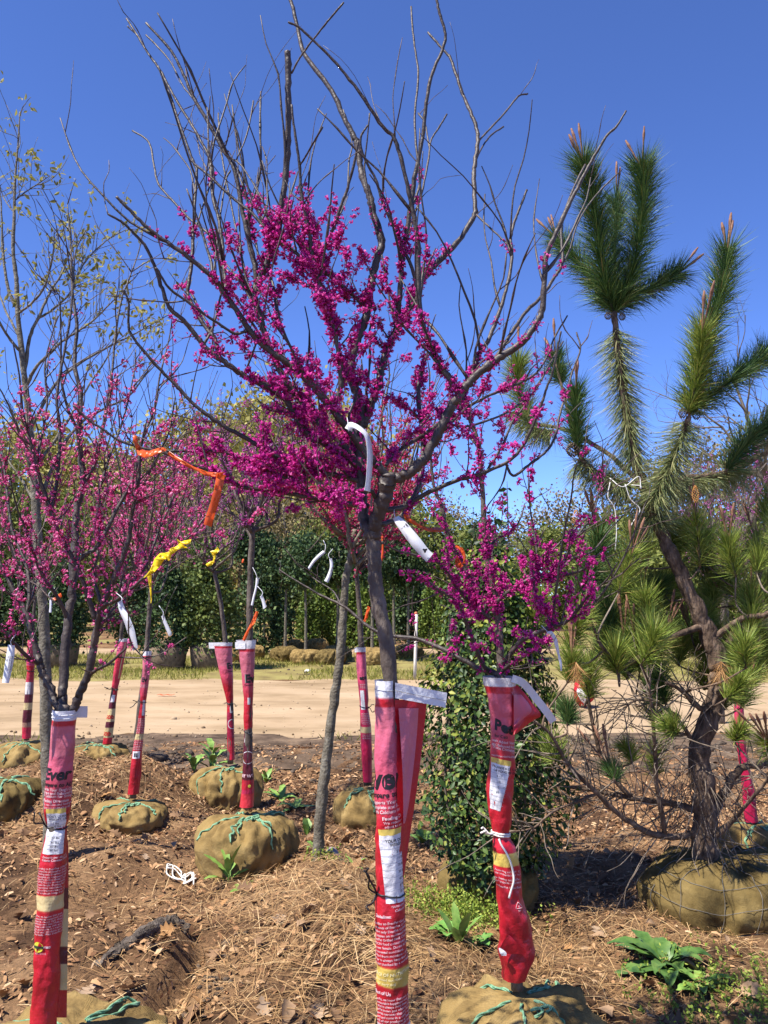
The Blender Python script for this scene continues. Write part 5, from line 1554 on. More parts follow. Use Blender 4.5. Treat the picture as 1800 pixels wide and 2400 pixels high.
for k, (a_, b_, L_) in enumerate(low):
    Yk = YP + rp.uniform(-.45, .35)
    tx_ = np.interp(b_[1], [1220, 1300, 1370, 1462, 1549], [1539, 1574, 1608, 1649, 1683])
    if abs(b_[0] - tx_) < 75 and b_[1] < 1560:
        Yk = YP + rp.uniform(.15, .45)
    P_ = candle([a_, ((a_[0] + b_[0]) / 2 + rp.uniform(-6, 6), (a_[1] + b_[1]) / 2), b_], Yk, rp.uniform(-.1, .1), 300 + int(220 * rp.uniform()), L_, nee_y if k % 7 else nee_g, tilt=.95, buds=k % 3 == 0)
    # the twig that carries the shoot back to the nearest wood
    Pc, Rc, Tc = T6.cloud()
    big = Rc > .006
    j = np.argmin(np.linalg.norm(Pc[big] - P_[0], axis=1) + np.maximum(0, Pc[big][:, 2] - P_[0][2]) * .8)
    c0 = Pc[big][j]
    mid = (c0 + P_[0]) / 2 + rp.normal(0, .03, 3) - [0, 0, .03]
    MB().add(*tube(cr(np.array([c0, mid, P_[0]]), 5), np.linspace(.0065, .004, 11), 5)).build("branch", wood_dead if k % 2 else bark_pine, T6.root, smooth=True)
# dead hanging needles, pollen cones and seed cones
for q in ((1350, 1560), (1185, 1870), (1690, 1560)):
    Pd = at(np.array([q[0], q[0]]), np.array([q[1] - 10, q[1] + 20]), YP - .5)
    tag(MB().add(*needles([Pd[0], (Pd[0] + Pd[1]) / 2, Pd[1]], 120, .09, 1.3, rp, .5, .0016)).build("dead_needles", nee_d, T6.root), kind="stuff")


def cone(px, py, Y, r, h, mat, name):
    c = at(px, py, Y)
    n = 70
    k = np.arange(n)
    z = k / n
    a = k * 2.399
    rr = r * np.sin(np.pi * (z * .85 + .1))
    pos = c + np.stack([rr * np.cos(a), rr * np.sin(a), (z - .5) * h], -1)
    D = norm(np.stack([np.cos(a), np.sin(a), .7 + 0 * a], -1))
    return MB().add(*scatter(icov * [.8, .8, 1.0], icof, pos, rot_frames(D, rp), np.full(n, r * .42))).build(name, mat, T6.root, smooth=True)


cone(1342, 1054, YP - .12, .032, .07, cone_m, "pine_cone"); cone(1366, 1056, YP - .08, .03, .065, cone_m, "pine_cone")
cone(1600, 968, YP - .22, .02, .05, cone_m, "pine_cone"); cone(1632, 972, YP - .16, .02, .05, cone_m, "pine_cone")
cone(1425, 740, YP + .0, .018, .04, cone_m, "pine_cone"); cone(1458, 742, YP + .02, .018, .04, cone_m, "pine_cone")
cone(1645, 765, YP - .36, .014, .07, pol_m, "pollen_cone"); cone(1630, 1158, YP - .3, .016, .085, pol_m, "pollen_cone"); cone(1350, 1215, YP - .3, .016, .085, pol_m, "pollen_cone")
# old leaders and torn root fibres about the foot of the trunk
fb = MB()
for k in range(70):
    a0 = rp.uniform(0, 6.28)
    s0 = np.array([X + .10 * math.cos(a0), YP + .1 * math.sin(a0), rp.uniform(.32, .75)])
    e0 = s0 + np.array([.16 * math.cos(a0) * rp.uniform(.4, 1.6), .16 * math.sin(a0), -rp.uniform(.1, .32)])
    fb.add(*tube(cr(np.array([s0, (s0 + e0) / 2 + rp.normal(0, .04, 3), e0]), 4), .002, 4))
tag(fb.build("dry_fibres", wood_dead, T6.root), kind="stuff")
bl = root_ball(T6.root, X + .12, YP, .43, .27, 73, mat=burlap_d, rope=False, wire=True)  # dark burlap puts the shade of the foliage into the ball's colour
# a loose wad of bleached twine caught in the crown
rt = np.random.default_rng(75)
tw = thing("twine_tangle", "tangle of bleached string caught in the pine below its leader", "twine", tuple(at(1490, 1150, YP - .25)))
for k in range(1):
    c0 = np.array([rt.uniform(1450, 1530), rt.uniform(1125, 1160)])
    pts = [c0 + np.array([rt.uniform(-40, 40), rt.uniform(-14, 16)]) for _ in range(6)]
    MB().add(*tube(cr(at(np.array(pts)[:, 0], np.array(pts)[:, 1], YP - .25 + rt.uniform(-.06, .06, 6)), 6), .0026, 5)).build("strand", twine_m, tw, smooth=True)
for pts in ([(1430, 1130), (1425, 1165), (1440, 1190), (1445, 1240), (1442, 1290)], [(1465, 1135), (1478, 1170), (1500, 1195), (1480, 1230), (1478, 1260)]):
    q_ = np.array(pts, float)
    MB().add(*tube(cr(at(q_[:, 0], q_[:, 1], np.full(len(q_), YP - .3)), 6), .0026, 5)).build("strand", twine_m, tw, smooth=True)

# ------------------------------------------------------------------ glossy evergreen shrub behind the right sleeve
YS = 4.7
X, _ = ball_at(1150, 2070, YS)
T7 = Tree("evergreen_shrub", "dense glossy dark green shrub behind the crumpled sleeve", None, YS, bark_far, 81, cat="shrub", base_pt=(X, YS, 0))
rs = np.random.default_rng(82)
for k in range(11):
    a = k * 2.4
    top = np.array([X + .30 * math.cos(a) * rs.uniform(.3, 1), YS + .28 * math.sin(a) * rs.uniform(.3, 1), rs.uniform(1.2, 1.9)])
    b0 = np.array([X + .04 * math.cos(a), YS + .04 * math.sin(a), .15])
    T7.limb3(np.array([b0, b0 * .6 + top * .4 + [.1 * math.cos(a), .1 * math.sin(a), -.1], top * .8 + b0 * .2, top]), .012, .003, sides=5)
T7.twigs(60, (.15, .45), lambda P, R: P[:, 2] > .9, up=1.4, r=.002)
leafg = island("glossy_leaf", [(0, (.012, .030, .008)), (.45, (.034, .075, .014)), (.8, (.085, .14, .022)), (1, (.24, .26, .04))], .5, .3, .12)
n = 13000
z = rs.uniform(.12, 1.86, n)
prof = np.interp(z, [.1, .3, .6, 1.0, 1.3, 1.55, 1.75, 1.9], [.22, .33, .41, .39, .28, .22, .15, .05])
a = rs.uniform(0, 6.283, n)
rad = prof * (rs.uniform(0, 1, n) ** .33) * (1 + .22 * np.sin(3 * a + z * 6) + .18 * vn(np.cos(a) * 2, z * 3 + np.sin(a) * 2, 2, 5))
pos = np.stack([X + rad * np.cos(a), YS + rad * np.sin(a), z], -1)
outn = norm(np.stack([np.cos(a), np.sin(a), .5 + 0 * a], -1) + rs.normal(0, .5, (n, 3)))
fr = rot_frames(outn, rs)
front = np.argsort(-(rad / prof) - .9 * (-np.sin(a)) + rs.uniform(0, .3, n))
big = front[:280]
rest = np.setdiff1d(np.arange(n), big)
lsz = rs.uniform(.024, .044, n)
tag(MB().add(*scatter(LFV, LFF, pos[rest], fr[rest], lsz[rest])).build("foliage", leafg, T7.root), kind="stuff")
lmesh = MB().add(LFV, *LFF).mesh("leaf", None)
shades = [(.030, .065, .014), (.045, .09, .018), (.07, .12, .022), (.022, .05, .012)]
lms = []
for k, c in enumerate(shades):
    me = lmesh.copy()
    me.materials.append(noisy("shrub_leaf_%d" % k, tuple(v * .75 for v in c), c, scale=30, rough=.45, spec=.35))
    lms.append(me)
for k in big:
    o = obj_link("leaf", lms[k % 4], T7.root)
    M4 = Matrix(fr[k].tolist()).to_4x4()
    o.matrix_local = Matrix.Translation(Vector(pos[k]) - T7.root.location) @ M4 @ Matrix.Scale(float(lsz[k]), 4)
n2 = 1500  # yellower leaves over the upper crown paint its sunny look into the colour
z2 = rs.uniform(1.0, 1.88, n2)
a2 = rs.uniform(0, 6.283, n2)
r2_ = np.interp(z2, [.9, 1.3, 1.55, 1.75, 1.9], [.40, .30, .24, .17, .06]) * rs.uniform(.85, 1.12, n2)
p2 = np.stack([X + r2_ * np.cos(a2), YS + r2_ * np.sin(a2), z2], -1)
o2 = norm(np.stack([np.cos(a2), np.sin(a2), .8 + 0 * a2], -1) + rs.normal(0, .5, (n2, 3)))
tag(MB().add(*scatter(LFV, LFF, p2, rot_frames(o2, rs), rs.uniform(.022, .042, n2))).build("sunny_top_foliage", island("sunny_top_leaf", [(0, (.07, .11, .018)), (.6, (.16, .20, .03)), (1, (.32, .33, .05))], .5, .3, .25), T7.root), kind="stuff")
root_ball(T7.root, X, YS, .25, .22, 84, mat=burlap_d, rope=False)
# thin upright shoots out of its top, with small leaves
mb = MB()
lp, ld = [], []
for k in range(14):
    s0 = np.array([X + rs.uniform(-.16, .22), YS + rs.uniform(-.1, .1), 1.6])
    e0 = s0 + np.array([rs.uniform(-.08, .12), 0, rs.uniform(.35, .75)])
    q_ = cr(np.array([s0, (s0 + e0) / 2 + rs.normal(0, .02, 3), e0]), 8)
    mb.add(*tube(q_, np.linspace(.003, .0015, len(q_)), 4))
    lp.append(q_[3::2]); ld.append(norm(rs.normal(0, 1, (len(q_[3::2]), 3)) + [0, 0, .6]))
tag(mb.build("shoots", bark_dark, T7.root), kind="stuff")
lp, ld = np.vstack(lp), np.vstack(ld)
lp = np.repeat(lp, 2, 0); ld = norm(np.repeat(ld, 2, 0) + rs.normal(0, .6, (len(lp), 3)))
tag(MB().add(*scatter(LFV, LFF, lp, rot_frames(ld, rs), rs.uniform(.025, .05, len(lp)))).build("shoot_leaves", leafg, T7.root), kind="stuff")

# ------------------------------------------------------------------ one more burlap ball at the left edge
lb = thing("balled_stock", "low dark burlap root ball at the left edge in front of another ball", "root ball", (at(15, 1850, 6.2)[0], 6.2, 0))
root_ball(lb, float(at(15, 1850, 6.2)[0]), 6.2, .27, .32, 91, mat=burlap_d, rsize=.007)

# ------------------------------------------------------------------ weeds
weed_m = noisy("weed_leaf", (.06, .14, .022), (.16, .27, .05), scale=20, rough=.5, spec=.4, c3=(.25, .35, .08))
weed_d = noisy("dock_leaf", (.03, .08, .016), (.07, .14, .03), scale=18, rough=.42, spec=.45, c3=(.12, .19, .045))


def blade(L, W, rise, curl, seed, wavy=.12):
    r = np.random.default_rng(seed)
    n = 10
    t = np.linspace(0, 1, n)
    ang = rise - curl * t
    dy = np.cumsum(np.cos(ang)) * L / n
    dz = np.cumsum(np.sin(ang)) * L / n
    w = W * np.sin(np.pi * np.clip(t, .03, .985)) ** .7 * (1 + wavy * np.sin(t * 17 + seed))
    up = wavy * w * np.sin(t * 21 + seed * 2)
    V = np.vstack([np.stack([-w, dy, dz + w * .35 + up], -1), np.stack([0 * w, dy, dz], -1), np.stack([w, dy, dz + w * .35 - up], -1)])
    i = np.arange(n - 1)
    q = np.vstack([np.stack([i, n + i, n + i + 1, i + 1], -1), np.stack([n + i, 2 * n + i, 2 * n + i + 1, n + i + 1], -1)])
    return V, q


def weed(px, py, Y, label, nl, L, W, mat, seed, rise=(.3, 1.2), curl=(.5, 1.2), cat="weed", scale_y=1, stem=0):
    r = np.random.default_rng(seed)
    X_ = float(at(px, py, Y)[0])
    z0 = float(gz(X_, Y))
    root = thing("broadleaf_weed", label, cat, (X_, Y, z0 - .005), "broad-leaved weeds growing in the mulch")
    for k in range(nl):
        a = k * 2.399 + r.uniform(-.4, .4)
        V, q = blade(L * r.uniform(.55, 1.1), W * r.uniform(.7, 1.15), r.uniform(*rise), r.uniform(*curl), seed + k)
        zup = stem * (k / nl)
        c, s = math.cos(a), math.sin(a)
        V = np.stack([V[:, 0] * c - V[:, 1] * s, V[:, 0] * s + V[:, 1] * c, V[:, 2] + zup], -1)
        V[:, 2] = np.maximum(V[:, 2], .006 + .01 * (k % 3))
        V += np.array([X_, Y, z0 - .005])
        MB().add(V, q).build("leaf", mat, root, smooth=True)
    if stem:
        MB().add(*tube(np.array([[X_, Y, z0 - .01], [X_ + .005, Y, z0 + stem * .5], [X_, Y, z0 + stem]]), .004, 5)).build("stem", mat, root)
    return root


weed(1560, 2220, 3.78, "large dark dock plant with broad glossy leaves in front of the pine's ball", 22, .25, .040, weed_d, 301, rise=(.1, 1.15), curl=(.4, 1.3))
weed(1640, 2260, 3.6, "pale green sprawling weed beside the large dock plant", 14, .14, .022, weed_m, 303, rise=(.2, .9))
weed(535, 2045, 4.75, "upright green weed in front of the plump burlap ball", 9, .17, .026, weed_m, 305, rise=(.5, 1.5), curl=(.1, .7), stem=.08)
weed(570, 2065, 4.62, "small green weed lying beside the upright weed", 6, .11, .024, weed_m, 306, rise=(.1, .7))
weed(498, 1760, 8.0, "tall pale weed at the road edge behind the flared sleeve", 10, .22, .035, weed_m, 307, rise=(.6, 1.4), stem=.22)
weed(455, 1765, 7.9, "curly pale weed at the road edge left of the tall one", 7, .20, .035, weed_m, 308, rise=(.8, 1.5), stem=.08)
weed(625, 1790, 7.6, "small upright weed right of the plump burlap ball's sleeve", 6, .17, .03, weed_m, 309, rise=(.8, 1.5))
weed(660, 1830, 7.0, "leafy weed spreading on the dark soil right of the sleeves", 9, .17, .03, weed_m, 310, rise=(.3, 1.2))
weed(692, 1850, 6.6, "low leafy weed beyond the grey trunk", 7, .15, .03, weed_m, 311, rise=(.2, 1.0))
weed(720, 1905, 5.9, "single upright leaf weed left of the grey trunk", 4, .18, .03, weed_m, 312, rise=(1.0, 1.5), curl=(.1, .4))
weed(735, 1940, 5.5, "tiny weed at the foot of the grey trunk", 4, .09, .02, weed_m, 313)
weed(1050, 2165, 4.0, "bright round-leaved weed left of the crumpled sleeve", 9, .10, .032, plain("bright_leaf", (.14, .30, .06), .5), 314, rise=(.4, 1.1), stem=.05)
weed(1075, 2190, 3.95, "tall serrated leaf weed beside the crumpled sleeve", 5, .18, .024, weed_m, 315, rise=(1.0, 1.5), curl=(0, .4))
weed(1120, 2160, 4.0, "low clover-like weed just left of the crumpled sleeve", 9, .09, .03, plain("clover_leaf", (.11, .25, .05), .5), 316, rise=(.3, 1.0))
weed(990, 1920, 5.7, "weed beside the flap of the middle sleeve", 6, .17, .028, weed_m, 317, rise=(.6, 1.4))
weed(830, 2060, 4.75, "small ferny weed right of the grey trunk", 8, .10, .012, weed_m, 318, rise=(.5, 1.3))

sprig = island("sprig_green", [(0, (.10, .17, .02)), (.6, (.25, .33, .045)), (1, (.42, .46, .09))], .6, .3, .3)


def sprigs(px, py, Y, sx, sy, n, h, label, seed):
    r = np.random.default_rng(seed)
    X_ = float(at(px, py, Y)[0])
    x = X_ + r.normal(0, sx, n); y = Y + r.normal(0, sy, n)
    b0 = np.stack([x, y, gz(x, y)], -1)
    idx = np.repeat(np.arange(n), 9)
    t = np.tile(np.linspace(.1, 1, 9), n)
    lean = norm(r.normal(0, .3, (n, 3)) * [1, 1, 0] + [0, 0, 1])
    hh = h * r.uniform(.5, 1.15, n)
    pos = b0[idx] + lean[idx] * (t * hh[idx])[:, None]
    D = norm(r.normal(0, 1, (len(idx), 3)) + [0, 0, .5])
    o = MB().add(*scatter(LFV, LFF, pos, rot_frames(D, r)[:, :, [0, 2, 1]], r.uniform(.010, .02, len(idx)))).build("ground_cover", sprig)
    tag(o, label, "ground cover", kind="stuff")


sprigs(1100, 2120, 4.35, .13, .11, 300, .14, "feathery yellow-green ground cover behind the crumpled sleeve", 331)
sprigs(1000, 2110, 4.45, .12, .10, 90, .06, "thin yellow-green ground cover right of the middle sleeve", 332)
sprigs(1720, 2330, 3.5, .20, .18, 220, .08, "small-leaved ground cover below the dock plant", 333)
sprigs(770, 2035, 4.85, .06, .08, 35, .07, "wispy green ground cover at the grey trunk's foot", 334)
# ------------------------------------------------------------------ ribbons, tags and litter
def band(name, pts, mat, label, cat, thick=.0008, group=None, parent=None):
    """a strip given as (x_left, y_left, x_right, y_right, Y_left, Y_right) along its length"""
    q = np.array(pts, float)
    if mat is white_tag:
        q = cr(q, 5)
    else:
        rj = np.random.default_rng(int(abs(q).sum()) % 9999)
        q = np.vstack([q[:1]] + [np.vstack([(q[i_] + q[i_ + 1]) / 2 + rj.normal(0, 1, 6) * [.7, .7, .7, .7, .006, .006], q[i_ + 1:i_ + 2]]) for i_ in range(len(q) - 1)])
    A = at(q[:, 0], q[:, 1], q[:, 4])
    B = at(q[:, 2], q[:, 3], q[:, 5])
    n = len(q)
    N = norm(np.cross(np.gradient(A, axis=0), B - A))
    A2, B2 = A + N * thick, B + N * thick
    k = np.arange(n - 1)
    f = np.stack([k, k + 1, n + k + 1, n + k], -1)
    e = np.stack([k, 2 * n + k, 2 * n + k + 1, k + 1], -1)
    e2 = np.stack([n + k, n + k + 1, 3 * n + k + 1, 3 * n + k], -1)
    if parent is None:
        o = MB().add(np.vstack([A, B, A2, B2]), f, f[:, ::-1] + 2 * n, e, e2).build(name, mat, smooth=False)
        return tag(o, label, cat, group)
    return MB().add(np.vstack([A, B, A2, B2]), f, f[:, ::-1] + 2 * n, e, e2).build(name, mat, parent)


def wound(name, label, mat, pieces, cat="ribbon"):
    """a ribbon made of several strips (coil, tail)"""
    p0 = pieces[0][1][0]
    root = thing(name, label, cat, tuple(at(p0[0], p0[1], p0[4])))
    for nm, pts in pieces:
        band(nm, pts, mat, None, None, parent=root)
    return root


Yo = 1.93
wound("flagging_ribbon", "long orange flagging ribbon wound along the low left branch of the middle redbud", orange_r, [
    ("ribbon_loop", [(311, 1022, 320, 1021, Yo, Yo), (316, 1042, 324, 1040, Yo, Yo), (319, 1054, 330, 1049, Yo, Yo + .01), (323, 1066, 338, 1056, Yo - .02, Yo), (338, 1074, 350, 1057, Yo - .02, Yo), (358, 1070, 364, 1053, Yo - .02, Yo - .01), (378, 1060, 378, 1049, Yo - .02, Yo - .02), (391, 1056, 390, 1052, Yo - .02, Yo)]),
    ("ribbon_run", [(392, 1064, 398, 1058, Yo, Yo), (420, 1084, 425, 1076, Yo - .02, Yo - .02), (450, 1100, 455, 1094, Yo - .02, Yo - .02), (480, 1114, 486, 1106, Yo - .02, Yo - .02), (505, 1118, 512, 1108, Yo - .02, Yo - .02), (522, 1112, 526, 1106, Yo - .02, Yo - .02)]),
    ("ribbon_tail", [(509, 1107, 529, 1114, Yo - .03, Yo - .025), (504, 1134, 523, 1140, Yo - .035, Yo - .02), (498, 1159, 516, 1166, Yo - .035, Yo - .02), (488, 1194, 505, 1201, Yo - .03, Yo - .02), (477, 1229, 496, 1235, Yo - .03, Yo - .02)])])
wound("flagging_ribbon", "yellow flagging ribbon tied in a bow on the left redbud's outstretched branch", yellow_r, [
    ("bow", [(418, 1275, 414, 1263, 2.34, 2.34), (428, 1276, 426, 1270, 2.33, 2.34), (436, 1276, 440, 1266, 2.33, 2.34), (446, 1274, 448, 1264, 2.33, 2.34)]),
    ("bow_loop", [(422, 1272, 440, 1284, 2.33, 2.33), (410, 1282, 425, 1285, 2.33, 2.33), (400, 1285, 415, 1290, 2.33, 2.33), (396, 1290, 402, 1300, 2.33, 2.33), (392, 1312, 396, 1315, 2.33, 2.33)]),
    ("ribbon_run", [(398, 1294, 394, 1304, 2.34, 2.33), (375, 1297, 392, 1310, 2.34, 2.33), (362, 1310, 385, 1312, 2.34, 2.33), (352, 1335, 362, 1342, 2.34, 2.33), (336, 1354, 344, 1352, 2.34, 2.34)]),
    ("ribbon_tail", [(345, 1350, 355, 1340, 2.36, 2.36), (350, 1375, 356, 1368, 2.36, 2.36), (352, 1395, 356, 1395, 2.36, 2.36), (353, 1414, 354, 1414, 2.36, 2.36)])])
wound("flagging_ribbon", "small yellow ribbon bow between the left redbud and the lavender redbud", yellow_r, [
    ("bow", [(493, 1292, 497, 1300, 4.7, 4.7), (502, 1290, 505, 1300, 4.7, 4.7), (510, 1282, 514, 1290, 4.7, 4.7)]),
    ("ribbon_tail", [(482, 1323, 486, 1328, 4.7, 4.7), (492, 1316, 498, 1324, 4.7, 4.7), (500, 1314, 504, 1318, 4.7, 4.7)]),
    ("bow_loop", [(496, 1296, 502, 1293, 4.7, 4.7), (500, 1306, 506, 1303, 4.7, 4.7), (498, 1318, 502, 1318, 4.7, 4.7)])])
wound("flagging_ribbon", "orange ribbon streaming right above the white tag on the middle redbud", orange_r, [
    ("ribbon_loop", [(954, 1196, 960, 1200, 2.4, 2.4), (946, 1208, 952, 1214, 2.4, 2.4), (950, 1218, 958, 1212, 2.4, 2.4), (966, 1228, 972, 1220, 2.4, 2.4)]),
    ("ribbon_run", [(966, 1228, 970, 1219, 2.4, 2.4), (985, 1239, 988, 1231, 2.4, 2.42), (1005, 1246, 1005, 1237, 2.4, 2.43), (1022, 1247, 1020, 1236, 2.4, 2.44), (1038, 1246, 1038, 1237, 2.4, 2.44)])])
wound("flagging_ribbon", "short orange ribbon wrapped round the right redbud's left limb", orange_r, [
    ("ribbon_loop", [(1066, 1282, 1070, 1278, 2.9, 2.9), (1078, 1290, 1084, 1284, 2.9, 2.9), (1086, 1305, 1092, 1304, 2.9, 2.9), (1084, 1322, 1091, 1320, 2.9, 2.9)]),
    ("ribbon_tail", [(1066, 1312, 1072, 1300, 2.92, 2.92), (1068, 1328, 1080, 1318, 2.91, 2.91), (1078, 1333, 1086, 1326, 2.91, 2.91)])])
wound("flagging_ribbon", "orange ribbon hanging on the lavender redbud beside its white tags", orange_r, [
    ("ribbon_run", [(600, 1432, 606, 1434, 4.95, 4.95), (592, 1452, 600, 1456, 4.95, 4.95), (580, 1475, 584, 1478, 4.96, 4.96), (568, 1500, 574, 1503, 4.97, 4.97)]),
    ("ribbon_tail", [(568, 1310, 572, 1310, 4.95, 4.95), (566, 1318, 570, 1320, 4.95, 4.95)])])
wound("flagging_ribbon", "orange ribbon slanting beside the coral redbud's trunk, left of the middle trunk", orange_r, [
    ("ribbon_run", [(862, 1420, 868, 1424, 5.9, 5.9), (856, 1440, 863, 1444, 5.9, 5.9), (850, 1458, 855, 1461, 5.9, 5.9)]),
    ("ribbon_tail", [(893, 1245, 899, 1245, 5.9, 5.9), (895, 1275, 900, 1275, 5.9, 5.9), (892, 1312, 897, 1316, 5.9, 5.9)])])
wound("flagging_ribbon", "orange ribbon knotted beside a white tag behind the left redbud", orange_r, [
    ("ribbon_run", [(120, 1408, 122, 1402, 7.5, 7.5), (130, 1408, 134, 1400, 7.5, 7.5), (138, 1400, 140, 1392, 7.5, 7.5)]),
    ("bow", [(134, 1396, 140, 1404, 7.5, 7.5), (142, 1390, 146, 1398, 7.5, 7.5)])])

tag_ink = plain("tag_print", (.08, .08, .09), .6)


def flat_text(parent, strs, origin, ux, uy, size, lead, mat, name="printed_text"):
    mb = MB()
    n = norm(np.cross(ux, uy))
    for k, s in enumerate(strs):
        V, Fc = text_arrays(s, .015)
        if len(Fc):
            mb.add(origin + ux * V[:, :1] * size + uy * (V[:, 1:2] * size - k * lead) + n * .0006, Fc)
    return tag(mb.build(name, mat, parent), kind="stuff")


def tag_strip(label, pts, group=None, text=None):
    root = wound("nursery_tag", label, white_tag, [("strip", pts)], cat="plant tag")
    p0_, rt_ = pts[0], np.random.default_rng(int(pts[0][0]))
    tp = at(np.array([(p0_[0] + p0_[2]) / 2, (p0_[0] + p0_[2]) / 2 + rt_.uniform(-8, 8), (p0_[0] + p0_[2]) / 2 + rt_.uniform(-12, 12)]), np.array([(p0_[1] + p0_[3]) / 2 + 3, p0_[1] - 10, p0_[1] - 24]), np.array([p0_[4] - .002, p0_[4], p0_[4] + .02]))
    MB().add(*tube(cr(tp, 4), .0012 * max(1, p0_[4] / 3), 4)).build("tie", white_tag, root)
    if text:
        q = np.array(pts, float)
        a, b = q[max(len(q) // 2 - 1, 0)], q[-1]
        A0, A1 = at(a[0], a[1], a[4]), at(b[0], b[1], b[4])
        B0, B1 = at(a[2], a[3], a[5]), at(b[2], b[3], b[5])
        L = np.linalg.norm(A1 - A0)
        w = np.linalg.norm(B1 - A1)
        ux = norm(A1 - A0)
        uy = norm(B1 - A1)
        vdir = np.array([0, 1.0, 0])
        nrm_ = np.cross(ux, uy)
        o_ = A0 + (B0 - A0) * .75
        if nrm_.dot(vdir) > 0:
            uy = -uy
            o_ = A0 + (B0 - A0) * .25
        off = np.array([0, -.0025, 0])
        flat_text(root, text, o_ + off + ux * L * .05, ux, uy, w * .3, w * .3, tag_ink)
    return root


tag_strip("long white tag strip arching down from the middle redbud's crown", [(808, 1003, 826, 1012, 2.2, 2.2), (818, 990, 826, 1005, 2.2, 2.19), (832, 992, 832, 1004, 2.19, 2.18), (850, 1003, 845, 1012, 2.19, 2.17), (866, 1022, 856, 1026, 2.2, 2.17), (873, 1055, 861, 1058, 2.2, 2.17), (873, 1095, 860, 1098, 2.2, 2.17), (870, 1125, 858, 1128, 2.2, 2.17), (868, 1153, 854, 1149, 2.2, 2.17)])
wt = tag_strip("white printed nursery tag hanging slantwise right of the middle trunk", [(921, 1215, 934, 1209, 2.33, 2.33), (930, 1232, 950, 1222, 2.32, 2.32), (962, 1276, 983, 1260, 2.31, 2.31), (985, 1302, 1003, 1286, 2.31, 2.31), (1000, 1317, 1015, 1298, 2.31, 2.31)], text=["MAKARA LEGENDS", "9-2012  1.75", "EASTERN REDBUD"])
lc = at(996, 1290, 2.305)
a = np.linspace(0, 2 * math.pi, 14, endpoint=False)
rr = .0055 * (1 + .35 * np.sin(3 * a))
MB().add(lc + np.stack([rr * np.cos(a), np.full(14, -.003), rr * np.sin(a)], -1), np.arange(14)[None]).build("leaf_mark", ink, wt)
tag_strip("white handwritten tag strip hanging from the left redbud's branch", [(276, 1412, 286, 1406, 2.45, 2.45), (279, 1430, 292, 1424, 2.45, 2.45), (290, 1455, 304, 1447, 2.45, 2.44), (300, 1485, 315, 1475, 2.45, 2.44), (308, 1512, 320, 1500, 2.45, 2.44), (312, 1526, 323, 1518, 2.45, 2.44)], text=["No. 2 1/2", "Cal 2.0"])
tag_strip("white printed tag at the far left edge of the left redbud", [(19, 1511, 35, 1513, 2.5, 2.5), (16, 1530, 34, 1535, 2.5, 2.5), (11, 1560, 29, 1565, 2.5, 2.5), (5, 1600, 21, 1601, 2.5, 2.5)], text=["EASTERN REDBUD", "Cercis canadensis", "full sun"])
tag_strip("white tag strip beside the round potted holly", [(378, 1444, 385, 1442, 5.8, 5.8), (383, 1460, 390, 1456, 5.8, 5.8), (393, 1485, 401, 1480, 5.8, 5.8), (396, 1491, 403, 1488, 5.8, 5.8)])
tag_strip("long white tag on the lavender redbud's trunk", [(600, 1354, 608, 1355, 4.95, 4.95), (598, 1375, 603, 1378, 4.95, 4.95), (592, 1400, 597, 1402, 4.95, 4.95), (588, 1418, 593, 1420, 4.95, 4.95)])
tag_strip("short bent white tag right of the lavender redbud's trunk", [(609, 1398, 615, 1394, 4.9, 4.9), (614, 1412, 620, 1406, 4.9, 4.9), (617, 1428, 625, 1422, 4.9, 4.9)])
tag_strip("curved white tag at the coral redbud's left side", [(757, 1290, 763, 1296, 4.7, 4.7), (745, 1300, 750, 1306, 4.7, 4.7), (732, 1314, 737, 1319, 4.7, 4.7), (722, 1330, 725, 1336, 4.7, 4.7)])
tag_strip("white printed tag below the curved one at the coral redbud", [(772, 1310, 778, 1308, 4.7, 4.7), (773, 1330, 781, 1326, 4.7, 4.7), (766, 1350, 776, 1350, 4.7, 4.7), (760, 1361, 769, 1366, 4.7, 4.7)], text=["REDBUD"])
tag_strip("white tie strip hanging from the right redbud's lowest right limb", [(1278, 1490, 1284, 1480, 2.8, 2.8), (1288, 1486, 1294, 1480, 2.8, 2.8), (1296, 1500, 1306, 1500, 2.8, 2.8), (1305, 1530, 1311, 1530, 2.8, 2.8), (1311, 1555, 1317, 1554, 2.8, 2.8), (1314, 1572, 1317, 1572, 2.8, 2.8)])
tag_strip("white tag with the knotted orange ribbon behind the left redbud", [(116, 1402, 123, 1400, 7.5, 7.5), (116, 1420, 122, 1420, 7.5, 7.5), (115, 1435, 121, 1436, 7.5, 7.5)])

# bits on the ground
sx, sy_ = float(at(430, 2042, 5.0)[0]), 4.95
ft = thing("fallen_twine", "bleached white twine lying on the mulch left of the plump burlap ball", "twine", (sx, sy_, float(gz(sx, sy_))))
for k in range(4):
    r = np.random.default_rng(400 + k)
    xx = sx + np.linspace(-.09, .09, 6) + r.normal(0, .01, 6)
    yy = sy_ + np.linspace(.06, -.06, 6) + r.normal(0, .035, 6)
    MB().add(*tube(cr(np.stack([xx, yy, gz(xx, yy) + .022], -1), 5), .004, 5)).build("strand", twine_m, ft, smooth=True)
px_, py_ = float(at(800, 2020, 4.9)[0]), 4.9
u = np.linspace(0, 1, 12)
xx = px_ - .10 + .2 * u
zz = gz(xx, xx * 0 + py_) + .035 + .03 * np.sin(u * 7)
Va = np.stack([xx, py_ - .03 + .02 * np.sin(u * 5), zz], -1)
Vb = np.stack([xx + .02, py_ + .04 + 0 * u, zz + .02 * np.cos(u * 6)], -1)
k = np.arange(11)
q = np.stack([k, k + 1, 12 + k + 1, 12 + k], -1)
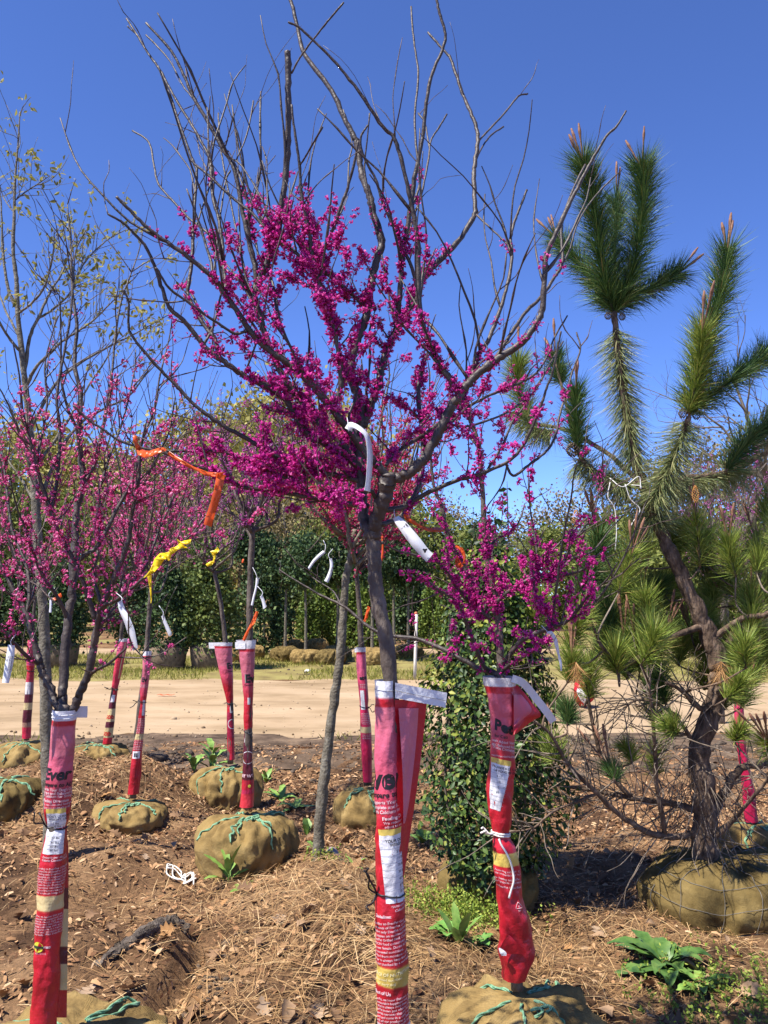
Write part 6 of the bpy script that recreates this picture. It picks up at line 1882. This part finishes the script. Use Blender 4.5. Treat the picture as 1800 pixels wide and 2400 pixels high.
tag(MB().add(np.vstack([Va, Vb, Va + [0, 0, .001], Vb + [0, 0, .001]]), q, q[:, ::-1] + 24).build("plastic_scrap", noisy("grey_plastic", (.16, .13, .13), (.30, .26, .25), scale=12, rough=.35), smooth=True), "crumpled grey plastic scrap at the foot of the bare grey trunk", "plastic scrap")
# log-like lump at the head of the furrow
lgx, lgy = float(at(395, 2190, 4.05)[0]), 4.05
rr = np.random.default_rng(410)
V, q, c = tube(cr(np.array([[lgx - .16, lgy - .45, float(gz(lgx - .16, lgy - .45)) - .0], [lgx - .08, lgy - .22, float(gz(lgx - .08, lgy - .22)) + .01], [lgx - .02, lgy, float(gz(lgx, lgy)) + .02], [lgx + .07, lgy + .05, float(gz(lgx + .07, lgy + .05)) + .02]]), 8), np.interp(np.linspace(0, 1, 25), [0, .3, .8, 1], [.02, .034, .042, .03]), 14)
V = V + rr.normal(0, .007, V.shape)
tag(MB().add(V, q, c).build("rotted_log", noisy("rotten_wood", (.03, .022, .017), (.10, .078, .06), scale=24, rough=.95, bump=.9, c3=(.19, .155, .125)), smooth=True), "grey rotted piece of wood half buried in the mulch beside a dark furrow", "log")
# white stake by the verge
s0 = at(966, 1585, 17.5)
stk = thing("marker_stake", "thin white wooden stake standing at the far edge of the road", "stake", tuple(s0))
Pst = at(np.array([972, 976.]), np.array([1583, 1440.]), 17.2)
zg = float(gz(Pst[0, 0], 17.2))
Pst[0, 2] = zg - .02
MB().add(*tube(np.linspace(Pst[0], Pst[1], 4), .032, 4)).build("post", plain("white_paint_stake", (.74, .68, .58), .7), stk)
MB().add(*tube(np.array([Pst[1], Pst[1] + [-.02, 0, .04]]), .03, 4)).build("tip", plain("orange_paint_tip", (.7, .2, .1), .7), stk)
# orange scrap and pale stone on the road / verge
ox = float(at(388, 1628, 14)[0])
u = np.linspace(0, 1, 8)
Va = np.stack([ox - .14 + .28 * u, 14 + .02 * np.sin(u * 9), .03 + .008 * np.sin(u * 14)], -1)
q = np.stack([np.arange(7), np.arange(7) + 1, 8 + np.arange(7) + 1, 8 + np.arange(7)], -1)
tag(MB().add(np.vstack([Va, Va + [0, .05, .004], Va + [0, 0, .001], Va + [0, .05, .005]]), q, q[:, ::-1] + 16).build("ribbon_scrap", orange_r), "faded orange ribbon scrap lying on the dirt road", "ribbon")
stx, sty = float(at(720, 1582, 18.3)[0]), 18.3
sv = icov * [.16, .12, .1] + rr.normal(0, .008, icov.shape) + [stx, sty, float(gz(stx, sty)) + .03]
tag(MB().add(sv, *icof).build("pale_stone", plain("pale_stone", (.6, .6, .52), .8), smooth=True), "small pale stone on the grass verge across the road", "stone")
# red printed bag lying far right behind the pine
rbx, rby = float(at(1350, 1585, 13.)[0]), 12.6
rb = thing("discarded_bag", "crumpled red and white feed bag lying beyond the shrub, left of the pine", "feed bag", (rbx, rby, 0))
u, v = np.meshgrid(np.linspace(0, 2 * math.pi, 22, endpoint=False), np.linspace(.05, .97, 12), indexing='ij')
rad = np.sin(np.pi * v) ** .5
V = np.stack([rbx + .12 * rad * np.cos(u) * (1 + .3 * np.sin(3 * u + v * 5) + .2 * np.sin(7 * u + v * 9)), rby + .16 * rad * np.sin(u), .02 + .40 * v + .03 * np.sin(5 * u)], -1)
i, j = np.meshgrid(np.arange(22), np.arange(11), indexing='ij')
q = np.stack([i * 12 + j, ((i + 1) % 22) * 12 + j, ((i + 1) % 22) * 12 + j + 1, i * 12 + j + 1], -1).reshape(-1, 4)
MB().add(V, q).build("bag_body", m_red, rb, smooth=True)
sub = V[14:18, 2:8].reshape(-1, 3) + [0, -.012, 0]
i, j = np.meshgrid(np.arange(3), np.arange(5), indexing='ij')
q = np.stack([i * 6 + j, (i + 1) * 6 + j, (i + 1) * 6 + j + 1, i * 6 + j + 1], -1).reshape(-1, 4)
MB().add(sub, q).build("white_print", m_dog, rb, smooth=True)

# ------------------------------------------------------------------ across the road: nursery stock and the wood
holly_m = island("holly_leaf", [(0, (.014, .032, .012)), (.5, (.036, .070, .024)), (.85, (.075, .12, .038)), (1, (.13, .18, .06))], .55, .2, .08)
arbor_m = island("arborvitae_spray", [(0, (.05, .085, .014)), (.5, (.11, .17, .026)), (1, (.20, .25, .045))], .6, .3, .2)
spring_m = island("spring_canopy", [(0, (.20, .18, .04)), (.5, (.33, .29, .075)), (1, (.44, .38, .13))], .7, .2, .3)
green_m = island("green_canopy", [(0, (.08, .105, .022)), (.5, (.17, .20, .045)), (1, (.27, .28, .08))], .7, .2, .3)
brown_m = island("budding_canopy", [(0, (.13, .095, .045)), (.5, (.22, .175, .085)), (1, (.31, .25, .13))], .8, .15, .2)
deep_m = island("laurel_leaf", [(0, (.035, .058, .014)), (.5, (.085, .12, .028)), (1, (.17, .20, .05))], .55, .2, .1)
QV = np.array([[-.5, 0, 0], [.5, 0, .1], [.4, 1, .0], [-.3, .9, .15]])
QF = [np.array([[0, 1, 2, 3]])]


def crown_mesh(name, mat, n, shape, size, seed, clumps=60, fill=.55, csig=.16, dims=(1, 1)):
    """leaves gathered in clumps through a unit crown; shape(z) is the radius at height z in 0..1"""
    r = np.random.default_rng(seed)
    cz = r.uniform(0, 1, clumps)
    ca = r.uniform(0, 6.283, clumps)
    cr_ = shape(cz) * r.uniform(fill, 1, clumps)
    C_ = np.stack([cr_ * np.cos(ca), cr_ * np.sin(ca), cz], -1)
    k = r.integers(0, clumps, n)
    P_ = C_[k] + r.normal(0, 1, (n, 3)) * csig * r.uniform(.6, 1.3, (clumps, 1))[k] * [1, 1, .55]
    D_ = norm(r.normal(0, 1, (n, 3)) + (P_ - [0, 0, .4]) * .8)
    P_ = P_ * [dims[0], dims[0], dims[1]]
    return MB().add(*scatter(QV, QF, P_, rot_frames(D_, r)[:, :, [0, 2, 1]], size * r.uniform(.6, 1.3, n))).mesh(name, mat)


ell = lambda z: np.sqrt(np.clip(1 - (2 * z - 1) ** 2, 0, 1))
egg = lambda z: np.interp(z, [0, .12, .35, .7, 1], [.45, .85, 1, .6, .1])
con = lambda z: np.interp(z, [0, .1, .5, 1], [.7, 1, .8, .12])


def trunk_mesh(name, mat, h, r0, seed, limbs=6, spread=.5):
    r = np.random.default_rng(seed)
    mb = MB().add(*tube(cr(np.array([[0, 0, -.1], [r.normal(0, .02), 0, h * .4], [r.normal(0, .04), r.normal(0, .04), h]]), 5), np.linspace(r0, r0 * .5, 11), 7))
    for k in range(limbs):
        a = k * 2.4 + r.uniform(-.4, .4)
        z0 = h * r.uniform(.45, .95)
        d = spread * r.uniform(.5, 1)
        mb.add(*tube(cr(np.array([[0, 0, z0], [d * .45 * math.cos(a), d * .45 * math.sin(a), z0 + .35 * d], [d * math.cos(a), d * math.sin(a), z0 + d * 1.1]]), 4), np.linspace(r0 * .4, r0 * .1, 9), 5))
    return mb.mesh(name, mat, smooth=True)


def plant(name, label, cat, group, x, y, parts, rot=0.0, z=None):
    """parts: (part name, mesh, scale xyz, z offset, kind)"""
    root = thing(name, label, cat, (x, y, float(gz(x, y)) if z is None else z), group)
    for nm, me, sc_, zo, kd in parts:
        o = obj_link(nm, me, root)
        o.scale = sc_
        o.location = (0, 0, zo)
        o.rotation_euler = (0, 0, rot)
        if kd:
            o["kind"] = kd
    return root


ballm = []
for k in range(3):
    tmp = thing("tmp", "tmp", "tmp")
    bo = root_ball(tmp, 60 + k * 3, 60, 1.0, .85 + float(gz(60 + k * 3, 60)), 500 + k, mat=burlap_d if k == 2 else burlap_m, rope=False)
    me = bo.data
    V = np.zeros(len(me.vertices) * 3)
    me.vertices.foreach_get("co", V)
    V = V.reshape(-1, 3)
    V -= [60 + k * 3, 60, 0]
    me.vertices.foreach_set("co", V.ravel())
    me.update()
    bpy.data.objects.remove(bo)
    bpy.data.objects.remove(tmp)
    ballm.append(me)

rb_ = np.random.default_rng(600)
hol = [crown_mesh("foliage", [holly_m, deep_m, holly_m][k], 7000, egg, .085, 601 + k, 120, .5, .12, (1, 3)) for k in range(3)]
holst = [crown_mesh("foliage", holly_m, 3000, ell, .075, 611 + k, 60, .4, .2, (.72, 1.25)) for k in range(2)]
arb = [crown_mesh("foliage", arbor_m, 4200, con, .06, 621 + k, 140, .6, .10, (.42, 2)) for k in range(3)]
pot = MB()
V, q, c = tube(np.array([[0, 0, 0], [0, 0, .5], [0, 0, 1.0]]), np.array([.85, .95, 1.0]), 20)
pot.add(V, q, c)
pot_me = pot.mesh("pot", noisy("pot_soil_brown", (.10, .07, .045), (.22, .16, .10), scale=6, rough=.9), smooth=True)
stem_me = trunk_mesh("stem", bark_far, 1.0, .05, 640, 5, .3)

ORD = ["leftmost", "second", "third", "fourth", "fifth", "sixth", "seventh", "eighth", "ninth", "tenth", "eleventh", "twelfth", "thirteenth", "fourteenth", "fifteenth", "sixteenth", "seventeenth"]


def nth(k):
    return ORD[k] + ("" if k == 0 else " from the left")


# round hollies in tubs
for lab, px_, Y_, rx_, h_, k in [("round dark holly in a brown tub right of the barcode sleeve", 392, 19.5, .62, 2.25, 0), ("round dark holly in a brown tub behind the flared sleeve", 492, 19.6, .72, 2.6, 1), ("round holly in a brown tub behind the left redbud's trunk", 140, 20.0, .6, 2.2, 2)]:
    plant("potted_holly", lab, "shrub", "potted hollies across the road", float(at(px_, 1500, Y_)[0]), Y_, [("pot", pot_me, (.45, .45, .5), 0, None), ("foliage", hol[k], (rx_, rx_, h_ * .86 / 3), .38, "stuff")], rot=k)
# dark tall hollies forming the screen behind the row
for i_, (px_, Y_, rx_, h_) in enumerate([(618, 24.5, .85, 2.9), (700, 29.5, .9, 3.0), (812, 29.2, .85, 2.8), (965, 28.8, .8, 2.7), (470, 28.4, 1.0, 3.1), (310, 29.5, .9, 2.5), (50, 28.6, .95, 2.6), (-80, 28.2, 1.1, 2.9)]):
    plant("holly_bush", "tall dark holly bush across the road, %s in the screen" % nth(sorted([618, 700, 812, 965, 470, 310, 50, -80]).index(px_)), "shrub", "tall hollies across the road", float(at(px_, 1500, Y_)[0]), Y_, [("foliage", hol[i_ % 3], (rx_, rx_, h_ / 3), .15, "stuff"), ("stem", stem_me, (1, 1, h_ * .6), 0, None)], rot=i_)
# arborvitae row
for i_, px_ in enumerate([720, 755, 792, 828, 862, 893, 1005, 1040, 1075, 1105, 1215, 1255, 1450, 1500, 1560, 1620]):
    Y_ = 26.8 + rb_.uniform(-.4, .5)
    h_ = rb_.uniform(1.7, 2.3)
    plant("arborvitae", "bright green column of arborvitae across the road, %s in its row" % nth(i_), "conifer", "arborvitae row across the road", float(at(px_, 1500, Y_)[0]), Y_, [("foliage", arb[i_ % 3], (1, 1, h_ / 2), .1, "stuff"), ("stem", stem_me, (.7, .7, h_ * .4), 0, None)], rot=i_ * 1.3)
# burlapped standards along the path
for i_, (px_, Y_, hh, kk) in enumerate([(585, 22.6, 2.6, 0), (548, 21.6, 0, 0), (668, 22.0, 2.1, 1), (716, 21.2, 2.0, 0), (790, 22.8, 2.2, 1), (775, 21.0, 0, 0), (872, 21.2, 2.1, 1), (925, 22.4, 2.1, 0), (957, 22.3, 2.0, 1), (880, 20.8, 0, 1), (1130, 21.8, 2.2, 0), (1420, 22, 2.1, 1), (745, 25.5, 0, 0), (690, 25.8, 0, 1), (660, 26, 0, 0)]):
    x_ = float(at(px_, 1540, Y_)[0])
    rr_ = .42 if Y_ < 24 else .36
    parts = [("root_ball", ballm[i_ % 3], (rr_, rr_, .42), 0, None)]
    if hh:
        parts += [("trunk", trunk_mesh("trunk", bark_grey, hh + .55, .045, 650 + i_, 5, .5), (1, 1, 1), .2, None), ("foliage", holst[kk], (.8, .8, .9), hh * .86 + .2, "stuff")]
        plant("standard_holly", "slim burlapped standard holly across the road, %s of its kind" % nth([585, 668, 716, 790, 872, 925, 957, 1130, 1420].index(px_)), "tree", "burlapped standards across the road", x_, Y_, parts, rot=i_)
    else:
        plant("balled_stock", "loose burlap root ball lying across the road, %s of them" % nth(sorted([548, 775, 880, 745, 690, 660]).index(px_)), "root ball", "loose burlap balls across the road", x_, Y_, parts, rot=i_)

# the wood behind: separate trees of four kinds
big = {"spring": [crown_mesh("crown", spring_m, 9000, ell, .24, 700 + k, 95, .45, .15, (4.8, 11)) for k in range(3)],
       "green": [crown_mesh("crown", green_m, 8000, ell, .16, 710 + k, 95, .45, .15, (3.2, 5.5)) for k in range(2)],
       "brown": [crown_mesh("crown", brown_m, 5200, ell, .17, 720 + k, 80, .4, .17, (4.8, 9)) for k in range(2)]}
tr = [trunk_mesh("trunk", bark_far, 1.0, .022, 730 + k, 9, .32) for k in range(3)]
labs = {"spring": ("yellow-green leafing tree in the far wood", "spring trees in the wood"), "green": ("mid green tree in the far wood", "green trees in the wood"), "brown": ("brown budding tree in the far wood", "budding trees in the wood")}
WOOD = [("green", -60, 40, 8.0, 3.4), ("spring", 60, 58, 13.0, 5.0), ("brown", 130, 66, 12, 4.5), ("spring", 250, 60, 12.2, 4.6), ("brown", 330, 46, 8.0, 3.2), ("spring", 420, 62, 14.2, 5.0), ("spring", 520, 64, 15.6, 5.2), ("spring", 610, 60, 14.6, 5.0), ("brown", 560, 48, 8.4, 3.4), ("spring", 700, 58, 15.4, 5.0), ("spring", 790, 62, 14.6, 4.8), ("brown", 680, 47, 8.0, 3.2),
        ("spring", 870, 64, 13.0, 4.6), ("green", 800, 45, 6.0, 2.6), ("green", 930, 44, 5.8, 3.0), ("brown", 960, 70, 10.8, 4.4), ("brown", 1060, 72, 8.6, 4.2), ("green", 1010, 43, 5.6, 3.0), ("brown", 1140, 74, 7.4, 4.4), ("green", 1110, 44, 5.0, 2.8), ("brown", 1250, 72, 8.4, 4.6), ("brown", 1340, 68, 9.4, 4.8), ("green", 1300, 44, 4.8, 3.0),
        ("brown", 1440, 66, 10.6, 4.8), ("brown", 1550, 64, 11.0, 4.8), ("green", 1450, 42, 5.4, 3.2), ("brown", 1660, 62, 12.0, 5.0), ("green", 1600, 42, 5.0, 3.0), ("brown", 1780, 60, 12.6, 5.2), ("green", 1740, 42, 5.6, 3.2), ("brown", 1900, 60, 13, 5), ("green", -180, 50, 9, 4), ("spring", -120, 60, 12, 5), ("green", 150, 43, 6.4, 3.2), ("spring", 170, 56, 11, 4.4), ("green", 440, 40, 5.0, 2.0)]
DM = {"spring": (4.8, 11), "green": (3.2, 5.5), "brown": (4.8, 9)}
for i_, (kd, px_, Y_, h_, r_) in enumerate(WOOD):
    cm = big[kd]
    plant("woodland_tree", labs[kd][0] + ", " + nth(sorted([w_[1] for w_ in WOOD if w_[0] == kd]).index(px_)), "tree", labs[kd][1], float(at(px_, 1400, Y_)[0]), Y_, [("crown", cm[i_ % len(cm)], (r_ / DM[kd][0], r_ * .9 / DM[kd][0], h_ * .86 / DM[kd][1]), h_ * .13, "stuff"), ("trunk", tr[i_ % 3], (h_ * .8, h_ * .8, h_ * .85), 0, None)], rot=i_ * 1.1, z=0.0)


# bare trees, right and left
def bare(label, px_, Y_, h_, seed, lev=5, kids=(2, 4), group=None):
    r = np.random.default_rng(seed)
    x_ = float(at(px_, 1400, Y_)[0])
    root = thing("bare_tree", label, "tree", (x_, Y_, 0), group)
    mt, mb = MB(), MB()

    def go(p, d, ln, rad, l):
        pts = [p]
        for _ in range(4):
            d = norm(d + r.normal(0, .12, 3) + [0, 0, .05])
            pts.append(pts[-1] + d * ln / 4)
        q_ = np.array(pts)
        (mt if l == lev else mb).add(*tube(q_, np.linspace(rad, rad * .6, 5), 6 if l > 2 else 3, cap=False))
        if l == 0:
            return
        for _ in range(r.integers(*kids) + (l == lev)):
            k_ = r.integers(2, 5)
            e = norm(d + r.normal(0, .55, 3) + [0, 0, .15])
            go(q_[k_], e, ln * r.uniform(.6, .82), rad * .55, l - 1)
    go(np.array([x_, Y_, 0.0]), np.array([0, 0, 1.0]), h_ * .33, h_ * .018, lev)
    mt.build("trunk", bark_far, root, smooth=True)
    tag(mb.build("crown", bark_far, root), kind="stuff")


bare("tall bare brown tree rising behind the pine at the right edge", 1790, 34, 14.5, 801, 6, (2, 4))
bare("smaller bare tree beside the tall one behind the pine", 1690, 40, 12.5, 802, 6, (2, 4))
bare("bare grey tree in the wood behind the left redbud", 20, 40, 9.5, 803, 6, (2, 4))
bare("bare tree between the middle and right redbuds, far off", 1010, 46, 7.5, 804, 6, (2, 4))
bare("spindly bare tree far behind the shrub", 1200, 42, 6.5, 805, 6, (2, 4))
bare("bare tree behind the lavender redbuds, far off", 440, 38, 8.5, 806, 6, (2, 4))

# lilac-pink redbud far away at the right
T8 = Tree("redbud_tree", "far lilac-pink redbud behind the pine at the right", None, 11.0, bark, 91, base_pt=(float(at(1690, 1690, 11)[0]), 11.0, 0))
T8.limb([(1690, 1700), (1690, 1560), (1695, 1450), (1700, 1400)], 9, 7, 0, name="trunk", sides=8)
b0 = T8.pts[0][-1]
stems(T8, 12, b0 - np.array([0, 0, .1]), 1.9, .8, .03, 92)
T8.twigs(110, (.15, .5), lambda P, R: (R < .014) * (P[:, 2] > b0[2]) + 1e-9, up=.6, r=.003)
T8.flowers(520, lambda P, R: (P[:, 2] > b0[2] - .1) * 1.0 + 1e-9, blo_lav, per=(3, 8), size=(.016, .026), spread=.02)
